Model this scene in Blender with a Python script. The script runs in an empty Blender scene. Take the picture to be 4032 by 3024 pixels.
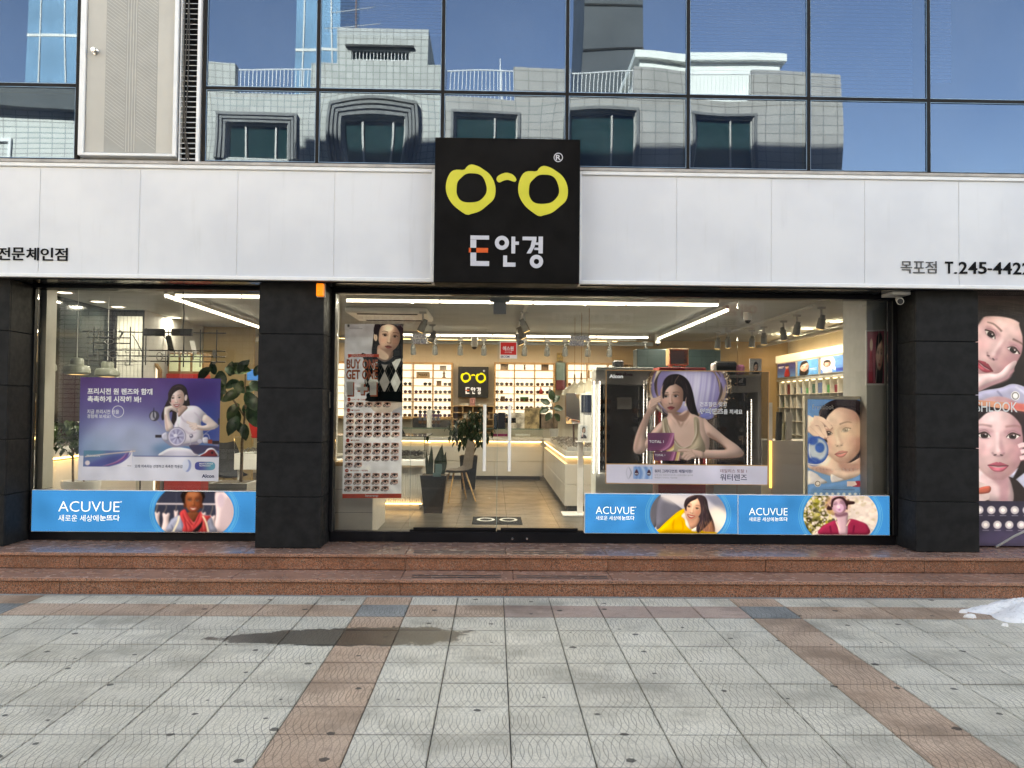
import bpy, bmesh, math, random
import numpy as np
from mathutils import Vector, Matrix
random.seed(7); RNG = np.random.RandomState(5)
SC = bpy.context.scene; COL = SC.collection
# ---------------------------------------------------------------- camera, world, sun, exposure
FPX, PITCH, YAW, ROLL, CAMH = 3294.9, .0275, .0211, .0096, 1.68
_cp, _sp, _cy, _sy, _cr, _sr = math.cos(PITCH), math.sin(PITCH), math.cos(YAW), math.sin(YAW), math.cos(ROLL), math.sin(ROLL)
FW = Vector((_sy*_cp, _cy*_cp, _sp)); _r0 = Vector((_cy, -_sy, 0)); _u0 = _r0.cross(FW)
RT = _cr*_r0 + _sr*_u0; UP = -_sr*_r0 + _cr*_u0
cam = bpy.data.cameras.new('camera'); cam_o = bpy.data.objects.new('camera', cam); COL.objects.link(cam_o)
cam.sensor_width = 36; cam.lens = 36*FPX/4032; cam.clip_start = .05; cam.clip_end = 2000
cam_o.matrix_world = Matrix((( RT.x, UP.x, -FW.x, 0), (RT.y, UP.y, -FW.y, 0), (RT.z, UP.z, -FW.z, CAMH), (0, 0, 0, 1)))
SC.camera = cam_o
SUN_EL, SUN_AZ = math.radians(31), math.radians(-24)      # azimuth from +Y (behind the shop), negative = towards the left
sdir = Vector((math.sin(SUN_AZ)*math.cos(SUN_EL), math.cos(SUN_AZ)*math.cos(SUN_EL), math.sin(SUN_EL)))
world = bpy.data.worlds.new('World'); SC.world = world; world.use_nodes = True
wn = world.node_tree.nodes; wl = world.node_tree.links
sky = wn.new('ShaderNodeTexSky'); sky.sky_type = 'NISHITA'; sky.sun_disc = False
sky.sun_elevation = SUN_EL; sky.sun_rotation = SUN_AZ; sky.air_density = 1.0; sky.dust_density = .5; sky.ozone_density = 1.6; sky.altitude = 600
wl.new(sky.outputs[0], wn['Background'].inputs['Color']); wn['Background'].inputs['Strength'].default_value = .085
sun = bpy.data.lights.new('sun', 'SUN'); sun.energy = 5.0; sun.angle = math.radians(.5); sun.color = (1, .95, .86)
sun_o = bpy.data.objects.new('sun', sun); COL.objects.link(sun_o); sun_o.rotation_euler = sdir.to_track_quat('Z', 'Y').to_euler(); sun_o.location = (0, 20, 30)
SC.view_settings.view_transform = 'Standard'; SC.view_settings.look = 'None'; SC.view_settings.gamma = 1
SC.view_settings.use_curve_mapping = False; SC.view_settings.exposure = 3.6
SC.view_settings.use_white_balance = True; SC.view_settings.white_balance_temperature = 11000; SC.view_settings.white_balance_tint = 17
GLOW, ALUM = .20, .105        # brightness of lit surfaces and of the shop's lamps
SC.render.engine = 'CYCLES'
cy = SC.cycles; cy.use_denoising = True; cy.max_bounces = 9; cy.diffuse_bounces = 4; cy.glossy_bounces = 4
cy.transparent_max_bounces = 16; cy.transmission_bounces = 3; cy.caustics_reflective = False; cy.caustics_refractive = False
cy.sample_clamp_indirect = 6

# ---------------------------------------------------------------- helpers
def A(px, py, Y):
    """photo pixel -> (x, z) of the point of the plane y = Y that is seen there (used to measure the place)"""
    d = FW + RT*((px-2016)/FPX) - UP*((py-1512)/FPX)
    t = Y/d.y
    return d.x*t, CAMH + d.z*t
def G(px, py, z=0.):
    d = FW + RT*((px-2016)/FPX) - UP*((py-1512)/FPX)
    t = (z-CAMH)/d.z
    return d.x*t, d.y*t
def R4(px0, py0, px1, py1, Y):
    """pixel rectangle -> x0, x1, z0, z1 on the plane y = Y"""
    ym, xm = (py0+py1)/2, (px0+px1)/2
    return A(px0, ym, Y)[0], A(px1, ym, Y)[0], A(xm, py1, Y)[1], A(xm, py0, Y)[1]

def wloc(o):
    v = Vector((0, 0, 0))
    while o is not None:
        v += o.location; o = o.parent
    return v
class MB:
    def __init__(s): s.v = []; s.f = []
    def add(s, vs, fs):
        b = len(s.v); s.v += [tuple(p) for p in vs]; s.f += [tuple(i+b for i in f) for f in fs]; return s
    def box(s, x0, x1, y0, y1, z0, z1):
        if x0 > x1: x0, x1 = x1, x0
        if y0 > y1: y0, y1 = y1, y0
        if z0 > z1: z0, z1 = z1, z0
        return s.add([(x0,y0,z0),(x1,y0,z0),(x1,y1,z0),(x0,y1,z0),(x0,y0,z1),(x1,y0,z1),(x1,y1,z1),(x0,y1,z1)],
                     [(0,3,2,1),(4,5,6,7),(0,1,5,4),(1,2,6,5),(2,3,7,6),(3,0,4,7)])
    def cbox(s, x0, x1, y0, y1, z0, z1, c=.004):
        """box with chamfered front (-y) and top edges"""
        if x0 > x1: x0, x1 = x1, x0
        b = bmesh.new(); bmesh.ops.create_cube(b, size=1)
        for v in b.verts: v.co = ((x0+x1)/2+v.co.x*(x1-x0), (y0+y1)/2+v.co.y*(y1-y0), (z0+z1)/2+v.co.z*(z1-z0))
        bmesh.ops.bevel(b, geom=b.edges[:], offset=min(c, .3*min(abs(x1-x0), abs(y1-y0), abs(z1-z0))), segments=1, affect='EDGES')
        b.verts.index_update()
        s.add([v.co[:] for v in b.verts], [[v.index for v in f.verts] for f in b.faces]); b.free(); return s
    def cyl(s, p0, p1, r0, r1=None, n=12, caps=True):
        return s.tube([p0, p1], [r0, r0 if r1 is None else r1], n, caps)
    def tube(s, pts, r, n=8, caps=True):
        pts = [Vector(p) for p in pts]; m = len(pts)
        rr = r if isinstance(r, (list, tuple)) else [r]*m
        rings = []; ref = None
        for i, p in enumerate(pts):
            t = (pts[min(i+1, m-1)]-pts[max(i-1, 0)]).normalized()
            if ref is None: ref = Vector((0, 0, 1)) if abs(t.z) < .9 else Vector((1, 0, 0))
            a = (ref - t*ref.dot(t)).normalized(); b = t.cross(a); ref = a
            rings.append([p + (a*math.cos(2*math.pi*k/n) + b*math.sin(2*math.pi*k/n))*rr[i] for k in range(n)])
        vs = [q for R in rings for q in R]; fs = []
        for i in range(m-1):
            for k in range(n): fs.append((i*n+k, i*n+(k+1) % n, (i+1)*n+(k+1) % n, (i+1)*n+k))
        if caps: fs += [tuple(range(n))[::-1], tuple(range((m-1)*n, m*n))]
        return s.add(vs, fs)
    def lathe(s, prof, c, n=24, axis='z'):
        vs = []; fs = []; m = len(prof)
        for (r, h) in prof:
            for k in range(n):
                a = 2*math.pi*k/n; x, y = r*math.cos(a), r*math.sin(a)
                vs.append((c[0]+x, c[1]+y, c[2]+h) if axis == 'z' else (c[0]+x, c[1]-h, c[2]+y))
        for i in range(m-1):
            for k in range(n): fs.append((i*n+k, i*n+(k+1) % n, (i+1)*n+(k+1) % n, (i+1)*n+k))
        return s.add(vs, fs)
    def ball(s, c, r, n=12, m=8):
        rx, ry, rz = r if isinstance(r, (list, tuple)) else (r, r, r)
        prof = [(math.sin(math.pi*i/m), -math.cos(math.pi*i/m)) for i in range(m+1)]
        vs = []; fs = []
        for (a, h) in prof:
            for k in range(n):
                t = 2*math.pi*k/n; vs.append((c[0]+rx*max(a, 1e-4)*math.cos(t), c[1]+ry*max(a, 1e-4)*math.sin(t), c[2]+rz*h))
        for i in range(m):
            for k in range(n): fs.append((i*n+k, i*n+(k+1) % n, (i+1)*n+(k+1) % n, (i+1)*n+k))
        return s.add(vs, fs)
    def prism(s, poly, y0, y1):
        """polygon in x,z (counter-clockwise seen from the front) extruded from y0 (front) to y1"""
        n = len(poly)
        vs = [(x, y0, z) for x, z in poly] + [(x, y1, z) for x, z in poly]
        return s.add(vs, [tuple(range(n)), tuple(range(n, 2*n))[::-1]] + [(i, i+n, (i+1) % n+n, (i+1) % n) for i in range(n)])
    def prism_z(s, poly, z0, z1):
        n = len(poly)
        vs = [(x, y, z0) for x, y in poly] + [(x, y, z1) for x, y in poly]
        return s.add(vs, [tuple(range(n))[::-1], tuple(range(n, 2*n))] + [(i, (i+1) % n, (i+1) % n+n, i+n) for i in range(n)])
    def loft(s, polys, close=True):
        n = len(polys[0]); vs = [p for P in polys for p in P]; fs = []
        for i in range(len(polys)-1):
            for k in range(n): fs.append((i*n+k, i*n+(k+1) % n, (i+1)*n+(k+1) % n, (i+1)*n+k))
        fs += [tuple(range(n))[::-1], tuple(range((len(polys)-1)*n, len(polys)*n))]
        return s.add(vs, fs)
    def ribbon(s, outer, inner, y0, y1):
        """closed ring between two outlines with the same number of points"""
        n = len(outer); vs = [(x, y0, z) for x, z in outer]+[(x, y0, z) for x, z in inner]+[(x, y1, z) for x, z in outer]+[(x, y1, z) for x, z in inner]
        fs = []
        for i in range(n):
            j = (i+1) % n
            fs += [(i, j, n+j, n+i), (2*n+i, 3*n+i, 3*n+j, 2*n+j), (i, 2*n+i, 2*n+j, j), (n+i, n+j, 3*n+j, 3*n+i)]
        return s.add(vs, fs)
    def mesh(s, name, off=None):
        me = bpy.data.meshes.new(name); vs = s.v
        if off is not None: vs = [(x-off.x, y-off.y, z-off.z) for x, y, z in vs]
        me.from_pydata(vs, [], s.f); me.validate()
        b = bmesh.new(); b.from_mesh(me); bmesh.ops.recalc_face_normals(b, faces=b.faces); b.to_mesh(me); b.free()
        return me
    def build(s, name, m, parent=None, smooth=False):
        me = s.mesh(name, wloc(parent) if parent is not None else None)
        o = bpy.data.objects.new(name, me); COL.objects.link(o)
        if m is not None: me.materials.append(m)
        if parent is not None: o.parent = parent
        if smooth:
            me.polygons.foreach_set('use_smooth', [True]*len(me.polygons))
            me.set_sharp_from_angle(angle=math.radians(38))
        return o
def tag(o, label=None, cat=None, group=None, kind=None):
    if label: o['label'] = label
    if cat: o['category'] = cat
    if group: o['group'] = group
    if kind: o['kind'] = kind
    return o
def thing(name, label, cat, loc=(0, 0, 0), group=None, kind=None):
    o = bpy.data.objects.new(name, None); COL.objects.link(o); o.location = loc; o.empty_display_size = .1
    return tag(o, label, cat, group, kind)
def sub(name, parent):
    """an Empty that gathers the pieces of one part"""
    o = bpy.data.objects.new(name, None); COL.objects.link(o); o.parent = parent; o.empty_display_size = .05; return o
def copy_tree(o, dx, label=None):
    """copy of a thing with copies of its parts and their sub-parts, moved by dx"""
    def rec(a, par):
        c = a.copy(); COL.objects.link(c)
        if par is not None: c.parent = par
        for ch in [k for k in KIDS.get(a.name, [])]: rec(ch, c)
        return c
    KIDS = {}
    for k in COL.objects:
        if k.parent is not None: KIDS.setdefault(k.parent.name, []).append(k)
    c = rec(o, None); c.location = Vector(o.location) + Vector(dx)
    if label: c['label'] = label
    return c

# ---------------------------------------------------------------- materials
def nt(name):
    m = bpy.data.materials.new(name); m.use_nodes = True
    n = m.node_tree.nodes; return m, n, m.node_tree.links, n['Principled BSDF']
def math_n(n, l, op, a, b=None, clamp=False):
    k = n.new('ShaderNodeMath'); k.operation = op; k.use_clamp = clamp
    for i, q in enumerate((a, b)):
        if q is None: continue
        if isinstance(q, (int, float)): k.inputs[i].default_value = q
        else: l.new(q, k.inputs[i])
    return k.outputs[0]
def mixc(n, l, fac, a, b, mode='MIX'):
    k = n.new('ShaderNodeMix'); k.data_type = 'RGBA'; k.blend_type = mode
    for i, q in ((0, fac), (6, a), (7, b)):
        if isinstance(q, (int, float)): k.inputs[i].default_value = q
        elif isinstance(q, tuple): k.inputs[i].default_value = (*q[:3], 1)
        else: l.new(q, k.inputs[i])
    return k.outputs[2]
def maprange(n, l, v, a, b, c=0., d=1., smooth=True):
    k = n.new('ShaderNodeMapRange'); k.interpolation_type = 'SMOOTHSTEP' if smooth else 'LINEAR'
    l.new(v, k.inputs[0])
    for i, q in enumerate((a, b, c, d)): k.inputs[i+1].default_value = q
    return k.outputs[0]
def noise(n, l, vec, scale, detail=4, rough=.55):
    k = n.new('ShaderNodeTexNoise'); k.inputs['Scale'].default_value = scale; k.inputs['Detail'].default_value = detail; k.inputs['Roughness'].default_value = rough
    if vec is not None: l.new(vec, k.inputs['Vector'])
    return k.outputs['Fac']
def posn(n): return n.new('ShaderNodeNewGeometry').outputs['Position']
def lin(c):
    """0-255 sRGB -> linear"""
    return tuple(((x/255)/12.92 if x/255 <= .04045 else ((x/255+.055)/1.055)**2.4) for x in c)
def mat(name, col, rough=.5, metal=0., var=.12, nscale=6., bump=0., bscale=60., spec=.5, emit=0., ecol=None, stretch=None):
    m, n, l, p = nt(name)
    p.inputs['Roughness'].default_value = rough; p.inputs['Metallic'].default_value = metal; p.inputs['Specular IOR Level'].default_value = spec
    vec = posn(n)
    if stretch:
        mp = n.new('ShaderNodeMapping'); mp.inputs['Scale'].default_value = stretch; l.new(vec, mp.inputs[0]); vec = mp.outputs[0]
    f = noise(n, l, vec, nscale, 5)
    lo = tuple(c*(1-var) for c in col); hi = tuple(min(1, c*(1+var)) for c in col)
    c = mixc(n, l, maprange(n, l, f, .3, .7), lo, hi)
    l.new(c, p.inputs['Base Color'])
    if rough > .12: l.new(maprange(n, l, noise(n, l, vec, nscale*2.3, 3), .3, .7, rough*.85, min(1, rough*1.12)), p.inputs['Roughness'])
    if bump:
        b = n.new('ShaderNodeBump'); b.inputs['Strength'].default_value = bump; b.inputs['Distance'].default_value = .004
        l.new(noise(n, l, vec, bscale, 4), b.inputs['Height']); l.new(b.outputs[0], p.inputs['Normal'])
    if emit:
        p.inputs['Emission Color'].default_value = (*(ecol or col), 1); p.inputs['Emission Strength'].default_value = emit
    return m
def glass(name, tint=(.93, .97, .95), refl=(1, 1, 1), ior=1.45, extra=0., rough=0.):
    m, n, l, p = nt(name); n.remove(p)
    fr = n.new('ShaderNodeFresnel'); fr.inputs['IOR'].default_value = ior
    t = n.new('ShaderNodeBsdfTransparent'); t.inputs[0].default_value = (*tint, 1)
    g = n.new('ShaderNodeBsdfGlossy'); g.inputs['Roughness'].default_value = rough; g.inputs[0].default_value = (*refl, 1)
    mx = n.new('ShaderNodeMixShader')
    l.new(math_n(n, l, 'ADD', fr.outputs[0], extra, True), mx.inputs[0]); l.new(t.outputs[0], mx.inputs[1]); l.new(g.outputs[0], mx.inputs[2])
    l.new(mx.outputs[0], n['Material Output'].inputs[0]); return m
def emit(name, col, s):
    m, n, l, p = nt(name)
    p.inputs['Base Color'].default_value = (*[c*.5 for c in col], 1); p.inputs['Emission Color'].default_value = (*col, 1); p.inputs['Emission Strength'].default_value = s*GLOW
    return m
M = {}
M['black_metal'] = mat('black painted metal', (.006, .006, .008), .42, var=.25, spec=.25)
M['black_stone'] = mat('black stone cladding', (.015, .015, .016), .55, var=.25, nscale=9, bump=.05, bscale=300, spec=.12)
M['joint'] = mat('dark joint', (.006, .006, .006), .8)
M['white_metal'] = mat('white painted metal', (.78, .78, .78), .35, var=.04)
M['grey_metal'] = mat('grey painted metal', (.42, .41, .39), .4, var=.06)
M['beige_metal'] = mat('beige painted steel', (.50, .47, .42), .45, var=.06, nscale=2)
M['steel'] = mat('brushed steel', (.62, .61, .60), .28, 1., var=.08, nscale=40)
M['satin'] = mat('satin steel tube', (.85, .83, .80), .4, .2, var=.05, nscale=3)
M['chrome'] = mat('chrome', (.75, .75, .76), .12, 1., var=.03)
M['dark_metal'] = mat('dark bronze mullion', (.010, .009, .009), .5, var=.2, spec=.15)
M['white_plastic'] = mat('white plastic', (.72, .72, .70), .4, var=.05)
M['grey_plastic'] = mat('grey plastic', (.35, .35, .34), .5, var=.08)
M['black_plastic'] = mat('black plastic', (.014, .014, .015), .35, var=.2)
M['wood'] = mat('light oak', (.46, .29, .14), .45, var=.22, nscale=5, stretch=(1, 1, 9))
M['wood_dark'] = mat('brown oak', (.27, .15, .065), .45, var=.22, nscale=5, stretch=(1, 1, 9))
M['counter'] = mat('cream laminate', (.54, .53, .49), .35, var=.05, nscale=1.5)
M['wall_beige'] = mat('beige plaster', (.54, .50, .41), .7, var=.06, nscale=1.2, bump=.05)
M['wall_ochre'] = mat('ochre plaster', (.40, .29, .15), .7, var=.08, nscale=1.2)
M['ceiling'] = mat('grey painted ceiling', (.42, .44, .44), .8, var=.08, nscale=1)
M['wall_grey'] = mat('pale grey plaster', (.48, .48, .46), .7, var=.05)
M['glass'] = glass('shop window glass', tint=(.985, .99, .98), ior=1.55)
M['glass_edge'] = mat('green polished glass edge', (.34, .42, .38), .25, var=.1)
M['case_glass'] = glass('display case glass', tint=(.95, .97, .96), ior=1.3)
M['red'] = mat('red laminate', (.42, .02, .02), .35, var=.08)
M['teal'] = mat('dark teal panel', (.02, .05, .05), .4, var=.15)
M['soil'] = mat('soil', (.05, .035, .02), .9, var=.4, nscale=60, bump=.6)
M['bark'] = mat('bark', (.16, .11, .07), .8, var=.3, nscale=30, bump=.4)
M['fabric'] = mat('taupe fabric', (.20, .165, .135), .8, var=.1, nscale=40)
M['ink_black'] = mat('black ink', (.006, .006, .007), .6, spec=.08)
M['ink_white'] = mat('white ink', (.80, .80, .80), .5, var=.02)
M['ink_navy'] = mat('navy ink', (.016, .020, .085), .5)
M['ink_grey'] = mat('grey ink', (.30, .30, .32), .5)
M['ink_orange'] = mat('orange ink', (.52, .10, .035), .5)
M['ink_silver'] = mat('silver letter face', (.55, .55, .60), .35, var=.03)
M['paper'] = mat('white paper', (.75, .74, .72), .6, var=.03)
# ---------------------------------------------------------------- painter for printed pictures (posters, prints)
def srgb(c): return np.array(c, float)/255.
def smooth_pts(pts, closed=True, k=6):
    P = np.array(pts, float); n = len(P); out = []
    for i in range(n if closed else n-1):
        p0, p1, p2, p3 = (P[(i+j-1) % n] if closed else P[min(max(i+j-1, 0), n-1)] for j in range(4))
        for t in np.arange(k)/k:
            out.append(.5*((2*p1)+(-p0+p2)*t+(2*p0-5*p1+4*p2-p3)*t*t+(-p0+3*p1-3*p2+p3)*t**3))
    if not closed: out.append(P[-1])
    return np.array(out)
def box_blur(a, r):
    r = int(r)
    if r < 1: return a
    for ax in (0, 1):
        pad = [(0, 0), (0, 0)]; pad[ax] = (r+1, r)
        c = np.cumsum(np.pad(a, pad, mode='constant'), axis=ax); n = a.shape[ax]
        a = (np.take(c, np.arange(2*r+1, 2*r+1+n), axis=ax)-np.take(c, np.arange(0, n), axis=ax))/(2*r+1)
    return a
HAIR = {(44, 30, 34), (36, 32, 34), (34, 26, 28), (36, 28, 34), (40, 34, 36), (52, 44, 54), (58, 38, 44), (34, 28, 30), (52, 38, 42), (40, 30, 32)}
class Cv:
    """canvas over the rectangle u0..u1 x v0..v1 (any units), W pixels wide"""
    def __init__(s, u0, v0, u1, v1, W, bg=(255, 255, 255)):
        s.u0, s.v0 = u0, v0; s.k = W/(u1-u0); s.W = W; s.H = int(round((v1-v0)*s.k)); s.u1, s.v1 = u1, v1
        s.im = np.ones((s.H, s.W, 4)); s.im[..., :3] = srgb(bg)
    def sub(s, pts, soft=0.):
        """coverage inside the shape's own bounding box: (mask, r0, r1, c0, c1)"""
        P = (np.array(pts, float)-(s.u0, s.v0))*s.k; SS = 3; g = soft*s.k/2; br = max(1, round(g*.6)) if soft else 0; pad = 3*br+2
        c0, r0 = np.floor(P.min(0)).astype(int)-pad; c1, r1 = np.ceil(P.max(0)).astype(int)+pad
        c0, r0, c1, r1 = max(c0, 0), max(r0, 0), min(c1, s.W), min(r1, s.H)
        if c0 >= c1 or r0 >= r1: return None
        w, h = c1-c0, r1-r0; P = P-(c0, r0)
        acc = np.zeros((h*SS, w+2)); Q = np.roll(P, -1, 0)
        for (x0, y0), (x1, y1) in zip(P, Q):
            y0 *= SS; y1 *= SS; sg = 1.
            if y0 == y1: continue
            if y0 > y1: x0, y0, x1, y1 = x1, y1, x0, y0; sg = -1.
            a, b = max(0, math.ceil(y0-.5)), min(h*SS, math.ceil(y1-.5))
            if a >= b: continue
            r = np.arange(a, b); x = np.clip(x0+(r+.5-y0)*(x1-x0)/(y1-y0), 0, w); i = x.astype(int); f = x-i
            acc[r, i] += sg*(1-f); acc[r, i+1] += sg*f
        m = np.clip(np.abs(np.cumsum(acc, 1)[:, :w]), 0, 1).reshape(h, SS, w).mean(1)
        for _ in range(3 if soft else 0): m = box_blur(m, br)
        return m, r0, r1, c0, c1
    def mask(s, pts, soft=0.):
        z = np.zeros((s.H, s.W)); q = s.sub(pts, soft)
        if q: z[q[1]:q[2], q[3]:q[4]] = q[0]
        return z
    def put(s, m, col, a=1., clip=None, alpha=None):
        m = m*a
        if clip is not None: m = m*clip
        s.im[..., :3] += (srgb(col)-s.im[..., :3])*m[..., None]
        if alpha is not None: s.im[..., 3] += (alpha-s.im[..., 3])*m
        return m
    def _do(s, pts, col, soft, a, clip, alpha, rnd=False):
        z = np.zeros((s.H, s.W)); q = s.sub(pts, soft)
        if q is None: return z
        m, r0, r1, c0, c1 = q; z[r0:r1, c0:c1] = m; m = m*a
        if clip is not None: m = m*clip[r0:r1, c0:c1]
        v = s.im[r0:r1, c0:c1]; v[..., :3] += (srgb(col)-v[..., :3])*m[..., None]
        if alpha is not None: v[..., 3] += (alpha-v[..., 3])*m
        if rnd and soft >= 3 and a == 1 and min(m.shape) > 12:      # rounded form: light from the upper left
            r = max(2, int(min(m.shape)*.10)); e = box_blur(box_blur(np.pad(q[0], 2*r), r), r)
            o = max(1, int(r*.8)); dk = e[2*r+o:e.shape[0]-2*r+o, 2*r+o:e.shape[1]-2*r+o]; lt = e[2*r-o:e.shape[0]-2*r-o, 2*r-o:e.shape[1]-2*r-o]
            v[..., :3] *= 1+(np.clip(dk-lt, -.5, .5)*.40-(1-np.clip(e[2*r:-2*r, 2*r:-2*r], .4, 1))*.30)[..., None]*m[..., None]
            np.clip(v[..., :3], 0, 1, out=v[..., :3])
        if rnd and tuple(col) in HAIR and m.size > 300:
            h_, w_ = m.shape; n = int(min(70, 8+m.size/500)); cl = z if clip is None else z*clip
            for _ in range(n):
                x = s.u0+(c0+random.random()*w_)/s.k; y = s.v0+(r0+random.random()*h_)/s.k; L = h_/s.k*random.uniform(.15, .4); dx = random.uniform(-.25, .25)*L
                s.line([(x, y), (x+dx*.3, y+L*.5), (x+dx, y+L)], random.uniform(1.2, 3)/s.k, tuple(min(255, k_+random.choice((26, 44, 60))) for k_ in col), 0, random.uniform(.15, .4), cl, taper=True)
        return z
    def poly(s, pts, col, soft=0., a=1., clip=None, smooth=True, alpha=None):
        return s._do(smooth_pts(pts) if smooth else pts, col, soft, a, clip, alpha, smooth)
    def ell(s, cx, cy, rx, ry, col, rot=0., soft=0., a=1., clip=None, alpha=None):
        t = np.linspace(0, 2*math.pi, 40, endpoint=False); x, y = rx*np.cos(t), ry*np.sin(t); c, q = math.cos(rot), math.sin(rot)
        return s._do(np.stack([cx+x*c-y*q, cy+x*q+y*c], 1), col, soft, a, clip, alpha)
    def rect(s, x0, y0, x1, y1, col, soft=0., a=1., clip=None, alpha=None):
        return s.poly([(x0, y0), (x1, y0), (x1, y1), (x0, y1)], col, soft, a, clip, False, alpha)
    def line(s, pts, w, col, soft=0., a=1., clip=None, smooth=True, taper=False, alpha=None):
        P = smooth_pts(pts, False) if smooth and len(pts) > 2 else np.array(pts, float); n = len(P)
        T = np.gradient(P, axis=0); N = np.stack([-T[:, 1], T[:, 0]], 1); N /= np.linalg.norm(N, axis=1)[:, None]+1e-9
        ww = np.full(n, w/2.)
        if taper: ww = w/2.*np.sin(np.linspace(.12, math.pi-.12, n)) if taper is True else w/2.*np.linspace(*taper, n)
        return s._do(np.concatenate([P+N*ww[:, None], (P-N*ww[:, None])[::-1]]), col, soft, a, clip, alpha)
    def grad(s, c0, c1, vertical=True, clip=None, a=1., t0=0., t1=1.):
        t = np.linspace(0, 1, s.H if vertical else s.W); t = np.clip((t-t0)/(t1-t0), 0, 1)
        g = srgb(c0)+(srgb(c1)-srgb(c0))*t[:, None]
        g = np.broadcast_to(g[:, None, :] if vertical else g[None], (s.H, s.W, 3))
        m = np.full((s.H, s.W), a) if clip is None else clip*a
        s.im[..., :3] += (g-s.im[..., :3])*m[..., None]
    def strands(s, m, col, n, box, rot, w, ln, a=.25):
        """fine hair strands inside mask m"""
        for _ in range(n):
            x = random.uniform(box[0], box[2]); y = random.uniform(box[1], box[3]); r = rot(x, y) + random.uniform(-.08, .08); q = ln*random.uniform(.5, 1)
            s.line([(x, y), (x+math.cos(r)*q/2, y+math.sin(r)*q/2+q*.02), (x+math.cos(r)*q, y+math.sin(r)*q)], w, col, 0, a, m, taper=True)
    def speckle(s, amt):
        g = box_blur(RNG.rand(s.H, s.W)-.5, 1); s.im[..., :3] = np.clip(s.im[..., :3]+g[..., None]*amt, 0, 1)
    def image(s, name):
        for c in range(3):                        # soft photographic print: slight blur, uneven exposure, grain
            s.im[..., c] = .45*s.im[..., c]+.55*box_blur(np.pad(s.im[..., c], 2, mode='edge'), 1)[2:-2, 2:-2]
        g = box_blur(box_blur(RNG.rand(s.H, s.W)-.5, s.W//22), s.W//30); g /= np.abs(g).max()+1e-9
        s.im[..., :3] = np.clip(s.im[..., :3]*(1+.09*g[..., None])+(RNG.rand(s.H, s.W, 1)-.5)*.02, 0, 1)
        im = bpy.data.images.new(name, s.W, s.H, alpha=True); im.alpha_mode = 'CHANNEL_PACKED'
        im.pixels.foreach_set(np.clip(s.im[::-1], 0, 1).astype(np.float32).ravel()); im.update(); im.pack(); return im

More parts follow.
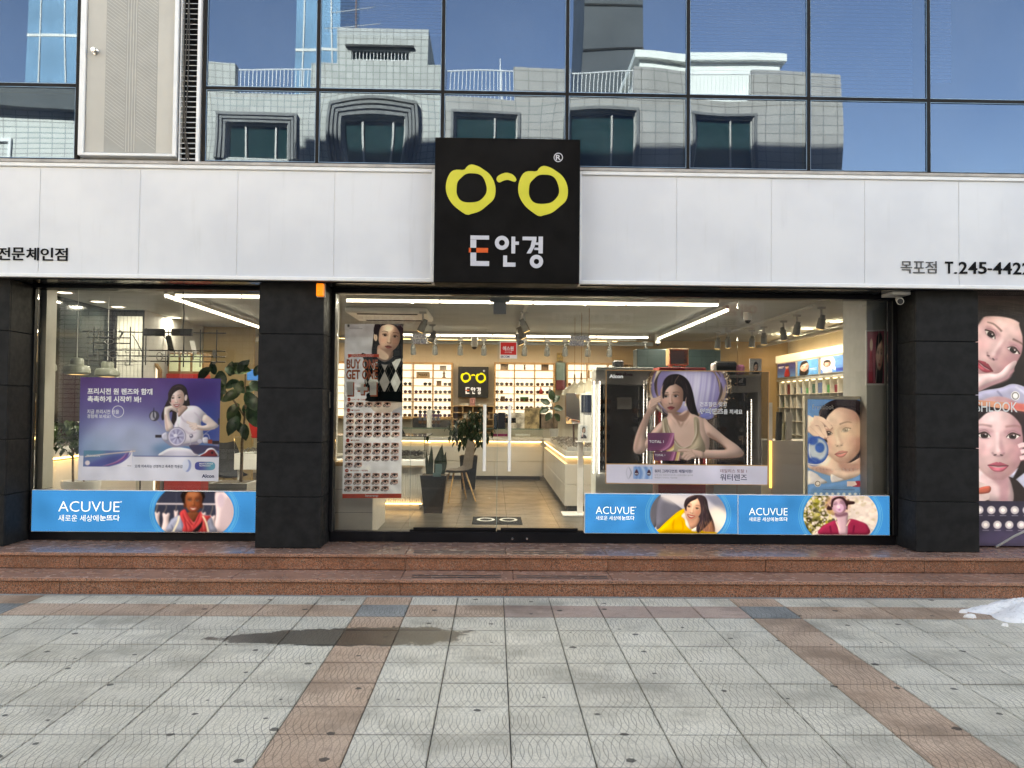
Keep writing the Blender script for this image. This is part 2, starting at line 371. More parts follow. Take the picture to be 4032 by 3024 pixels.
def face(cv, cx, cy, s, rot=0., yaw=0., skin=(236, 205, 190), shade=(196, 150, 132), lip=(190, 90, 92), brow=(70, 52, 46),
         iris=(52, 34, 28), smile=0., eyes=1., light=-1, wid=.70, blush=(232, 150, 140), gap=.0, neck=True, shape=True, lidcol=None):
    """portrait face; local units: forehead top -1, chin +1"""
    c, q = math.cos(rot), math.sin(rot)
    def T(x, y): x, y = x*s, y*s; return (cx+x*c-y*q, cy+x*q+y*c)
    def PT(L): return [T(x, y) for x, y in L]
    sh = yaw*.22; fx = lambda x: sh + x*(1-.10*abs(yaw)) - (.05*yaw*abs(x)/.33 if x*yaw > 0 else 0)
    w = wid
    out = [(0, -1.02), (w*.62, -.88), (w*.98, -.45), (w*1.0, 0), (w*.93, .38), (w*.66, .74), (w*.28+sh*.5, .97), (sh*.6, 1.01), (-w*.28+sh*.5, .97), (-w*.66, .74), (-w*.93, .38), (-w*1.0, 0), (-w*.98, -.45), (-w*.62, -.88)]
    fm = cv.mask(smooth_pts(PT(out)), .045*s)
    if shape: cv.put(fm, skin)
    sd = -light
    gy, gx_ = np.mgrid[0:cv.H, 0:cv.W]; lx = (cv.u0+gx_/cv.k-cx)/s; ly = (cv.v0+gy/cv.k-cy)/s; lx, ly = lx*c+ly*q, -lx*q+ly*c   # lit like an egg
    nx, ny = np.clip(lx/(w*1.08), -1, 1), np.clip(ly/1.12, -1, 1); nz = np.sqrt(np.clip(1-nx*nx-ny*ny, 0, 1)); lam = np.clip(nx*light*.55-ny*.30+nz*.78, 0, 1)
    cv.im[..., :3] *= (1-fm[..., None])+fm[..., None]*np.stack([.72+.34*lam, .65+.40*lam, .63+.42*lam], -1); np.clip(cv.im, 0, 1, out=cv.im)
    hl = tuple(min(255, x+16) for x in skin); dk = tuple(x*.82 for x in shade)
    cv.ell(*T(sd*w*.98, .15), w*.50*s, 1.2*s, shade, rot, .6*s, .85, fm); cv.ell(*T(sd*w*1.02, .35), w*.26*s, .8*s, tuple(x*.78 for x in shade), rot, .4*s, .5, fm)
    cv.ell(*T(-sd*w*1.08, .3), w*.24*s, 1.0*s, shade, rot, .4*s, .5, fm)
    cv.ell(*T(sh*.6, 1.12), .62*s, .22*s, shade, rot, .25*s, .7, fm)
    cv.ell(*T(0, -1.02), .75*s, .2*s, shade, rot, .3*s, .6, fm)
    cv.ell(*T(-sd*.18+sh*.5, -.58), .34*s, .2*s, hl, rot, .3*s, .7, fm)
    for e in (-1, 1):
        cv.ell(*T(fx(e*.40), .28), .22*s, .17*s, blush, rot, .3*s, .45, fm)
        cv.ell(*T(fx(e*.34), -.1), .24*s, .13*s, shade, rot, .14*s, .5, fm)
    # nose
    cv.poly(PT([(fx(.05*sd), -.2), (fx(.10*sd), .1), (fx(.16*sd), .33), (fx(.10*sd), .40), (fx(.03*sd), .3)]), shade, .09*s, .65, fm)
    cv.line(PT([(fx(-.03*sd), -.15), (fx(-.03*sd), .1), (fx(-.02*sd), .28)]), .07*s, hl, .06*s, .8, fm)
    cv.ell(*T(fx(-.01*sd), .30), .06*s, .05*s, hl, rot, .06*s, .8, fm)
    cv.line(PT([(fx(-.15), .34), (fx(-.09), .41), (fx(0), .43), (fx(.09), .41), (fx(.15), .34)]), .045*s, dk, .03*s, .55, fm)
    for e in (-1, 1): cv.ell(*T(fx(e*.075), .405), .04*s, .02*s, tuple(x*.4 for x in shade), rot+e*.3, .02*s, .75, fm)
    # eyes and brows
    for e in (-1, 1):
        X = lambda x, y: T(fx(e*.335)+e*x*.90, -.06+y*.92)
        op = eyes
        al = [X(-.16, .03), (X(-.09, -.055*op)), X(.0, -.088*op), X(.10, -.06*op), X(.175, -.005), X(.10, .05*op+.01), X(0, .068*op), X(-.1, .052*op)]
        am = cv.poly(al, (242, 236, 234), .008*s, 1, fm)
        if op > .25:
            ir = .088
            cv.ell(*X(.0+sh*.06, -.006), ir*s, ir*s, tuple(x*.5 for x in iris), rot, .012*s, 1, am)
            cv.ell(*X(.0+sh*.06, .0), ir*.78*s, ir*.78*s, iris, rot, .02*s, 1, am)
            cv.ell(*X(.0+sh*.06, -.002), ir*.42*s, ir*.42*s, (12, 9, 9), rot, .01*s, 1, am)
            cv.ell(*X(-.03*light*e, -.035), .022*s, .02*s, (255, 255, 255), rot, .008*s, .95, am)
            cv.ell(*X(0, -.085*op), .2*s, .035*s, (60, 40, 36), rot, .03*s, .5, am)
        cv.ell(*X(0, -.12), .22*s, .07*s, shade, rot, .07*s, .5, fm)
        cv.line([X(-.165, .032), X(-.09, -.055*op), X(.0, -.09*op), X(.10, -.062*op), X(.205, -.02)], .036*s, (38, 26, 24), .016*s, .88, fm, taper=(.5, 1.1))
        cv.line([X(-.12, .055*op+.01), X(0, .078*op), X(.1, .06*op), X(.17, .005)], .016*s, dk, .012*s, .7, fm)
        cv.line([X(-.14, -.06), X(-.03, -.14*max(op, .5)-.01), X(.1, -.125), X(.2, -.06)], .018*s, dk, .014*s, .6, fm)
        b = [X(-.19, -.245), X(-.05, -.272), X(.12, -.282), X(.28, -.225)]
        cv.line(b, .056*s, brow, .04*s, .72, fm, taper=(.95, .4))
    # mouth
    mw = .25+.13*smile; my = .66-.03*smile
    if smile > .3:
        um = [(-mw, my-.05*smile), (-.1, my-.075), (0, my-.06), (.1, my-.075), (mw, my-.05*smile), (.14, my+.0), (0, my+.02), (-.14, my+.0)]
        inn = [(-mw*.9, my-.04*smile), (-.1, my-.02), (.1, my-.02), (mw*.9, my-.04*smile), (.14, my+.12*smile), (0, my+.16*smile), (-.14, my+.12*smile)]
        lo = [(-mw, my-.05*smile), (-.14, my+.06), (0, my+.09), (.14, my+.06), (mw, my-.05*smile), (.17, my+.19), (0, my+.235), (-.17, my+.19)]
        cv.poly(PT([(fx(x*.95), y) for x, y in lo]), lip, .02*s, .95, fm)
        cv.poly(PT([(fx(x*.95), y) for x, y in inn]), (92, 34, 34), .01*s, 1, fm)
        cv.poly(PT([(fx(x*.86), my+(y-my)*.72+.004) for x, y in inn]), (246, 243, 240), .012*s, 1, fm)
        cv.poly(PT([(fx(x*.95), y) for x, y in um]), tuple(x*.88 for x in lip), .02*s, .95, fm)
        for e in (-1, 1): cv.line(PT([(fx(e*.19), .38), (fx(e*.31), .52), (fx(e*.35), .66)]), .03*s, shade, .04*s, .7, fm)
    else:
        g = gap
        cv.poly(PT([(fx(x), y) for x, y in [(-mw, my), (-.1, my-.065), (-.03, my-.085), (0, my-.07), (.03, my-.085), (.1, my-.065), (mw, my), (.1, my+.012), (0, my+.02), (-.1, my+.012)]]), tuple(x*.86 for x in lip), .018*s, 1, fm)
        cv.poly(PT([(fx(x), y) for x, y in [(-mw*.97, my), (-.1, my+.012+g), (0, my+.02+g), (.1, my+.012+g), (mw*.97, my), (.13, my+.09+g), (0, my+.125+g), (-.13, my+.09+g)]]), lip, .02*s, 1, fm)
        cv.line(PT([(fx(-mw), my), (fx(-.08), my+.012), (fx(0), my+.02), (fx(.08), my+.012), (fx(mw), my)]), .022*s, tuple(x*.45 for x in lip), .012*s, .85, fm)
        cv.ell(*T(fx(-.04*sd), my+.06+g), .09*s, .025*s, tuple(min(255, x+45) for x in lip), rot, .04*s, .6, fm)
        cv.ell(*T(fx(0), my+.175), .13*s, .03*s, shade, rot, .05*s, .6, fm)
    return fm, T
def pic_mat(name, im, rough=.45, glow=0., alpha=False, trans=0., dim=1., spec=.4):
    m, n, l, p = nt(name); t = n.new('ShaderNodeTexImage'); t.image = im; t.extension = 'EXTEND'
    l.new(t.outputs['Color'] if dim == 1 else mixc(n, l, 1., t.outputs['Color'], (dim, dim, dim), 'MULTIPLY'), p.inputs['Base Color']); p.inputs['Roughness'].default_value = rough; p.inputs['Specular IOR Level'].default_value = spec
    if glow:
        l.new(t.outputs['Color'], p.inputs['Emission Color']); p.inputs['Emission Strength'].default_value = glow
    if alpha: l.new(t.outputs['Alpha'], p.inputs['Alpha'])
    if trans:                                     # thin film: light from behind shines through the print
        tr = n.new('ShaderNodeBsdfTranslucent'); l.new(t.outputs['Color'], tr.inputs[0]); mx = n.new('ShaderNodeMixShader'); mx.inputs[0].default_value = trans
        l.new(p.outputs[0], mx.inputs[1]); l.new(tr.outputs[0], mx.inputs[2])
        if alpha:
            tp = n.new('ShaderNodeBsdfTransparent'); m2 = n.new('ShaderNodeMixShader'); l.new(t.outputs['Alpha'], m2.inputs[0]); l.new(tp.outputs[0], m2.inputs[1]); l.new(mx.outputs[0], m2.inputs[2]); mx = m2
            for lk in list(p.inputs['Alpha'].links): l.remove(lk)
        l.new(mx.outputs[0], n['Material Output'].inputs[0])
    return m
def picture(name, c4, y, th, m, parent=None):
    """printed sheet: corners c4 = (lower left, lower right, upper right, upper left) as (x, z), front at y, thickness th"""
    o = MB().prism(c4, y, y+th).build(name, m, parent); me = o.data
    uv = me.uv_layers.new(name='UVMap'); off = wloc(parent) if parent is not None else Vector((0, 0, 0))
    cc = [(0, 0), (1, 0), (1, 1), (0, 1)]
    for p in me.polygons:
        for li in p.loop_indices:
            v = me.vertices[me.loops[li].vertex_index].co+off
            k = min(range(4), key=lambda i: (c4[i][0]-v.x)**2+(c4[i][1]-v.z)**2); uv.data[li].uv = cc[k]
    return o
def pxq(Y, lt, rt, rb, lb):
    """four photo pixels (left-top, right-top, right-bottom, left-bottom) -> corners on the plane y = Y"""
    return [A(*lb, Y), A(*rb, Y), A(*rt, Y), A(*lt, Y)]
def text(body, x0, x1, z0, z1, y, m, parent=None, name='lettering', bold=0., depth=.0006, shear=0., fit=True, mirror=False, rot90=False):
    cu = bpy.data.curves.new('t', 'FONT'); cu.body = body; cu.size = 1; cu.offset = bold; cu.shear = shear; cu.resolution_u = 3
    o = bpy.data.objects.new('t', cu); COL.objects.link(o); bpy.context.view_layer.update()
    dg = bpy.context.evaluated_depsgraph_get(); me = bpy.data.meshes.new_from_object(o.evaluated_get(dg))
    bpy.data.objects.remove(o); V = np.empty(len(me.vertices)*3); me.vertices.foreach_get('co', V); V = V.reshape(-1, 3)
    F = [tuple(p.vertices) for p in me.polygons]; bpy.data.meshes.remove(me); bpy.data.curves.remove(cu)
    P = V[:, :2]; lo = P.min(0); hi = P.max(0); P = (P-lo)/(hi-lo)
    if mirror: P[:, 0] = 1-P[:, 0]
    X = x0+P[:, 0]*(x1-x0); Z = z0+P[:, 1]*(z1-z0); n = len(X)
    b = MB()
    if depth > .003:
        ed = {}
        for f in F:
            for i in range(len(f)):
                e = (f[i], f[(i+1) % len(f)]); ed[e] = 1
        b.add([(X[i], y-depth, Z[i]) for i in range(n)]+[(X[i], y, Z[i]) for i in range(n)],
              F+[tuple(i+n for i in f)[::-1] for f in F]+[(a, c, c+n, a+n) for (a, c) in ed if (c, a) not in ed])
    else:
        b.add([(X[i], y-depth, Z[i]) for i in range(n)], F)
    return b.build(name, m, parent)
def ptext(body, px0, py0, px1, py1, Y, m, parent=None, **k):
    x0, x1, z0, z1 = R4(px0, py0, px1, py1, Y); return text(body, x0, x1, z0, z1, Y, m, parent, **k)
# ---------------------------------------------------------------- printed pictures
def hand(cv, pts, w, col, sh, soft=1.):
    """a finger / limb stroke with a darker underside"""
    cv.line([(x+w*.10, y+w*.16) for x, y in pts], w*1.06, sh, soft, .8, taper=(1.1, .85)); cv.line(pts, w, col, soft, 1, taper=(1.1, .8))
def pic_scooter():
    cv = Cv(115, 130, 2062, 1565, 660)
    cv.grad((96, 62, 128), (118, 150, 190), t1=.8)
    t = np.linspace(0, 1, cv.W)[None, :]*np.ones((cv.H, 1)); cv.put(np.clip(t*1.5-.75, 0, 1), (52, 62, 140), .6)
    cv.ell(800, 1000, 620, 330, (196, 206, 226), 0, 320, .75); cv.ell(300, 1150, 380, 200, (150, 178, 208), 0, 200, .6)
    cv.ell(1900, 300, 420, 260, (60, 38, 118), 0, 240, .7); cv.ell(1900, 760, 320, 300, (36, 70, 148), 0, 220, .7); cv.ell(1650, 1120, 520, 110, (96, 150, 190), 0, 120, .7)
    cv.im[..., 3] = .90
    SK, SH = (240, 218, 208), (205, 165, 150)
    hair = (44, 30, 34)
    cv.poly([(1340, 330), (1400, 240), (1500, 212), (1580, 260), (1610, 370), (1640, 500), (1600, 545), (1500, 520), (1470, 700), (1450, 790), (1390, 740), (1400, 600), (1330, 640), (1270, 720), (1250, 640), (1300, 500), (1335, 420)], hair, 6, alpha=1)
    cv.poly([(1470, 560), (1560, 540), (1620, 515), (1740, 520), (1830, 590), (1880, 650), (1800, 740), (1830, 860), (1830, 1010), (1700, 1080), (1560, 1060), (1440, 960), (1430, 790), (1460, 700)], (236, 226, 232), 6, alpha=1)
    for p in ([(1500, 620), (1560, 720), (1660, 760)], [(1560, 840), (1640, 900), (1760, 880)], [(1700, 600), (1780, 680), (1800, 740)], [(1480, 760), (1520, 900), (1600, 1000)]): cv.line(p, 26, (206, 186, 200), 22, .7, taper=True)
    cv.poly([(1475, 520), (1560, 510), (1610, 540), (1560, 600), (1490, 670), (1475, 600)], SH, 10)
    cv.poly([(1830, 650), (1880, 640), (1980, 720), (2045, 790), (1990, 830), (1860, 850), (1740, 830), (1660, 790), (1700, 770), (1820, 790), (1880, 770), (1820, 730)], SK, 5, alpha=1)
    cv.line([(1740, 835), (1870, 850), (2000, 826)], 20, SH, 12, .8)
    for a in ([(1740, 770), (1660, 760), (1600, 735)], [(1740, 790), (1680, 780), (1640, 800)], [(1740, 800), (1700, 805), (1670, 835)], [(1750, 810), (1720, 825), (1700, 850)]): hand(cv, a, 30, SK, SH, 4)
    cv.poly([(1285, 560), (1330, 525), (1420, 515), (1480, 590), (1470, 610), (1400, 575), (1360, 600), (1370, 700), (1420, 800), (1390, 860), (1320, 870), (1295, 760)], SK, 5, alpha=1)
    cv.line([(1300, 640), (1315, 760), (1340, 860)], 30, SH, 22, .6); cv.line([(1400, 578), (1440, 590), (1478, 612)], 12, SH, 6, .8)
    face(cv, 1454, 413, 141, -.10, -.2, SK, SH, (206, 96, 100), (72, 52, 50), (50, 32, 30), smile=1., eyes=.8, wid=.74)
    cv.poly([(1345, 420), (1350, 320), (1420, 240), (1520, 235), (1590, 300), (1605, 400), (1570, 420), (1560, 340), (1500, 290), (1420, 330), (1380, 400), (1372, 470)], hair, 5)
    cv.ell(1583, 402, 20, 44, SK, .1, 4); cv.line([(1430, 262), (1480, 240), (1540, 262)], 8, (96, 72, 76), 8, .7)
    # scooter
    cv.line([(1150, 690), (1230, 780), (1310, 860)], 9, (150, 150, 165), 2, alpha=1); cv.ell(1150, 660, 70, 72, (70, 66, 76), 0, 3, alpha=1); cv.ell(1135, 660, 40, 62, (196, 192, 200), .2, 14, .8); cv.line([(1142, 540), (1140, 660), (1160, 700)], 22, (40, 40, 52), 5, .8, taper=True)
    cv.line([(1860, 900), (1960, 830), (2050, 780)], 8, (170, 170, 180), 2); cv.ell(2050, 730, 14, 50, (60, 60, 70), 0, 3)
    cv.poly([(1240, 1222), (1300, 1140), (1420, 1095), (1560, 1100), (1680, 1130), (1760, 1222)], (238, 232, 238), 4, alpha=1); cv.ell(1500, 1200, 220, 50, (206, 200, 214), 0, 30, .7)
    cv.poly([(1650, 1060), (1800, 1060), (2055, 1080), (2055, 1140), (1960, 1120), (1760, 1190), (1680, 1130)], (74, 58, 86), 8, .8)
    cv.poly([(1760, 1222), (1850, 1170), (1900, 1110), (1970, 1100), (2020, 1140), (2045, 1222)], (238, 232, 232), 3, alpha=1); cv.poly([(1800, 1222), (1880, 1165), (1920, 1130), (1975, 1125), (2010, 1160), (2025, 1222)], (142, 46, 52), 3); cv.ell(1966, 1166, 16, 18, (50, 20, 26), 0, 4)
    cv.line([(1270, 960), (1330, 1020), (1440, 1080), (1640, 1050), (1850, 1010), (2050, 1060)], 34, (150, 140, 160), 8, .9, alpha=1)
    cv.rect(1170, 924, 1262, 962, (52, 44, 54), 3, alpha=1); cv.poly([(1260, 920), (1330, 890), (1350, 1000), (1280, 990)], (206, 202, 214), 4, alpha=1)
    cv.ell(1470, 945, 128, 134, (150, 140, 160), 0, 3, alpha=1); cv.ell(1470, 945, 118, 124, (222, 214, 226), 0, 3); cv.ell(1470, 945, 102, 108, (176, 170, 200), 0, 6)
    for i in range(16):
        a = i*2*math.pi/16; cv.line([(1470+20*math.cos(a), 945+20*math.sin(a)), (1470+96*math.cos(a+.2), 945+100*math.sin(a+.2))], 16, (216, 212, 232) if i % 2 else (142, 136, 172), 10, .7)
    cv.ell(1450, 930, 28, 24, (246, 240, 248), 0, 8, .9); cv.ell(1490, 960, 16, 14, (90, 82, 110), 0, 6, .8)
    cv.line([(1668, 940), (1655, 1060)], 10, (196, 190, 204), 2); cv.ell(1670, 935, 26, 28, (120, 110, 130), 0, 3); cv.ell(1664, 926, 12, 12, (240, 236, 242), 0, 4)
    cv.line([(1830, 1000), (1840, 920), (1900, 910), (1930, 980)], 12, (180, 176, 192), 2); cv.poly([(1830, 960), (1900, 955), (1905, 1030), (1840, 1030)], (232, 226, 234), 4); cv.rect(1905, 985, 1965, 1040, (160, 66, 52), 3); cv.rect(1965, 1000, 2062, 1046, (54, 40, 50), 3); cv.ell(1790, 1005, 34, 30, (206, 200, 214), 0, 6)
    # lower white panel with the product box
    cv.rect(115, 1222, 2062, 1565, (232, 230, 238), 0, alpha=1); cv.rect(880, 1218, 2055, 1226, (70, 72, 120), 1)
    bx = cv.mask([(185, 1150), (845, 1146), (860, 1170), (858, 1372), (180, 1372)]); cv.put(bx, (104, 128, 172)); cv.put(bx, (104, 128, 172), alpha=1)
    cv.ell(260, 1170, 220, 60, (86, 150, 168), 0, 60, .8, bx); cv.ell(560, 1290, 360, 60, (82, 84, 150), -.25, 60, .8, bx)
    cv.poly([(540, 1372), (700, 1320), (790, 1240), (830, 1150), (870, 1140), (870, 1380), (540, 1380)], (238, 234, 240), 2, 1, bx)
    for o, col in ((0, (150, 70, 130)), (26, (196, 130, 170)), (-40, (110, 90, 160))): cv.line([(470-o, 1366), (650-o, 1310), (760-o, 1235), (805-o, 1160)], 20, col, 8, .8, bx, taper=True)
    cv.line([(200, 1236), (500, 1196), (900, 1152)], 14, (250, 214, 190), 8, .85); cv.ell(240, 1322, 34, 34, (240, 226, 226), 0, 3)
    cv.ell(1628, 1352, 50, 84, (150, 164, 208), .1, 4); cv.ell(1600, 1345, 46, 84, (226, 228, 240), .1, 10)
    m = cv.mask(smooth_pts([(1730, 1352), (1740, 1312), (1780, 1296), (1870, 1294), (1960, 1296), (2000, 1312), (2012, 1352), (2000, 1392), (1960, 1408), (1870, 1410), (1780, 1408), (1740, 1392)])); cv.put(m, (120, 44, 120)); cv.put(m*np.clip(np.linspace(-6.2, 1.4, cv.W), 0, 1)[None], (90, 170, 190)); cv.put(m*np.clip(1-abs(np.linspace(-12.5, 2.2, cv.W)), 0, 1)[None], (70, 84, 160))
    cv.speckle(.012); return cv
def eye_icon(cv, x, y, w, h, tint):
    cv.rect(x, y, x+w, y+h*.66, (224, 190, 182)); cx, cyy = x+w*.5, y+h*.36
    cv.line([(cx-w*.42, y+h*.1), (cx-w*.1, y+h*.0+1), (cx+w*.4, y+h*.12)], h*.09, (140, 104, 96), 2, .7)
    m = cv.poly([(cx-w*.36, cyy+h*.03), (cx-w*.1, cyy-h*.18), (cx+w*.15, cyy-h*.17), (cx+w*.38, cyy+h*.04), (cx+w*.12, cyy+h*.15), (cx-w*.15, cyy+h*.15)], (238, 230, 228))
    cv.ell(cx, cyy-h*.01, h*.19, h*.19, (42, 34, 36), 0, 0, 1, m); cv.ell(cx, cyy, h*.13, h*.13, tint, 0, 1, .8, m); cv.ell(cx, cyy, h*.06, h*.06, (14, 10, 12), 0, 0, 1, m)
    cv.line([(cx-w*.36, cyy+h*.03), (cx-w*.1, cyy-h*.19), (cx+w*.15, cyy-h*.18), (cx+w*.42, cyy+h*.03)], h*.11, (44, 30, 30), 1)
    cv.ell(x+h*.1, y+h*.62, h*.26, h*.26, (150, 148, 152)); cv.ell(x+h*.1, y+h*.62, h*.2, h*.2, tuple(.5*a+90 for a in tint)); cv.ell(x+h*.1, y+h*.62, h*.09, h*.09, (216, 214, 216))
    cv.line([(x+w*.32, y+h*.76), (x+w*.85, y+h*.76)], h*.08, (70, 66, 80), 0, .8); cv.line([(x+w*.32, y+h*.9), (x+w*.7, y+h*.9)], h*.07, (130, 128, 140), 0, .8)
def pic_banner():
    cv = Cv(117, 57, 627, 1573, 460); cv.grad((206, 207, 214), (236, 240, 248), t1=.5)
    cv.rect(150, 170, 366, 330, (216, 219, 227), 12, .8)
    SK, SH = (242, 228, 218), (196, 170, 158); H = (36, 32, 34)
    # hair behind, sweater, face
    cv.poly([(392, 60), (372, 120), (362, 220), (356, 320), (400, 350), (420, 300), (520, 330), (600, 360), (632, 370), (640, 60), (640, 40), (400, 40)], H, 3)
    cv.poly([(300, 470), (290, 380), (268, 312), (330, 330), (400, 350), (420, 388), (480, 400), (520, 385), (545, 340), (627, 350), (640, 660), (640, 720), (330, 730), (315, 700), (345, 660), (300, 590)], (34, 34, 36), 2)
    body = cv.mask([(395, 390), (540, 372), (640, 350), (640, 660), (340, 662), (300, 560), (310, 420)])
    for i in range(-1, 5):
        for j in range(-1, 5):
            cx, cyy = 372+i*97+(j % 2)*48, 370+j*97
            cv.poly([(cx, cyy-97), (cx+46, cyy), (cx, cyy+97), (cx-46, cyy)], (222, 226, 228) if (i+j) % 2 == 0 else (186, 186, 188), 0, 1 if j % 2 == 0 else 0, body, False)
    for i in range(-6, 10):
        x = 324+i*48.5; cv.line([(x, 340), (x+170, 700)], 2.2, (190, 188, 186), 0, .75, body, False); cv.line([(x+170, 340), (x, 700)], 2.2, (190, 188, 186), 0, .75, body, False)
    cv.poly([(405, 352), (470, 390), (545, 345), (560, 372), (480, 412), (400, 385)], (40, 42, 46), 2)
    cv.poly([(318, 705), (345, 655), (640, 655), (640, 740), (380, 735), (330, 730)], (26, 26, 28), 2)
    cv.poly([(352, 738), (640, 742), (640, 790), (560, 820), (400, 828)], (216, 208, 204), 4, .85); cv.poly([(540, 820), (600, 785), (640, 780), (640, 850), (560, 850)], (178, 186, 200), 4, .7)
    cv.poly([(415, 240), (400, 320), (415, 365), (480, 385), (535, 345), (530, 280)], SH, 4); cv.poly([(415, 270), (412, 340), (480, 372), (500, 330)], SK, 8, .8)
    cv.ell(386, 172, 16, 34, SK, -.1, 2); cv.line([(380, 160), (388, 176), (390, 196)], 5, SH, 3, .7)
    face(cv, 508, 168, 132, .13, .12, SK, SH, (172, 100, 98), (92, 72, 66), (66, 46, 42), wid=.71, blush=(226, 176, 164))
    cv.poly([(392, 150), (400, 90), (470, 62), (480, 56), (390, 50), (368, 120)], H, 3); cv.poly([(480, 52), (540, 66), (585, 110), (605, 180), (600, 250), (640, 330), (640, 40), (480, 40)], H, 3); cv.poly([(560, 56), (600, 90), (615, 150), (640, 150), (640, 50)], (70, 32, 38), 6, .7)
    cv.strands(cv.mask([(590, 100), (640, 60), (640, 350), (605, 300)]), (80, 68, 68), 40, (590, 80, 640, 320), lambda x, y: 1.5, 2, 60)
    # banner bars, lens shapes
    cv.poly([(147, 320), (418, 320), (418, 345), (170, 345), (152, 356)], (204, 96, 66), 0, smooth=False)
    tints = [(70, 58, 54), (66, 66, 96), (84, 60, 70), (96, 84, 78), (60, 60, 66), (92, 66, 52)]
    def rows(y0, counts, x0):
        for r, n in enumerate(counts):
            for i in range(n): eye_icon(cv, x0+i*79.5, y0+r*56.5, 62, 50, random.choice(tints))
    rows(739, [5], 147); rows(832, [6, 6, 6, 6], 145); rows(1094, [6, 6, 6, 2], 140); rows(1356, [6, 6, 5], 137)
    for x, y in ((162, 715), (160, 808), (157, 1070), (152, 1333)): cv.ell(x, y, 15, 15, (200, 84, 58))
    cv.rect(100, 1535, 640, 1580, (206, 100, 72)); cv.line([(150, 84), (240, 84)], 4, (150, 150, 158)); cv.line([(155, 97), (270, 97)], 4, (150, 150, 158))
    for x, y in ((148, 72), (624, 72)): cv.ell(x, y, 14, 15, (170, 170, 172)); cv.ell(x, y, 8, 9, (90, 90, 92))
    cv.speckle(.015); return cv
def pic_water():
    cv = Cv(106, 88, 2108, 1488, 720, (44, 40, 38)); cv.im[..., 3] = .38
    K = lambda m, a: np.copyto(cv.im[..., 3], cv.im[..., 3]+(a-cv.im[..., 3])*np.clip(m, 0, 1))
    GO, GH = (140, 108, 78), (236, 214, 180)
    # ring of water
    m = cv.ell(1120, 300, 470, 400, (152, 140, 190), 0, 60, .9); K(m, .88); cv.ell(1150, 260, 250, 330, (226, 222, 238), 0, 160, .85)
    for i in range(16):
        x = 1010+i*34; cv.line([(x, 90), (x-20, 300), (x-60, 560)], 16, random.choice([(120, 106, 176), (236, 234, 246), (172, 160, 206)]), 14, .5, taper=True)
    for k in range(70):
        a0 = random.uniform(-2.6, 3.6); r = random.uniform(.80, 1.10); pts = []
        for j in range(7):
            a = a0+j*.12; pts.append((1110+480*r*math.cos(a), 300+410*r*math.sin(a)))
        mm = cv.line(pts, random.uniform(8, 30), random.choice([GO, GH, (96, 70, 48), (190, 156, 116), (60, 46, 40)]), random.uniform(2, 12), .85, taper=True); K(mm, .95)
    for k in range(130):
        a = random.uniform(-1.1, 1.0); r = random.gauss(1.06, .05); s_ = random.uniform(3, 14); mm = cv.ell(1110+480*r*math.cos(a), 300+410*r*math.sin(a), s_, s_*.9, random.choice([GH, GO, (120, 92, 66), (244, 230, 210)]), 0, 2, .85); K(mm, .9)
    for k in range(60):
        a = random.uniform(2.4, 3.9); r = random.gauss(1.05, .05); s_ = random.uniform(3, 12); mm = cv.ell(1110+480*r*math.cos(a), 300+410*r*math.sin(a), s_, s_, random.choice([GH, GO]), 0, 2, .8); K(mm, .9)
    mm = cv.ell(1340, 620, 90, 70, (120, 130, 200), .3, 20, .8); K(mm, .9)
    SK, SH = (216, 178, 160), (150, 110, 94); H = (34, 26, 28)
    K(cv.poly([(800, 400), (805, 240), (880, 150), (1000, 138), (1100, 200), (1160, 330), (1200, 520), (1240, 660), (1180, 640), (1110, 560), (1090, 470), (830, 500)], H, 6), 1)
    # arms, body
    K(cv.poly([(880, 560), (980, 640), (1080, 580), (1120, 600), (1250, 660), (1330, 700), (1360, 800), (1380, 1000), (1320, 1130), (1040, 1180), (820, 1060), (790, 900), (790, 720), (860, 650)], SK, 8), 1)
    K(cv.poly([(1300, 680), (1380, 740), (1560, 890), (1720, 1000), (1790, 1070), (1800, 1110), (1740, 1150), (1500, 1165), (1280, 1160), (1180, 1130), (1230, 1070), (1400, 1060), (1580, 1050), (1480, 960), (1340, 880)], SK, 8), 1)
    cv.line([(1300, 1165), (1500, 1170), (1740, 1155), (1800, 1110)], 40, SH, 26, .7); cv.line([(1350, 860), (1480, 960), (1590, 1050)], 30, SH, 26, .8)
    K(cv.poly([(640, 460), (700, 430), (770, 440), (740, 500), (700, 600), (660, 640), (620, 760), (590, 900), (600, 1040), (560, 1110), (480, 1120), (442, 1060), (470, 900), (540, 720), (600, 600), (620, 520)], SK, 7), 1)
    cv.line([(640, 560), (560, 760), (500, 950), (470, 1080)], 40, SH, 36, .55)
    K(cv.poly([(790, 720), (830, 760), (800, 860), (660, 1000), (600, 1060), (590, 960), (700, 800)], SK, 8), 1); cv.line([(810, 800), (740, 900), (620, 1040)], 26, SH, 22, .7)
    for a in ([(660, 470), (720, 440), (790, 400)], [(660, 490), (720, 455), (800, 430)], [(650, 520), (720, 480), (780, 458)], [(650, 540), (700, 510), (730, 490)]): hand(cv, a, 26, SK, SH, 3); 
    K(cv.mask([(630, 380), (810, 380), (810, 560), (630, 560)], 30)*.8, 1)
    cv.poly([(930, 560), (1000, 640), (1100, 590), (1090, 480), (1110, 560), (1130, 620), (1060, 720), (960, 690), (900, 600)], SH, 18, .9)
    for p in ([(960, 680), (1000, 740), (1010, 790)], [(1060, 720), (1030, 770), (1020, 800)], [(900, 680), (960, 760)], [(1130, 690), (1080, 770)]): cv.line(p, 22, SH, 22, .7, taper=True)
    cv.ell(1010, 830, 110, 60, (226, 190, 172), 0, 70, .7)
    TOP, TS, TL = (186, 166, 138), (120, 98, 76), (226, 210, 186)
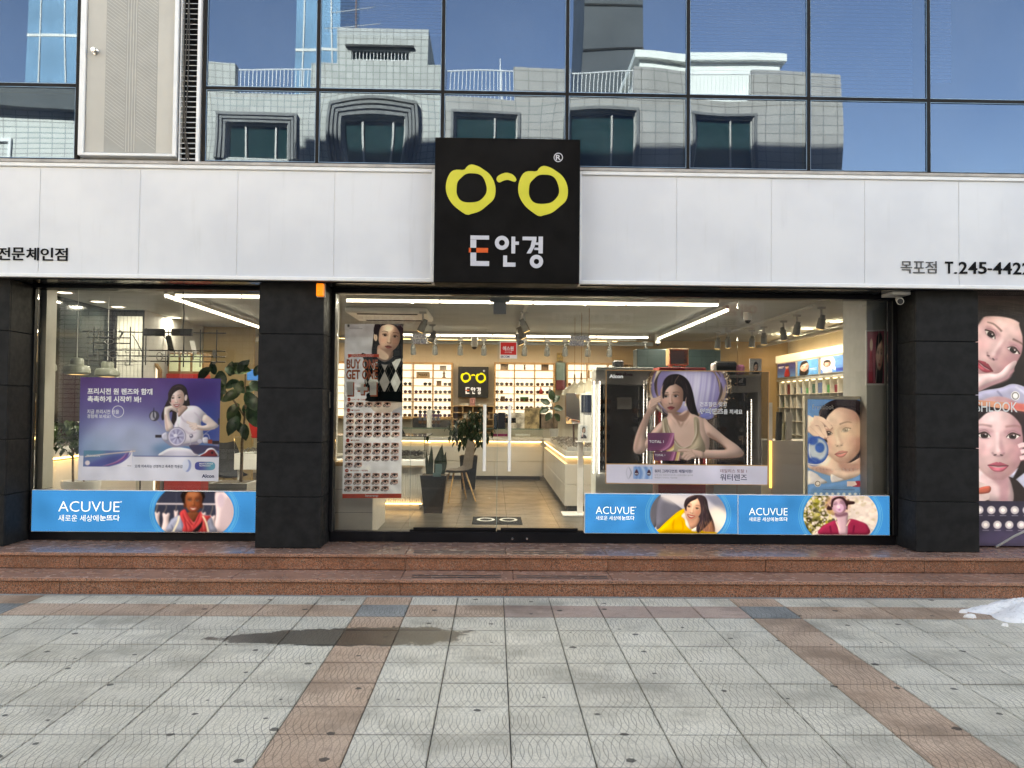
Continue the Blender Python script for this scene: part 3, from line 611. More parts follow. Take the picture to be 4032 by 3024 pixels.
    cv.poly([(800, 690), (850, 680), (890, 850), (960, 980), (1060, 1040), (1140, 1020), (1190, 900), (1180, 680), (1240, 690), (1260, 860), (1320, 1000), (1300, 1100), (1060, 1140), (900, 1080), (820, 960), (800, 850)], TOP, 5)
    for p in ([(820, 700), (840, 860), (900, 980)], [(870, 760), (930, 930), (1020, 1030)], [(1220, 700), (1225, 880), (1160, 1010)], [(960, 990), (1060, 1052), (1160, 1010)], [(1000, 1080), (1120, 1090), (1260, 1040)]): cv.line(p, 22, TS, 14, .8, taper=True); cv.line([(x-16, y-8) for x, y in p], 14, TL, 8, .8, taper=True)
    face(cv, 912, 420, 194, -.03, -.35, SK, SH, (168, 66, 70), (52, 38, 34), (34, 22, 20), wid=.70, blush=(216, 150, 132))
    cv.ell(1096, 470, 22, 60, SK, .12, 5); cv.ell(1078, 512, 12, 18, (240, 226, 200), 0, 3)
    cv.poly([(800, 420), (800, 300), (850, 190), (960, 140), (950, 250), (880, 285), (830, 350), (815, 430)], H, 6)
    cv.poly([(955, 140), (1060, 170), (1130, 270), (1170, 420), (1210, 600), (1150, 620), (1100, 540), (1085, 470), (1090, 400), (1040, 310), (960, 255), (945, 250)], H, 6)
    cv.line([(1000, 150), (960, 210), (945, 255)], 9, (150, 116, 104), 4, .8); cv.strands(cv.mask([(960, 145), (1100, 190), (1170, 420), (1090, 400)]), (90, 74, 72), 50, (960, 150, 1150, 400), lambda x, y: 1.0, 3, 110, .3)
    # boxes and hand
    K(cv.rect(620, 860, 942, 1080, (136, 74, 106)), 1); K(cv.rect(700, 1090, 1020, 1198, (132, 76, 100)), 1)
    b1 = cv.mask([(620, 860), (942, 860), (942, 1080), (620, 1080)]); b2 = cv.mask([(700, 1090), (1020, 1090), (1020, 1198), (700, 1198)])
    for b, ox, oy, sc in ((b1, 620, 860, 1.), (b2, 700, 1090, .8)):
        cv.ell(ox+30, oy+40, 200*sc, 160*sc, (96, 60, 84), 0, 120, .7, b)
        for k, col in enumerate([(168, 96, 130), (206, 140, 168), (128, 60, 96), (226, 196, 110), (240, 226, 160)]): cv.line([(ox+(110+k*34)*sc, oy+240*sc), (ox+(230+k*30)*sc, oy+160*sc), (ox+(300+k*22)*sc, oy-10)], 26*sc, col, 6, .85, b)
    K(cv.poly([(980, 1076), (1060, 1050), (1180, 1060), (1300, 1090), (1300, 1165), (1200, 1150), (1120, 1190), (1040, 1160), (1060, 1100), (1000, 1090)], SK, 6), 1)
    for a in ([(1160, 1080), (1080, 1066), (990, 1074)], [(1170, 1100), (1090, 1110), (1045, 1160)], [(1190, 1115), (1120, 1130), (1075, 1185)], [(1200, 1130), (1150, 1145), (1100, 1192)]): hand(cv, a, 32, SK, SH, 4)
    cv.rect(106, 1200, 2108, 1240, (30, 26, 26), 14, .5)
    # white text panel, orange rims
    K(cv.rect(100, 1250, 2112, 1490, (226, 220, 232)), .95)
    cv.rect(445, 1275, 680, 1425, (150, 186, 226)); 
    for k in range(5): cv.line([(470+k*40, 1275), (500+k*40, 1350), (480+k*44, 1425)], 24, random.choice([(206, 224, 244), (110, 156, 212)]), 12, .8)
    for x in (485, 638): cv.poly([(x, 1310), (x+22, 1350), (x+16, 1378), (x, 1384), (x-16, 1378), (x-22, 1350)], (84, 34, 46), 1)
    cv.line([(385, 1275), (420, 1350), (390, 1430)], 8, (120, 124, 138), 2, taper=True); cv.line([(375, 1285), (360, 1350), (382, 1430)], 3, (150, 150, 160), 1)
    OR = (206, 158, 112)
    for a in ([(106, 92), (2108, 92)], [(110, 88), (110, 1488)], [(2104, 88), (2104, 1488)], [(106, 1246), (2108, 1246)], [(106, 1484), (2108, 1484)]): K(cv.line(a, 12, OR), .95)
    cv.speckle(.012); return cv
def pic_lens(wv=1500):
    """bottle-blue portrait poster with hand and a big blue lens"""
    cv = Cv(213, 150, 1035, 1500, 380, (92, 150, 212)); cv.grad((84, 146, 214), (104, 160, 216))
    SK, SH = (244, 222, 212), (190, 150, 144); H = (36, 28, 34)
    cv.poly([(380, 420), (390, 290), (520, 180), (720, 130), (920, 160), (1060, 300), (1060, 1130), (900, 1110), (760, 1040), (560, 1010), (470, 900), (430, 700)], H, 10)
    cv.poly([(560, 880), (760, 1030), (1060, 900), (1060, 1150), (860, 1240), (700, 1260), (520, 1200), (330, 1140), (213, 1080), (213, 1010), (400, 1020)], SK, 10); cv.poly([(700, 980), (860, 1020), (1060, 820), (1060, 1060), (880, 1130), (760, 1150), (640, 1060)], SH, 50, .85); cv.ell(420, 1120, 160, 40, SH, .2, 40, .7)
    cv.poly([(213, 1140), (330, 1170), (400, 1230), (480, 1300), (213, 1340)], (216, 222, 236), 8); cv.poly([(540, 1180), (640, 1220), (720, 1260), (560, 1300)], (222, 226, 238), 8)
    fm, T = face(cv, 672, 612, 412, -.20, -.55, SK, SH, (206, 116, 122), (96, 74, 70), (92, 92, 100), light=-1, wid=.72, blush=(228, 176, 168), gap=.02)
    cv.ell(860, 560, 330, 110, (248, 236, 212), -.1, 90, .45, fm); cv.ell(690, 760, 130, 180, (252, 240, 222), 0, 120, .4, fm)
    cv.poly([(390, 560), (380, 400), (420, 280), (540, 190), (740, 150), (940, 180), (1045, 330), (1045, 620), (990, 480), (900, 330), (760, 270), (640, 262), (540, 330), (470, 430), (450, 600), (490, 740), (440, 700)], H, 14); cv.strands(cv.mask([(560, 180), (900, 180), (1040, 340), (900, 320), (700, 262), (540, 320)]), (96, 82, 86), 50, (540, 190, 1000, 330), lambda x, y: .35+(x-700)*.0012, 4, 180, .3)
    cv.poly([(213, 380), (290, 400), (400, 410), (470, 450), (556, 540), (540, 560), (440, 510), (420, 520), (480, 690), (440, 690), (340, 640), (260, 590), (213, 600)], SK, 6)
    for a in ([(300, 410), (420, 430), (545, 548)], [(300, 470), (400, 500), (470, 680)], [(260, 510), (330, 560), (440, 685)], [(220, 540), (270, 590), (360, 670)]): hand(cv, a, 66, SK, SH, 10)
    cv.ell(345, 850, 160, 190, (38, 92, 186), 0, 10); cv.ell(360, 840, 126, 150, (206, 228, 246), 0, 34, .9); cv.ell(385, 815, 66, 70, (40, 104, 202), 0, 20); cv.ell(290, 720, 70, 60, (30, 90, 196), 0, 30, .9); cv.line([(240, 760), (250, 940), (340, 1010)], 20, (236, 244, 252), 12, .8); cv.ell(300, 1010, 90, 60, (24, 80, 190), 0, 30, .8); cv.line([(213, 1036), (320, 1052), (440, 1030)], 16, (232, 240, 250), 10, .9)
    cv.poly([(213, 1335), (430, 1312), (700, 1270), (880, 1215), (1060, 1140), (1060, 1520), (213, 1520)], (86, 148, 212), 3)
    cv.ell(355, 1310, 46, 46, (226, 230, 236)); cv.ell(355, 1310, 38, 38, (130, 130, 134)); cv.ell(355, 1310, 26, 26, (240, 240, 242), 0, 8)
    cv.rect(762, 1275, 958, 1345, (232, 222, 230)); cv.poly([(880, 1275), (958, 1275), (958, 1345), (840, 1345), (900, 1320)], (160, 40, 66), 2)
    cv.line([(430, 1392), (870, 1392)], 10, (70, 90, 130), 3, .7)
    for i in range(9): cv.ell(325+i*79, 1455, 26, 26, (172, 206, 232), 0, 4); cv.ell(325+i*79, 1455, 13, 13, (240, 246, 250), 0, 4)
    cv.speckle(.012); return cv
def pic_wall():
    cv = Cv(107, 10, 470, 1585, 300, (40, 34, 36)); SK, SH = (238, 208, 212), (184, 136, 146); H = (40, 34, 36)
    cv.rect(100, 0, 480, 690, (30, 27, 28))
    fm, T = face(cv, 260, 327, 250, .62, .05, SK, SH, (200, 84, 100), (92, 68, 64), (40, 26, 26), wid=.70, light=-1, gap=.03, blush=(236, 170, 176))
    cv.poly([(90, 0), (480, 0), (480, 330), (440, 260), (390, 200), (330, 165), (240, 150), (160, 155), (90, 170)], H, 8); cv.poly([(380, 190), (480, 220), (480, 560), (380, 560), (345, 480), (390, 380), (396, 280)], (34, 26, 26), 10)
    cv.strands(cv.mask([(90, 10), (480, 10), (480, 180), (90, 160)]), (82, 68, 68), 60, (100, 30, 420, 150), lambda x, y: .12, 3, 120, .35)
    cv.poly([(90, 530), (180, 512), (250, 508), (300, 460), (346, 430), (358, 445), (320, 510), (300, 545), (200, 590), (130, 625), (90, 640)], SK, 6); cv.line([(120, 615), (200, 580), (300, 540), (330, 490)], 22, SH, 16, .8)
    cv.poly([(90, 650), (150, 620), (260, 600), (330, 575), (400, 590), (480, 640), (480, 740), (90, 690)], (170, 172, 200), 6); cv.line([(240, 620), (270, 660), (260, 700)], 12, (130, 132, 168), 10, .8); cv.line([(350, 590), (410, 640), (420, 700)], 14, (214, 216, 236), 10, .8)
    cv.ell(350, 650, 27, 29, (226, 226, 228)); cv.ell(350, 650, 22, 24, (110, 108, 112)); cv.ell(350, 650, 16, 18, (238, 238, 240), 0, 4)
    cv.rect(100, 730, 480, 1310, (44, 34, 36)); cv.poly([(300, 1140), (360, 1180), (480, 1300), (480, 1120), (420, 1080)], (190, 196, 220), 6)
    cv.poly([(180, 1100), (300, 1150), (330, 1310), (200, 1310), (110, 1230), (110, 1120)], SK, 8); cv.poly([(210, 1170), (300, 1140), (300, 1310), (250, 1310), (250, 1220)], SH, 30, .8)
    fm, T = face(cv, 244, 917, 256, .02, .05, SK, SH, (206, 104, 124), (150, 106, 108), (64, 50, 50), wid=.66, light=-1, gap=.035, blush=(240, 178, 186))
    cv.poly([(90, 690), (300, 716), (480, 740), (480, 1010), (420, 970), (402, 880), (360, 800), (300, 752), (240, 742), (180, 756), (130, 800), (90, 830)], (52, 38, 42), 8); cv.poly([(392, 820), (480, 820), (480, 1150), (420, 1120), (330, 1180), (380, 1060), (396, 940)], (40, 30, 32), 10)
    for a in ([(470, 960), (400, 955), (365, 965)], [(470, 985), (420, 990), (380, 1000)], [(470, 1020), (410, 1030), (375, 1040)]): hand(cv, a, 30, SK, SH, 6)
    cv.poly([(90, 676), (480, 706), (480, 758), (90, 706)], (226, 160, 132), 0, smooth=False); cv.poly([(300, 692), (480, 706), (480, 758), (300, 732)], (216, 96, 96), 30, .8, smooth=False)
    cv.poly([(90, 1190), (190, 1212), (192, 1252), (180, 1300), (90, 1310)], (226, 204, 204), 2); cv.poly([(120, 1230), (192, 1215), (188, 1255), (110, 1262)], (206, 104, 86), 3)
    cv.rect(90, 1307, 480, 1600, (50, 46, 66)); cv.ell(300, 1560, 200, 80, (84, 76, 110), 0, 70, .7)
    for x, y in ((128, 1363), (200, 1363), (271, 1363), (342, 1363), (166, 1455), (237, 1455), (308, 1455), (414, 1363), (380, 1455)):
        cv.ell(x, y, 26, 26, (150, 146, 156), 0, 2); cv.ell(x, y, 23, 23, (206, 200, 206), 0, 2); cv.ell(x, y, 12, 12, (250, 246, 244), 0, 6); cv.line([(x-20, y+34), (x+20, y+34)], 5, (176, 172, 186), 1, .7)
    cv.speckle(.012); return cv
BLUE = (4, 142, 234)
def lightbox_base(u0, v0, u1, v1, cx, cyy, rx, ry, bg, arcs):
    cv = Cv(u0, v0, u1, v1, 620, BLUE); t = np.linspace(0, 2*math.pi, 72, endpoint=False)
    disc = cv.mask(np.stack([cx+rx*np.cos(t), cyy+ry*np.sin(t)], 1)); cv.put(disc, bg); return cv, disc
def rings(cv, cx, cyy, rx, ry):
    for o, e in ((.045, 1.05), (.075, 1.07), (.12, 1.10)):
        for sg in (-1, 1):
            a = np.linspace(-.62, .62, 14); cv.line([(cx+sg*rx*(1+o)*math.cos(x), cyy+ry*e*1.08*math.sin(x)) for x in a], rx*.012, (126, 200, 248), 0, .7)
def pic_scarf():
    cv, d = lightbox_base(-2129, 75, 2195, 845, 1008, 455, 768, 560, (46, 54, 78), 0)
    cv.rect(250, 298, 1430, 326, (206, 208, 232), 3, 1, d); cv.line([(655, 90), (655, 300)], 12, (70, 80, 108), 4, .8, d)
    cv.poly([(1425, 60), (1800, 60), (1800, 860), (1395, 860), (1430, 500)], (200, 194, 216), 6, 1, d); cv.ell(1640, 560, 130, 380, (176, 168, 192), .1, 60, .8, d); cv.ell(1520, 240, 70, 140, (178, 172, 206), 0, 40, .7, d)
    for x, y, w in ((290, 480, 60), (462, 500, 80), (655, 450, 45), (1180, 480, 60), (1360, 540, 70)):
        cv.poly([(x-w*.9, y), (x-w*.4, y-16), (x, y+10), (x+w*.4, y-16), (x+w*.9, y), (x+w*.7, y+140), (x+w*1.2, y+420), (x-w*1.2, y+420), (x-w*.7, y+140)], (214, 208, 228), 5, 1, d); cv.line([(x, 330), (x, 400), (x-w*.7, y)], 8, (190, 176, 160), 2, .9, d)
    JE, JS = (136, 152, 190), (82, 94, 136)
    cv.poly([(530, 860), (540, 640), (640, 560), (740, 520), (1000, 560), (1240, 520), (1340, 560), (1390, 700), (1400, 860)], JE, 6, 1, d)
    for p in ([(560, 700), (600, 780), (580, 850)], [(760, 560), (780, 700), (800, 850)], [(1300, 640), (1290, 740), (1340, 850)]): cv.line(p, 26, JS, 18, .8, d, taper=True)
    SK, SH = (150, 92, 66), (84, 46, 36)
    cv.poly([(880, 470), (1100, 470), (1060, 600), (990, 660), (900, 580)], (110, 64, 48), 10, 1, d)
    cv.ell(975, 200, 215, 190, (30, 24, 26), 0, 20, 1, d)
    for k in range(60): cv.ell(975+205*math.cos(-k*math.pi/59), 180+150*math.sin(-k*math.pi/59)*random.uniform(.8, 1.05), 24, 24, (28, 22, 24), 0, 8, 1, d)
    fm, T = face(cv, 988, 256, 214, .03, .0, SK, SH, (150, 66, 70), (44, 28, 26), (40, 24, 20), smile=1.1, eyes=.45, wid=.75, blush=(170, 90, 66))
    cv.ell(985, 130, 110, 40, (182, 122, 92), 0, 50, .6, fm)
    for e in (-1, 1): cv.ell(985+e*160, 345, 26, 50, SH, 0, 8, 1, d)
    RE, RS, RL = (190, 66, 76), (124, 34, 46), (216, 104, 108)
    cv.poly([(730, 470), (820, 410), (870, 480), (930, 580), (1010, 660), (1060, 560), (1130, 450), (1180, 520), (1330, 540), (1260, 640), (1240, 860), (820, 860), (800, 700), (740, 560)], RE, 6, 1, d)
    for p in ([(780, 470), (830, 600), (930, 720), (960, 800)], [(820, 620), (860, 740), (880, 850)], [(1120, 480), (1080, 620), (1000, 740)], [(1180, 560), (1160, 700), (1180, 850)], [(900, 600), (960, 680), (1000, 690)]): cv.line(p, 34, RS, 22, .8, d, taper=True); cv.line([(x+26, y-6) for x, y in p], 20, RL, 14, .7, d, taper=True)
    cv.poly([(960, 860), (1130, 680), (1170, 640), (1140, 760), (1040, 860)], (30, 26, 34), 4, 1, d)
    cv.line([(715, 540), (690, 660), (600, 850)], 34, (220, 222, 212), 3, 1, d); cv.line([(1170, 530), (1240, 660), (1290, 850)], 34, (220, 218, 206), 3, 1, d)
    cv.line([(420, 60), (300, 250), (262, 455), (300, 660)], 6, (216, 226, 240), 1, .8, d); rings(cv, 1008, 455, 768, 560); return cv
def pic_yellow():
    cv, d = lightbox_base(85, 52, 2160, 590, 1487, 325, 520, 400, (186, 198, 230), 0)
    cv.poly([(960, 60), (1110, 60), (1060, 470), (960, 480)], (96, 104, 126), 14, 1, d); cv.poly([(1100, 90), (1380, 230), (1420, 340), (1120, 520), (1050, 480)], (104, 112, 138), 10, 1, d); cv.poly([(1700, 50), (2000, 60), (2000, 300), (1850, 200)], (120, 134, 170), 40, .9, d); cv.ell(1350, 130, 240, 60, (214, 222, 242), .2, 60, .8, d); cv.ell(1880, 400, 160, 180, (236, 240, 246), 0, 90, .9, d)
    H = (52, 44, 54)
    cv.poly([(1430, 200), (1460, 110), (1560, 62), (1680, 60), (1740, 120), (1770, 270), (1830, 420), (1850, 560), (1780, 590), (1560, 590), (1560, 400), (1650, 300), (1640, 160), (1560, 90), (1470, 170), (1450, 240)], H, 6, 1, d); cv.poly([(1690, 380), (1790, 400), (1840, 500), (1840, 590), (1680, 590)], (176, 124, 104), 60, .8, d)
    cv.poly([(1080, 590), (1100, 520), (1240, 380), (1360, 280), (1450, 250), (1470, 330), (1500, 450), (1560, 540), (1640, 500), (1700, 560), (1850, 570), (1850, 600)], (240, 196, 32), 6, 1, d)
    for p in ([(1300, 390), (1280, 480), (1290, 585)], [(1400, 400), (1420, 500), (1400, 585)], [(1180, 500), (1160, 560)], [(1330, 330), (1390, 300)]): cv.line(p, 24, (206, 150, 14), 18, .8, d, taper=True)
    cv.poly([(1395, 350), (1450, 305), (1500, 430), (1530, 540), (1460, 480), (1440, 400)], (238, 238, 246), 3, 1, d); cv.poly([(1530, 545), (1620, 480), (1660, 500), (1600, 560)], (234, 234, 244), 3, 1, d)
    SK, SH = (240, 212, 198), (204, 158, 142)
    cv.poly([(1470, 360), (1490, 430), (1530, 520), (1620, 470), (1630, 360)], SH, 8, 1, d)
    face(cv, 1553, 241, 170, .22, -.1, SK, SH, (206, 96, 92), (70, 52, 50), (44, 30, 28), smile=1., eyes=.75, wid=.67)
    cv.poly([(1440, 230), (1450, 140), (1530, 75), (1620, 62), (1600, 110), (1520, 150), (1470, 210), (1462, 280)], H, 5, 1, d); cv.poly([(1600, 66), (1700, 90), (1750, 220), (1800, 400), (1700, 520), (1620, 580), (1600, 500), (1660, 380), (1660, 250), (1640, 150)], H, 6, 1, d)
    hm = cv.mask([(1640, 150), (1740, 200), (1840, 500), (1800, 590), (1600, 590), (1660, 400)]); cv.strands(hm, (120, 98, 104), 70, (1630, 150, 1800, 520), lambda x, y: 1.35, 4, 130, .4); cv.strands(hm, (206, 150, 120), 50, (1640, 400, 1820, 560), lambda x, y: 1.5, 5, 90, .4)
    rings(cv, 1487, 325, 520, 400); return cv
def pic_bubble():
    cv, d = lightbox_base(28, 74, 2080, 601, 1415, 345, 508, 400, (206, 206, 216), 0)
    for k in range(320):
        x = random.gauss(1060, 150); y = random.uniform(60, 600); q = random.uniform(8, 40); cv.ell(x, y, q, q*.9, random.choice([(60, 62, 34), (110, 116, 44), (160, 164, 66), (40, 40, 30), (204, 206, 150), (84, 88, 40)]), 0, q*.5, .75, d)
    for k in range(70):
        x = random.uniform(900, 1200); y = random.uniform(80, 600); q = random.uniform(5, 22); cv.ell(x, y, q, q, (232, 232, 240), 0, q*.3, .8, d)
    for k in range(120):
        x = random.uniform(1480, 1930); y = random.uniform(80, 600); q = random.uniform(10, 44); cv.ell(x, y, q, q*.7, random.choice([(226, 226, 234), (190, 188, 200), (176, 176, 160), (236, 234, 240)]), 0, q*.6, .6, d)
    cv.ell(1370, 200, 170, 140, (226, 176, 170), 0, 60, .6, d)
    H = (58, 38, 44)
    cv.poly([(1280, 220), (1290, 120), (1350, 84), (1430, 86), (1490, 130), (1520, 140), (1600, 150), (1600, 180), (1540, 190), (1510, 200), (1500, 260), (1420, 160), (1310, 200), (1300, 260), (1240, 265), (1225, 240), (1250, 205)], H, 5, 1, d)
    VA, VS = (150, 42, 82), (104, 22, 58)
    cv.poly([(1060, 601), (1090, 560), (1180, 520), (1200, 601)], (226, 222, 232), 6, 1, d); cv.poly([(1740, 601), (1780, 480), (1860, 560), (1880, 610)], (214, 212, 226), 6, 1, d)
    cv.poly([(1150, 601), (1150, 500), (1250, 440), (1350, 410), (1400, 520), (1480, 540), (1530, 390), (1690, 420), (1785, 480), (1760, 601)], VA, 5, 1, d); cv.line([(1270, 480), (1290, 601)], 24, VS, 16, .8, d); cv.line([(1600, 470), (1580, 601)], 24, VS, 16, .8, d)
    SK, SH = (200, 176, 206), (140, 110, 150)
    cv.poly([(1350, 310), (1500, 300), (1510, 400), (1500, 601), (1400, 601), (1370, 420)], SK, 8, 1, d); cv.poly([(1340, 300), (1500, 300), (1490, 340), (1360, 360)], (110, 74, 100), 18, .8, d)
    cv.line([(1350, 420), (1400, 540)], 14, (236, 226, 216), 2, 1, d); cv.line([(1545, 395), (1495, 480)], 14, (236, 226, 216), 2, 1, d)
    face(cv, 1392, 192, 134, -.16, .0, SK, SH, (170, 90, 130), (60, 38, 46), (50, 32, 40), eyes=.25, wid=.76, blush=(206, 160, 196))
    cv.poly([(1285, 200), (1300, 120), (1370, 86), (1450, 92), (1510, 170), (1500, 220), (1450, 130), (1380, 110), (1320, 150), (1304, 230)], H, 4, 1, d)
    cv.ell(1402, 240, 56, 60, (206, 176, 224), 0, 4, .95, d); cv.ell(1385, 222, 24, 24, (236, 220, 246), 0, 14, .9, d); cv.ell(1400, 262, 16, 10, (150, 96, 150), 0, 8, .8, d)
    rings(cv, 1415, 345, 508, 400); return cv
def pic_small(kind):
    """small portrait prints inside the shop"""
    cv = Cv(0, 0, 100, 100 if kind != 5 else 130, 110, [(60, 70, 150), (70, 150, 210), (80, 140, 210), (176, 92, 112), (204, 206, 208), (196, 202, 206), (206, 120, 170)][kind])
    SK, SH, H = (232, 204, 190), (186, 146, 130), (34, 28, 30)
    if kind == 0:
        cv.grad((50, 40, 96), (70, 120, 170)); cv.poly([(48, 40), (62, 38), (70, 95), (40, 95)], (150, 40, 50), 3); face(cv, 55, 28, 13, 0, 0, SK, SH, smile=1); cv.ell(55, 18, 12, 7, H, 0, 2); cv.rect(6, 20, 36, 26, (220, 220, 232)); cv.rect(6, 30, 30, 34, (200, 200, 226))
    elif kind in (1, 3):
        cx = 34 if kind == 1 else 72; cv.poly([(cx-20, 40), (cx-12, 8), (cx+14, 8), (cx+22, 60), (cx+14, 100), (cx-22, 100)], H, 3); face(cv, cx, 44, 30, .1, .3, SK, SH); cv.poly([(cx-20, 45), (cx-14, 12), (cx+14, 12), (cx+8, 20), (cx-12, 30)], H, 3)
        if kind == 3: cv.poly([(10, 100), (16, 40), (30, 40), (34, 100)], (196, 60, 80), 3); cv.line([(50, 100), (62, 50), (70, 0)], 3, (226, 206, 200), 1); cv.ell(24, 26, 9, 12, SK, 0, 2)
        else: cv.rect(60, 58, 94, 62, (220, 230, 240)); cv.rect(64, 68, 94, 71, (210, 226, 240))
    elif kind == 2:
        cv.ell(28, 40, 34, 50, (226, 232, 236)); cv.poly([(12, 100), (14, 72), (28, 64), (44, 72), (48, 100)], (222, 206, 210), 2); cv.ell(28, 40, 16, 22, H, 0, 3); face(cv, 28, 44, 16, 0, 0, SK, SH); cv.ell(28, 26, 14, 7, H, 0, 2); cv.rect(66, 76, 100, 96, (40, 70, 160)); cv.rect(56, 66, 64, 84, (230, 236, 240))
    elif kind in (4, 5):
        b = cv.H/cv.k; cv.poly([(20, b), (30, b*.74), (70, b*.74), (86, b)], (60, 58, 72), 3); cv.poly([(30, 50), (36, 20), (56, 12), (72, 26), (74, 60), (66, 74), (36, 74)], H, 3); face(cv, 52, 48, 24, .12, .1, SK, SH); cv.poly([(32, 46), (38, 22), (58, 16), (70, 32), (60, 28), (44, 34)], H, 3); cv.line([(30, b*.9), (40, 76), (44, 66)], 9, SK, 2)
        if kind == 5: cv.rect(8, 8, 92, 12, (180, 186, 194))
    else:
        for k in range(40): cv.ell(random.uniform(0, 100), random.uniform(0, 100), 8, 6, random.choice([(236, 170, 206), (206, 90, 150), (240, 220, 232)]), 0, 2)
    return cv
# ================================================================= setting: ground, pavement, steps
def tile_mat(name, ca, cb, groove=.74, arcs=True, rough=.62):
    m, n, l, p = nt(name); P = posn(n)
    tc = n.new('ShaderNodeTexCoord'); so = n.new('ShaderNodeSeparateXYZ'); l.new(tc.outputs['Object'], so.inputs[0])
    sp = n.new('ShaderNodeSeparateXYZ'); l.new(P, sp.inputs[0])
    oi = n.new('ShaderNodeObjectInfo')
    base = mixc(n, l, maprange(n, l, noise(n, l, P, 2.3, 6, .6), .32, .68), ca, cb)
    base = mixc(n, l, maprange(n, l, noise(n, l, P, 95, 3, .75), .42, .62, 0, .55), base, tuple(c*.5 for c in ca))          # granular concrete
    base = mixc(n, l, maprange(n, l, noise(n, l, P, 150, 3, .6), .56, .68, 0, .45), base, tuple(min(1, c*1.4) for c in cb))
    base = mixc(n, l, math_n(n, l, 'MULTIPLY', oi.outputs['Random'], .34), base, tuple(c*.62 for c in ca))
    ed = math_n(n, l, 'MAXIMUM', math_n(n, l, 'ABSOLUTE', so.outputs[0]), math_n(n, l, 'ABSOLUTE', so.outputs[1]))
    base = mixc(n, l, math_n(n, l, 'MULTIPLY', maprange(n, l, ed, .180, .199, 0, .5), maprange(n, l, noise(n, l, P, 7, 5, .65), .35, .62, 0, 1)), base, tuple(c*.35 for c in ca))                     # tile to tile
    h = None
    if arcs:
        y2 = math_n(n, l, 'MULTIPLY', math_n(n, l, 'POWER', math_n(n, l, 'ABSOLUTE', math_n(n, l, 'DIVIDE', so.outputs[1], .2)), 2.), .052)
        lines = []
        for op in ('SUBTRACT', 'ADD'):
            a = math_n(n, l, 'ADD', math_n(n, l, op, sp.outputs[0], y2), 0. if op == 'ADD' else .0205)
            pp = math_n(n, l, 'PINGPONG', a, .0205)
            lines.append(maprange(n, l, pp, .0010, .0031, 1, 0))
        wob = maprange(n, l, noise(n, l, P, 3.1, 2), .35, .6, .5, 1)
        lm = math_n(n, l, 'MULTIPLY', math_n(n, l, 'MAXIMUM', *lines), wob)
        base = mixc(n, l, math_n(n, l, 'MULTIPLY', lm, groove), base, tuple(c*.22 for c in ca)); h = math_n(n, l, 'MULTIPLY', lm, -1)
    base = mixc(n, l, maprange(n, l, math_n(n, l, 'ABSOLUTE', so.outputs[1]), .1915, .1965, 0, .6), base, tuple(c*.2 for c in ca))
    # grime blotches, gum spots, wet stain
    base = mixc(n, l, maprange(n, l, noise(n, l, P, 1.1, 7, .68), .46, .68, 0, .8), base, tuple(c*.40 for c in ca))
    base = mixc(n, l, maprange(n, l, noise(n, l, P, 9, 6, .7), .52, .70, 0, .5), base, tuple(c*.45 for c in ca))
    vo = n.new('ShaderNodeTexVoronoi'); vo.voronoi_dimensions = '2D'; vo.inputs['Scale'].default_value = 2.7; l.new(P, vo.inputs['Vector'])
    wv = n.new('ShaderNodeSeparateColor'); l.new(vo.outputs['Color'], wv.inputs[0])
    gum = math_n(n, l, 'MULTIPLY', maprange(n, l, math_n(n, l, 'SUBTRACT', math_n(n, l, 'ADD', vo.outputs['Distance'], math_n(n, l, 'MULTIPLY', noise(n, l, P, 45, 3), .07)), math_n(n, l, 'MULTIPLY', wv.outputs[1], .05)), .062, .050, 0, 1), math_n(n, l, 'GREATER_THAN', wv.outputs[0], .5))
    base = mixc(n, l, math_n(n, l, 'MULTIPLY', gum, .85), base, (.022, .021, .021))
    dx = math_n(n, l, 'DIVIDE', math_n(n, l, 'ADD', sp.outputs[0], 1.10), .98); dy = math_n(n, l, 'DIVIDE', math_n(n, l, 'SUBTRACT', sp.outputs[1], math_n(n, l, 'ADD', math_n(n, l, 'MULTIPLY', sp.outputs[0], .075), 6.235)), math_n(n, l, 'ADD', math_n(n, l, 'MULTIPLY', sp.outputs[0], .10), .36))
    rr = math_n(n, l, 'ADD', math_n(n, l, 'MULTIPLY', dx, dx), math_n(n, l, 'MULTIPLY', dy, dy))
    rr = math_n(n, l, 'ADD', rr, math_n(n, l, 'MULTIPLY', math_n(n, l, 'SUBTRACT', noise(n, l, P, 7.5, 7, .72), .5), 1.9))
    wet = maprange(n, l, rr, .95, .84, 0, 1)
    base = mixc(n, l, math_n(n, l, 'MULTIPLY', wet, .92), base, mixc(n, l, 1., base, (.13, .125, .12), 'MULTIPLY'))
    l.new(base, p.inputs['Base Color'])
    l.new(maprange(n, l, wet, 0, 1, rough, .32), p.inputs['Roughness']); p.inputs['Specular IOR Level'].default_value = .35
    b = n.new('ShaderNodeBump'); b.inputs['Strength'].default_value = .5; b.inputs['Distance'].default_value = .002
    g = noise(n, l, P, 380, 2)
    l.new(math_n(n, l, 'ADD', g, h) if h is not None else g, b.inputs['Height']); l.new(b.outputs[0], p.inputs['Normal'])
    return m
T_GREY = tile_mat('grey paver', (.71, .655, .53), (.84, .78, .65)); T_BROWN = tile_mat('tan paver', (.58, .39, .275), (.72, .52, .39), .8)
T_PINK = tile_mat('smooth pink paver', (.50, .35, .285), (.57, .42, .345), arcs=False); T_BLUE = tile_mat('blue grey paver', (.27, .285, .27), (.36, .375, .36))
m_joint = mat('sandy joint', (.045, .042, .038), .9, var=.3, nscale=20)
g = MB().add([(-400, -400, -.03), (400, -400, -.03), (400, 400, -.03), (-400, 400, -.03)], [(0, 1, 2, 3)])
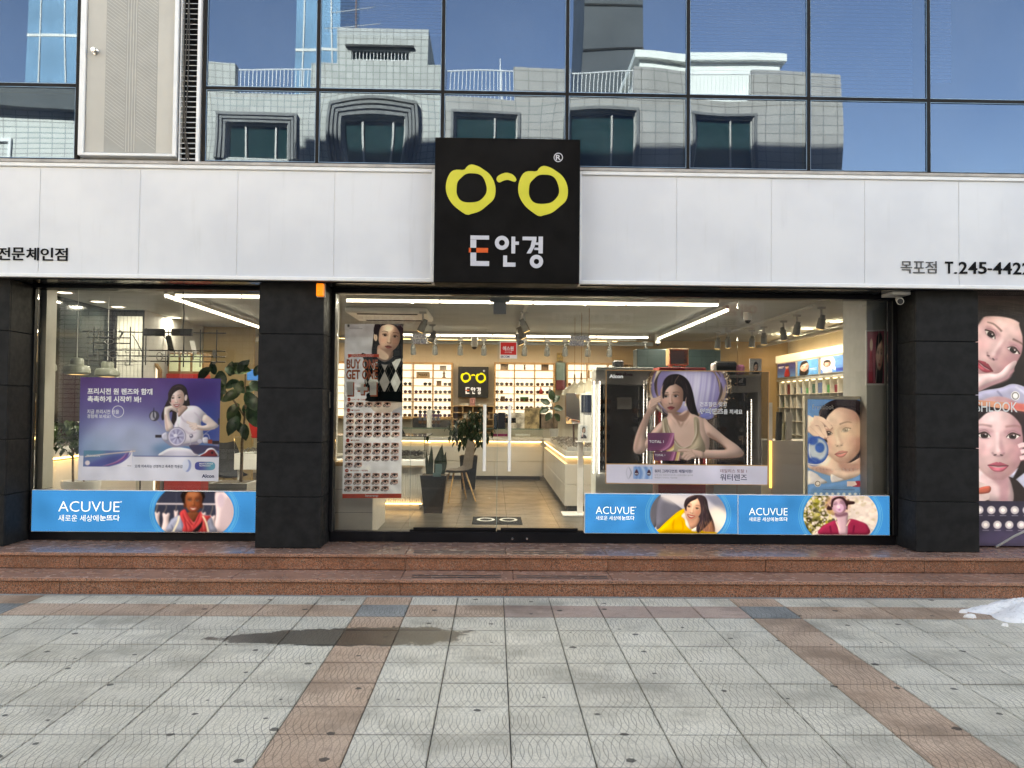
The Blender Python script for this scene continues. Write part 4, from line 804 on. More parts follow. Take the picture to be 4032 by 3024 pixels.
tag(g.build('ground', mat('street paving', (.27, .27, .26), .75, var=.2, nscale=.6, bump=.3)), kind='structure')
pv = tag(bpy.data.objects.new('pavement', MB().box(-12, 12, -2.2, 7.468, -.028, -.011).mesh('pavement')), kind='structure'); pv.data.materials.append(m_joint); COL.objects.link(pv)
TS, TX = .4, -.7007
def tile_mesh(dy=.4):
    b = MB(); e = .0028; c = .003; w, d = .2-e, dy/2-e
    return b.add([(-w, -d, -.011), (w, -d, -.011), (w, d, -.011), (-w, d, -.011), (-w, -d, -c), (w, -d, -c), (w, d, -c), (-w, d, -c),
                  (-w+c, -d+c, 0), (w-c, -d+c, 0), (w-c, d-c, 0), (-w+c, d-c, 0)],
                 [(0, 1, 5, 4), (1, 2, 6, 5), (2, 3, 7, 6), (3, 0, 4, 7), (4, 5, 9, 8), (5, 6, 10, 9), (6, 7, 11, 10), (7, 4, 8, 11), (8, 9, 10, 11)])
tm = {'full': tile_mesh().mesh('tile'), 'cut': tile_mesh(.292).mesh('tile')}
for k in tm.values(): k.materials.append(T_GREY)
far = {}
for j in range(-1, 23):
    yc = 7.138+.146 if j == -1 else 7.138-.4*j-.2
    for i in range(-28, 29):
        xc = TX+TS*(i+.5)
        band = (i % 8) == 7
        mt_ = T_GREY
        if j == 0: mt_ = T_BLUE if band else (T_PINK if 2 <= i <= 6 else T_BROWN)
        elif band: mt_ = T_BROWN
        dz = random.uniform(-.0014, .0014)
        if abs(xc) < max(yc, 3)*.66+.5 and yc > 3.2:
            o = bpy.data.objects.new('tile', tm['cut' if j == -1 else 'full']); COL.objects.link(o); o.parent = pv
            o.location = (xc, yc, dz); o.rotation_euler = (random.gauss(0, .0016), random.gauss(0, .0016), random.gauss(0, .0016))
            o.material_slots[0].link = 'OBJECT'; o.material_slots[0].material = mt_
        else:
            b = far.setdefault(mt_.name, (MB(), mt_))[0]; q = (.146 if j == -1 else .2)-.0022
            b.add([(xc-.1978, yc-q, dz), (xc+.1978, yc-q, dz), (xc+.1978, yc+q, dz), (xc-.1978, yc+q, dz)], [(0, 1, 2, 3)])
for k, (b, mt_) in far.items(): tag(b.build('outlying_tiles', mt_, pv), kind='stuff')
gut = MB().cbox(-12, 12, 7.434, 7.468, -.02, .004, .003).build('gutter_strip', mat('grey kerb stone', (.23, .24, .235), .7, var=.2, nscale=8, bump=.3), pv)
# granite steps
def granite(name, base, rough, wear=.25, con=1.):
    m, n, l, p = nt(name); P = posn(n)
    v = n.new('ShaderNodeTexVoronoi'); v.inputs['Scale'].default_value = 170 if con > .5 else 240; l.new(P, v.inputs['Vector'])
    sc = n.new('ShaderNodeSeparateColor'); l.new(v.outputs['Color'], sc.inputs[0])
    c = mixc(n, l, maprange(n, l, sc.outputs[0], .3, .75), tuple(q*(1-.45*con) for q in base), tuple(q*(1+.35*con) for q in base))
    c = mixc(n, l, math_n(n, l, 'GREATER_THAN', sc.outputs[1], .86 if con > .5 else 1.1), c, (.035, .028, .025))
    c = mixc(n, l, math_n(n, l, 'GREATER_THAN', sc.outputs[2], .88), c, (.33, .24, .20))
    c = mixc(n, l, maprange(n, l, noise(n, l, P, 1.6, 6, .65), .42, .72, 0, .5), c, tuple(q*.45 for q in base))
    c = mixc(n, l, maprange(n, l, noise(n, l, P, 75, 4, .7), .50, .66, 0, .7*con), c, tuple(q*.22 for q in base))
    st = n.new('ShaderNodeMapping'); st.inputs['Scale'].default_value = (5, 5, .5); l.new(P, st.inputs[0])
    c = mixc(n, l, maprange(n, l, noise(n, l, st.outputs[0], 2.2, 5), .56, .75, 0, wear), c, (.16, .13, .11))
    l.new(c, p.inputs['Base Color']); l.new(maprange(n, l, noise(n, l, P, 9, 4), .3, .7, rough*.7, rough*1.4), p.inputs['Roughness']); p.inputs['Specular IOR Level'].default_value = .45
    return m
GR = granite('red granite riser', (.37, .145, .083), .36, .12, .85); GT = granite('worn granite tread', (.38, .205, .15), .22, .12, .12); GN = granite('granite nosing', (.44, .20, .13), .5, .15, .6)
st = tag(thing('granite_steps', None, None, (0, 7.47, 0)), kind='structure')
MB().box(-12, 12, 7.50, 7.86, 0, .118).build('step_core', m_joint, st); MB().box(-12, 12, 7.89, 9.0, 0, .262).build('step_core', m_joint, st)
def slabs(seams, y0, y1, z0, z1, name, m, c=.004, gap=.0013):
    xs = [-12]+[A(u, v, y0)[0] for u, v in seams]+[12]
    for a, b in zip(xs[:-1], xs[1:]): MB().cbox(a+gap, b-gap, y0+random.uniform(-.0015, .0015), y1, z0, z1, c).build(name, m, st)
slabs([(234, 2320), (909, 2320), (1575, 2320), (1996, 2320), (2415, 2320), (3069, 2320), (3714, 2320)], 7.47, 7.50, 0, .116, 'riser_slab', GR)
slabs([(313, 2225), (954, 2225), (1594, 2225), (1993, 2225), (2393, 2225), (3015, 2225), (3640, 2225)], 7.86, 7.89, .153, .268, 'riser_slab', GR)
slabs([(-420, 2270), (909, 2270), (1575, 2270), (2022, 2270), (2415, 2270), (3085, 2270), (3760, 2270)], 7.450, 7.885, .118, .150, 'tread_slab', GT, .006)
slabs([(313, 2170), (954, 2170), (1594, 2170), (1993, 2170), (2393, 2170), (3015, 2170), (3640, 2170)], 7.838, 8.30, .270, .300, 'tread_slab', GT, .006)
slabs([(-100, 2140), (620, 2140), (1240, 2140), (1800, 2140), (2210, 2140), (2620, 2140), (3300, 2140)], 8.303, 9.0, .272, .299, 'platform_slab', GT, .002)
for nm, y, z in (('nosing', 7.4475, .119), ('nosing', 7.8355, .271)):
    MB().cbox(-12, 12, y, y+.012, z, z+.0295, .003).build(nm, GN, st)
gm = mat('black rubber grip', (.02, .02, .021), .75, var=.3)
for z, y0, uu in ((.1502, 7.53, ((1620, 1972), (2035, 2396))), (.3002, 7.93, ((1624, 1990), (2016, 2370)))):
    for a, b in uu:
        for k in (0, 1): MB().cbox(A(a, 2250, y0)[0], A(b, 2250, y0)[0], y0+k*.085, y0+.022+k*.085, z-.002, z+.003, .001).build('grip_strip', gm, st)
# snow heap
def heap(name, label, cat, c, rx, ry, h, m, seed, n=34):
    rs = random.Random(seed); b = MB(); vs = []; fs = []; ph = [(rs.uniform(0, 6.28), rs.uniform(.05, .16), k) for k in range(2, 9)]
    for i in range(n+1):
        for k in range(64):
            a = 2*math.pi*k/64; r = i/n; e = 1+sum(am*math.sin(kk*a+p_) for p_, am, kk in ph)
            hh = h*(1-r**2.2)*(.75+.5*rs.random()*(.35)) + (.018*math.sin(9*r*math.cos(a)*rx+1)*math.cos(11*r*math.sin(a)*ry) if r < .95 else 0)
            vs.append((c[0]+rx*r*e*math.cos(a), c[1]+ry*r*e*math.sin(a), max(-.004 if i == n else .004, hh)))
    for i in range(n):
        for k in range(64): fs.append((i*64+k, i*64+(k+1) % 64, (i+1)*64+(k+1) % 64, (i+1)*64+k))
    b.add(vs, fs); o = b.build(name, m, None, True); return tag(o, label, cat)
sn, n_, l_, p_ = nt('old snow'); P_ = posn(n_)
l_.new(mixc(n_, l_, maprange(n_, l_, noise(n_, l_, P_, 26, 6, .7), .5, .78, 0, .75), (.90, .89, .88), (.42, .40, .37)), p_.inputs['Base Color']); p_.inputs['Roughness'].default_value = .7
bb = n_.new('ShaderNodeBump'); bb.inputs['Distance'].default_value = .012; bb.inputs['Strength'].default_value = .8; l_.new(noise(n_, l_, P_, 42, 6, .7), bb.inputs['Height']); l_.new(bb.outputs[0], p_.inputs['Normal'])
gx, gy = G(4010, 2420)
heap('snow_pile', 'heap of old white snow melting on the paving below the steps', 'snow', (gx+.14, gy+.03), .46, .28, .13, sn, 3)
for k, (u, v, q) in enumerate(((3792, 2413, .016), (3822, 2432, .02), (3958, 2466, .012))):
    gx, gy = G(u, v); tag(heap('snow_lump', None, None, (gx, gy), q*2, q, q, sn, 10+k, 5), ['small lump of snow touching the tip of the snow heap', 'larger lump of snow left of the snow heap', 'flat scrap of snow at the near edge of the heap'][k], 'snow', 'snow lumps beside the heap')

# ================================================================= the shop building
sb = thing('shop_building', 'blue glass fronted shop building with black pillars and open lit optician shop', 'building', (0, 8.6, 0))
cd = MB
conc = mat('grey render', (.36, .35, .33), .8, var=.1)
# upper storeys: structure behind the curtain wall, side walls and roof
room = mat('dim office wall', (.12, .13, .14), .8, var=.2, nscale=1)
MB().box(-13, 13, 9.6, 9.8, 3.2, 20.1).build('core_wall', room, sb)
MB().box(-13, 13, 8.0, 24, 20.1, 20.4).build('roof', conc, sb)
MB().box(-13.2, -13, 8.0, 24, 0, 20.1).build('side_wall', conc, sb); MB().box(13, 13.2, 8.0, 24, 0, 20.1).build('side_wall', conc, sb)
MB().box(-13, 13, 23.8, 24, 0, 20.1).build('rear_wall', conc, sb)
MB().box(-13, 13, 8.20, 23.8, 3.06, 3.2).build('floor_slab', M['ceiling'], sb)
for z in (6.6, 10.1, 13.6): MB().box(-13, 13, 8.16, 9.6, z, z+.35).build('floor_slab', room, sb)
# black pillars with stone panels
PX = [(-5.29, -4.672), (-2.284, -1.660), (4.142, 4.764)]; PZ = [.302, .792, 1.318, 1.842, 2.366, 2.866]
for a, b in PX:
    pl = sub('pillar', sb)
    MB().box(a+.02, b-.02, 8.15, 8.64, .302, 2.866).build('pillar_core', M['joint'], pl)
    for z0, z1 in zip(PZ[:-1], PZ[1:]):
        MB().cbox(a, b, 8.13, 8.155, z0+.003, z1-.003, .003).build('cladding_panel', M['black_stone'], pl)
        for x in (a, b-.022): MB().cbox(x, x+.022, 8.157, 8.60, z0+.003, z1-.003, .003).build('cladding_panel', M['black_stone'], pl)

for nm, x0_, x1_, h_, lb in (('l', -34, -13.3, 19, 'unseen plain grey block added left of the shop building to shade the street'), ('r', 13.3, 30, 17, 'unseen plain grey block added right of the shop building')):  # unseen side blocks, added to keep sun and warm bounce off the left
    t = thing('added_side_block', lb, 'building', ((x0_+x1_)/2, 8.4, 0)); MB().box(x0_, x1_, 8.2, 22, 0, h_).build('wall', conc, t); MB().cbox(x0_, x1_, 8.0, 22, h_+.001, h_+.3).build('roof', conc, t)
    for k in range(4):
        for i in range(6): xw = x0_+1.2+(x1_-x0_-2)*i/6; MB().cbox(xw, xw+1.8, 8.17, 8.199, 3.6+3.2*k, 5.4+3.2*k).build('window', M['black_plastic'], t)
# ---- curtain wall of blue reflective glass
def blue_glass(name, body, refl, ior, extra):
    m, n, l, p = nt(name); n.remove(p)
    fr = n.new('ShaderNodeFresnel'); fr.inputs['IOR'].default_value = ior
    t = n.new('ShaderNodeBsdfTransparent'); t.inputs[0].default_value = (*body, 1)
    g = n.new('ShaderNodeBsdfGlossy'); g.inputs['Roughness'].default_value = .012; g.inputs[0].default_value = (*refl, 1)
    mx = n.new('ShaderNodeMixShader'); l.new(math_n(n, l, 'ADD', fr.outputs[0], extra, True), mx.inputs[0])
    l.new(t.outputs[0], mx.inputs[1]); l.new(g.outputs[0], mx.inputs[2])
    d = n.new('ShaderNodeBsdfDiffuse'); d.inputs[0].default_value = (.42, .52, .60, 1); m2 = n.new('ShaderNodeMixShader'); l.new(maprange(n, l, noise(n, l, posn(n), 1.4, 5, .6), .3, .7, .01, .05), m2.inputs[0])   # thin dust film, coloured pale blue to put a milky haze on the panes
    l.new(mx.outputs[0], m2.inputs[1]); l.new(d.outputs[0], m2.inputs[2]); l.new(m2.outputs[0], n['Material Output'].inputs[0]); return m
BG = blue_glass('blue mirror glass', (.10, .22, .40), (.34, .555, .84), 1.5, .11)
SEAL = mat('pale blue edge seal', (.16, .30, .44), .35, var=.1)
SPAN = mat('blue spandrel backing', (.05, .13, .20), .5, var=.25, nscale=.9)
CW_Z = [4.012, 4.738, 6.55, 9.9, 13.4, 18.2]
MX = [-2.83, -1.740, -.530, .682, 1.868, 3.057, 4.247, 5.436, 6.625, 7.814, 9.0, 10.2, 11.4, 12.9]
LX = [-12.9, -11.7, -10.5, -9.3, -8.1, -6.9, -5.24, -4.045]
def pane(x0, x1, z0, z1, parent, near, flat=False):
    """pane with the slight pillow and twist of real double glazing"""
    e = .014; b = MB(); nx, nz = (16, 16) if near else (4, 4)
    am = 0 if flat else random.uniform(.0006, .0015)*random.choice((1, 1, 1, -1)); tw = random.uniform(-.0013, .0013); tz = random.uniform(-.001, .001); ph = random.uniform(0, 6.28)
    vs = []
    for i in range(nz+1):
        for k in range(nx+1):
            u, v = k/nx, i/nz
            d = -am*(math.sin(math.pi*u)*math.sin(math.pi*v)) + tw*(u-.5)*(v-.5) + tz*(v-.5) + .35*am*math.sin(2*math.pi*u+ph)*math.sin(math.pi*v)
            vs.append((x0+e+(x1-x0-2*e)*u, 8.086+d, z0+e+(z1-z0-2*e)*v))
    fs = [(i*(nx+1)+k, i*(nx+1)+k+1, (i+1)*(nx+1)+k+1, (i+1)*(nx+1)+k) for i in range(nz) for k in range(nx)]
    o = b.add(vs, fs).build('glass_pane', BG, parent); me = o.data; me.polygons.foreach_set('use_smooth', [True]*len(me.polygons))
    if near:
        s = MB(); q = .008; X0, X1, Z0, Z1 = x0+e, x1-e, z0+e, z1-e; y0, y1 = 8.074, 8.079
        s.box(X0, X0+q, y0, y1, Z0, Z1).box(X1-q, X1, y0, y1, Z0, Z1).box(X0+q, X1-q, y0, y1, Z0, Z0+q).box(X0+q, X1-q, y0, y1, Z1-q, Z1)
        s.build('edge_seal', SEAL, o)
for xs in (MX, LX):
    for a, b in zip(xs[:-1], xs[1:]):
        near = -5.3 < a < 5.5
        for z0, z1 in zip(CW_Z[:-1], CW_Z[1:]): pane(a, b, z0, z1, sb, near and z0 < 6)
        MB().box(a+.02, b-.02, 8.2, 8.22, 4.0, 4.70).build('spandrel_board', SPAN, sb)
    for i, x in enumerate(xs): MB().cbox(x-.016, x+.016, 8.066, 8.14, 3.99, 18.25, .003).build('mullion', M['dark_metal'], sb)
    for z in CW_Z:
        MB().cbox(xs[0], xs[-1], 8.070, 8.14, z-.016, z+.016, .003).build('transom', M['dark_metal'], sb)
# sill course under the panes
MB().cbox(-13, 13, 7.985, 8.30, 3.964, 3.994, .003).build('sill', mat('weathered sill', (.44, .40, .37), .6, var=.2, nscale=5), sb)
# grey service door with louvre between the glass
MB().box(-4.03, -2.852, 8.12, 8.16, 4.0, 18.2).build('infill_panel', M['beige_metal'], sb)
sd = sub('service_door', sb); Y = 8.06
f0, f1, fz = A(320, 300, Y)[0], A(704, 300, Y)[0], A(520, 618, Y)[1]
d0, d1, dz = A(341, 300, Y)[0], A(689, 300, Y)[0], A(520, 604, Y)[1]
MB().cbox(f0, d0, 8.02, 8.12, fz, 6.35).cbox(d1, f1, 8.02, 8.12, fz, 6.35).cbox(d0, d1, 8.025, 8.12, fz, dz-.006).build('door_frame', M['white_metal'], sd)
MB().cbox(d0+.006, d1-.006, 8.045, 8.10, dz, 6.33).build('door_leaf', M['beige_metal'], sd)
s0, s1 = A(418, 300, Y)[0], A(622, 300, Y)[0]
MB().box(s0, s1, 8.0435, 8.047, dz+.005, 6.3).build('pressed_panel', mat('pressed steel strip', (.36, .35, .32), .5, var=.05), sd)
lm_ = mat('raised rib', (.52, .50, .46), .45, var=.04); b = MB(); cx = (s0+s1)/2
for k in range(4): b.box(cx-.042+k*.026, cx-.034+k*.026, 8.040, 8.0436, dz+.01, 6.29)
z = dz+.03
while z < 6.2:
    for sg in (-1, 1):
        xa, xb = cx+sg*.055, (s1 if sg > 0 else s0)-sg*.006
        za, zb = (z, z-(s1-cx)*.78) if sg > 0 else (z+(cx-s0)*.78, z)
        if sg < 0: xa, xb = xb, xa
        if sg > 0: za, zb = z+.14, z
        else: za, zb = z+.14, z
        b.add([(xa, 8.041, za), (xb, 8.041, zb), (xb, 8.041, zb+.007), (xa, 8.041, za+.007)], [(0, 1, 2, 3)])
    z += .034
tag(b.build('rib_pattern', lm_, sd), kind='stuff')
kx, kz = A(368, 196, 8.0)
MB().lathe([(.0, .06), (.022, .058), (.028, .045), (.024, .03), (.012, .022), (.012, .008), (.030, .006), (.030, 0)], (kx, 8.045, kz), 16, 'y').build('door_knob', M['steel'], sd, True)
lv = sub('louvre', sb); l0, l1 = A(716, 300, Y)[0], A(779, 300, Y)[0]
MB().cbox(l1, l1+.03, 8.03, 8.12, 4.0, 6.5).cbox(l0-.012, l0, 8.04, 8.12, 4.0, 6.5).build('louvre_frame', M['white_metal'], lv)
MB().box(l0, l1, 8.10, 8.118, 4.0, 6.5).build('louvre_back', M['joint'], lv)
sl = MB().add([(l0, 8.045, 0), (l1, 8.045, 0), (l1, 8.095, .022), (l0, 8.095, .022), (l0, 8.045, .004), (l1, 8.045, .004), (l1, 8.095, .026), (l0, 8.095, .026)], [(0, 3, 2, 1), (4, 5, 6, 7), (0, 1, 5, 4), (1, 2, 6, 5), (2, 3, 7, 6), (3, 0, 4, 7)]).mesh('slat', wloc(lv)); sl.materials.append(M['white_metal'])
for k in range(48):
    o = bpy.data.objects.new('slat', sl); COL.objects.link(o); o.parent = lv; o.location = (0, 0, 4.03+k*.0505)
for k in range(3):
    pts = [(l0+.045+.018*math.sin(z*2.1+k*1.7)+k*.007+(.03 if z < 4.2 else 0), 8.03-.004*k, z) for z in np.arange(4.0+.02*k, 6.6, .12)]
    tag(MB().tube(pts, .0065, 6).build('black_cable', M['black_plastic'], None, True), ['black cable hanging down the white louvre, leftmost strand', 'black cable twisted in the middle of the louvre strands', 'black cable hanging down the white louvre, rightmost strand'][k], 'cable', 'cables on the louvre')
# white blinds behind some upper panes
def blind(x0, x1, z0, z1, label, st_=.036):
    t = thing('window_blind', label, 'blind', ((x0+x1)/2, 8.17, z0)); L = wloc(t)
    me = MB().add([(x0, 8.155, 0), (x1, 8.155, 0), (x1, 8.160, .030), (x0, 8.160, .030)], [(0, 1, 2, 3)]).mesh('slat', Vector((L.x, L.y, 0))); me.materials.append(M['white_plastic'])
    k = 0
    while z0+k*st_ < z1:
        o = bpy.data.objects.new('slat', me); COL.objects.link(o); o.parent = t; o.location = (0, 0, k*st_); k += 1
    MB().box(x0, x1, 8.15, 8.185, z1, z1+.03).build('head_rail', M['white_plastic'], t)
blind(3.09, 4.13, 4.80, 6.3, 'white slatted blind behind the blue pane right of the curved white roof reflection', .040)
blind(1.90, 3.02, 5.0, 6.3, 'white slatted blind partly raised behind the pane with the curved roof reflection')
blind(-1.70, -.56, 5.32, 6.3, 'white slatted blind half raised behind the pane reflecting the aerial')
blind(4.29, 4.52, 4.95, 6.3, 'narrow white slatted blind behind the last pane on the right edge')

# ---- long white sign band and black box sign
ACR = mat('white acrylic', (.74, .74, .76), .34, var=.035, nscale=1.6)
m_, n_, l_, p_ = nt('white acrylic weathered'); P_ = posn(n_); mp = n_.new('ShaderNodeMapping'); mp.inputs['Scale'].default_value = (7, 7, .7); l_.new(P_, mp.inputs[0])
c_ = mixc(n_, l_, maprange(n_, l_, noise(n_, l_, P_, 1.3, 3), .35, .65), (.64, .655, .69), (.71, .72, .745)); c_ = mixc(n_, l_, maprange(n_, l_, noise(n_, l_, mp.outputs[0], 1.5, 6, .6), .55, .8, 0, .25), c_, (.48, .475, .47))
l_.new(c_, p_.inputs['Base Color']); p_.inputs['Roughness'].default_value = .28; ACR = m_
band_seams = {'l': [-13, -9.2, -8.1, -7.0, -5.7]+[A(u, 850, 8.0)[0] for u in (154, 548, 934, 1316, 1699)], 'r': [A(u, 850, 8.0)[0] for u in (2290, 2664, 3038, 3405, 3777)]+[5.35, 6.3, 7.2, 8.2, 9.2, 13]}
for key, x_ in band_seams.items():
    t = thing('sign_band', 'long white acrylic sign band '+('left' if key == 'l' else 'right')+' of the black box sign', 'sign', ((x_[0]+x_[-1])/2, 8.0, 2.87))
    X0, X1 = x_[0], x_[-1]
    MB().box(X0, X1, 8.0135, 8.14, 2.90, 3.955).build('sign_case', M['white_metal'], t)
    for a, b in zip(x_[:-1], x_[1:]): MB().cbox(a+.0028, b-.0028, 8.008, 8.013, 2.905, 3.925, .001).build('face_panel', ACR, t)
    MB().cbox(X0, X1, 7.99, 8.035, 3.925, 3.962).build('top_rail', M['white_metal'], t); MB().cbox(X0, X1, 7.99, 8.035, 2.868, 2.904).build('bottom_rail', M['white_metal'], t)
    xe = X1 if key == 'l' else X0; sg = 1 if key == 'l' else -1
    MB().cbox(xe, xe+sg*.035, 7.99, 8.14, 2.868, 3.962).build('end_rail', M['white_metal'], t)
    if key == 'l':
        for i, ch in enumerate('전문체인점'):
            u0 = -9+i*56.5; ptext(ch, u0, 974+i*.6, u0+50, 1024+i*.7, 8.008, M['ink_black'], t, name='letter', bold=.012, depth=.008)
    else:
        for ch, a, b in (('목', 3546, 3590), ('포', 3595, 3640), ('점', 3644, 3687)): ptext(ch, a, 1029, b, 1076, 8.008, mat('dark grey letter', (.07, .07, .075), .4), t, name='letter', depth=.008)
        for ch, a, b in (('T', 3720, 3752), ('.', 3756, 3768), ('2', 3775, 3808), ('4', 3812, 3847), ('5', 3852, 3884), ('-', 3888, 3905), ('4', 3910, 3945), ('4', 3948, 3983), ('2', 3988, 4020), ('2', 4025, 4057)):
            top = 1030+(b-3720)*.012; v0, v1 = (top+41, top+48) if ch == '.' else ((top+25, top+31) if ch == '-' else (top, top+47))
            ptext(ch, a, v0, b, v1, 8.008, M['ink_black'], t, name='letter', bold=.015, depth=.008)
t = thing('box_sign', 'square black box sign with yellow hand drawn spectacles above the entrance', 'sign', (.105, 7.85, 2.845))
MB().cbox(-.582, .792, 7.852, 8.16, 2.846, 4.222, .006).build('sign_case', mat('black aluminium sign', (.007, .0065, .0065), .5, var=.35, nscale=3, spec=.06), t)
ring_o = [(800,935),(840,945),(870,963),(905,990),(930,1030),(940,1080),(930,1130),(895,1165),(850,1200),(800,1216),(775,1220),(735,1195),(695,1160),(665,1110),(657,1060),(668,1010),(690,975),(720,965),(752,967),(768,962),(777,948)]
ring_i = [(800,985),(845,990),(870,1010),(885,1045),(890,1080),(880,1110),(850,1140),(815,1150),(770,1150),(740,1138),(722,1110),(718,1080),(724,1035),(745,1010),(770,990)]
bridge = [(945,1020),(955,1000),(985,985),(1010,983),(1040,995),(1058,1020),(1050,1033),(1035,1030),(1010,1022),(985,1027),(960,1037)]
def polar(pts, c, n=56):
    P = smooth_pts(pts, True, 8)-np.array(c); a = np.arctan2(P[:, 1], P[:, 0]); r = np.hypot(P[:, 0], P[:, 1]); o = np.argsort(a); a, r = a[o], r[o]
    q = np.linspace(-math.pi, math.pi, n, endpoint=False); rr = np.interp(q, np.r_[a-2*math.pi, a, a+2*math.pi], np.r_[r, r, r])
    return np.stack([c[0]+rr*np.cos(q), c[1]+rr*np.sin(q)], 1)
def logo(parent, T, y, dep, my, mw, mo, reg=True, place=None):
    """hand drawn spectacles and shop name, artwork units mapped by T to (x, z)"""
    B = lambda: MB()
    fin = (lambda b, nm, m: b.build(nm, m, parent))
    for dx, dy in ((0, 0), (411, 8)):
        o, i = [polar(q, (803, 1072)) for q in (ring_o, ring_i)]
        fin(B().ribbon([T(p[0]+dx, p[1]+dy) for p in o], [T(p[0]+dx, p[1]+dy) for p in i], y-dep, y), 'spectacle_ring', my)
    fin(B().prism([T(*p) for p in smooth_pts(bridge, True, 4)][::-1], y-dep, y), 'spectacle_bridge', my)
    def bar(b, u0, v0, u1, v1): (x0, z1), (x1, z0) = T(u0, v0), T(u1, v1); return b.box(x0, x1, y-dep, y, z0, z1)
    def ring(b, u, v, ro, ri):
        t = np.linspace(0, 2*math.pi, 28, endpoint=False)
        return b.ribbon([T(u+ro*math.cos(a), v+ro*math.sin(a)) for a in t], [T(u+ri*math.cos(a), v+ri*math.sin(a)) for a in t], y-dep, y)
    b = B(); bar(b, 797, 1338, 903, 1362); bar(b, 797, 1362.1, 830, 1408); bar(b, 797, 1435, 830, 1483); bar(b, 797, 1483.1, 903, 1512); fin(b, 'letter', mw)
    b = B(); bar(b, 788, 1408.5, 800, 1434.5); bar(b, 830.5, 1409, 897, 1436); fin(b, 'orange_bar', mo)
    b = B(); ring(b, 976, 1380, 40, 17); bar(b, 1030, 1345, 1051, 1440); bar(b, 1051.1, 1373, 1072, 1391); bar(b, 983, 1452, 1005, 1516); bar(b, 1005.1, 1492, 1053, 1516); fin(b, 'letter', mw)
    b = B(); bar(b, 1093, 1345, 1172, 1366); b.prism([T(*p) for p in ((1146, 1366.2), (1172, 1366.2), (1160, 1405), (1140, 1440), (1116, 1440), (1138, 1402))][::-1], y-dep, y); bar(b, 1184, 1345, 1208, 1440); bar(b, 1166, 1378, 1183.9, 1392); bar(b, 1160, 1408, 1183.9, 1421); ring(b, 1172, 1486, 38, 15); fin(b, 'letter', mw)
    if reg:
        b = B(); ring(b, 1296, 895, 26, 22); fin(b, 'registered_mark', mw); (x0, z1), (x1, z0) = T(1282, 880), T(1311, 911)
        text('R', x0, x1, z0, z1, y, mw, parent, 'registered_mark', bold=.02, depth=min(dep, .0025))
YEL = mat('yellow acrylic', (.64, .58, .055), .35, var=.05)
def T_box(u, v): return A(1300+.693*u, .693*v, 7.852)
logo(t, T_box, 7.852, .006, YEL, M['ink_silver'], mat('orange acrylic', (.75, .10, .02), .35, var=.03))

# ---- soffit and shopfront frames
MB().box(-13, 13, 8.14, 8.50, 2.868, 2.886).build('soffit', mat('dark polished soffit', (.03, .03, .03), .15, var=.3), sb)
MB().box(-13, 13, 8.645, 8.70, 2.84, 3.06).build('header', M['black_metal'], sb)
def frame(x0, x1, zt, nm='window_frame'):
    MB().cbox(x0, x1, 8.50, 8.64, zt, 2.866).build('head_frame', M['black_metal'], sb); MB().cbox(x0, x1, 8.545, 8.66, .3, .405).build('sill_frame', M['black_metal'], sb)
frame(-4.668, -2.288, 2.838); frame(-1.656, 4.138, 2.822); frame(-12, -5.30, 2.83); frame(4.77, 12, 2.866)
MB().cbox(-1.656, -1.618, 8.50, 8.64, .406, 2.82).build('jamb', M['black_metal'], sb); MB().cbox(4.085, 4.138, 8.50, 8.64, .406, 2.82).build('jamb', M['black_metal'], sb)
MB().cbox(-4.668, -4.655, 8.55, 8.64, .406, 2.836).build('jamb', M['black_metal'], sb)
dl, dm, dr, fc = A(1618, 1650, 8.6)[0], A(1959, 1650, 8.6)[0], A(2300, 1650, 8.6)[0], A(2903, 1650, 8.6)[0]
GY0, GY1 = 8.596, 8.606; DT = A(1960, 1338, 8.6)[1]
def gl(x0, x1, z0, z1): return MB().box(x0, x1, GY0, GY1, z0, z1).build('shop_window_pane', M['glass'], sb)
gl(-4.652, -2.29, .407, 2.836); gl(-1.616, dl-.003, .407, 2.82); gl(dl+.003, dr-.003, DT+.005, 2.82); gl(dr+.003, fc-.002, .407, 2.82); gl(fc+.002, 4.083, .407, 2.82)
for side, (x0, x1) in enumerate(((dl+.004, dm-.003), (dm+.003, dr-.004))):
    dr_ = sub('glass_door', sb)
    MB().box(x0, x1, GY0, GY1, .42, DT).build('door_glass', M['glass'], dr_)
    MB().cbox(x0, x1, 8.555, 8.64, .315, .425, .006).cbox(x0+.04, x1-(.0 if side == 0 else .06), 8.535, 8.56, .425, .452, .004).build('bottom_rail', M['black_metal'], dr_)
    hx = A(1908 if side == 0 else 2006, 1720, 8.53)[0]; hz0, hz1 = A(1908, 1855, 8.53)[1], A(1908, 1593, 8.53)[1]
    h = MB(); h.cyl((hx, 8.53, hz0), (hx, 8.53, hz1), .0165, n=16)
    for z in (hz0+.1, hz1-.1): h.cyl((hx, 8.53, z), (hx, GY0, z), .008, n=8)
    h.build('pull_handle', M['satin'], dr_, True)
    px = x0 if side == 0 else x1; sg = 1 if side == 0 else -1
    for xe in (x0-.0035, x1+.0005): MB().box(xe, xe+.003, GY0-.001, GY1+.001, .44, DT).build('glass_edge', M['glass_edge'], dr_)
    MB().cbox(px+sg*.005, px+sg*.155, 8.575, 8.595, DT-.055, DT+.0, .003).build('patch_fitting', M['steel'], dr_)
    if side == 1:
        for u in (2018, 2075): 
            x, z = A(u, 2121, 8.55); MB().lathe([(0, .014), (.012, .012), (.017, .004), (.017, 0)], (x, 8.556, z), 14, 'y').build('lock_cylinder', M['chrome'], dr_, True)
    x, z = A(1988 if side else 1924, 2121, 8.55); MB().lathe([(0, .006), (.010, .005), (.011, 0)], (x, 8.556, z), 12, 'y').build('floor_bolt', M['grey_metal'], dr_, True)
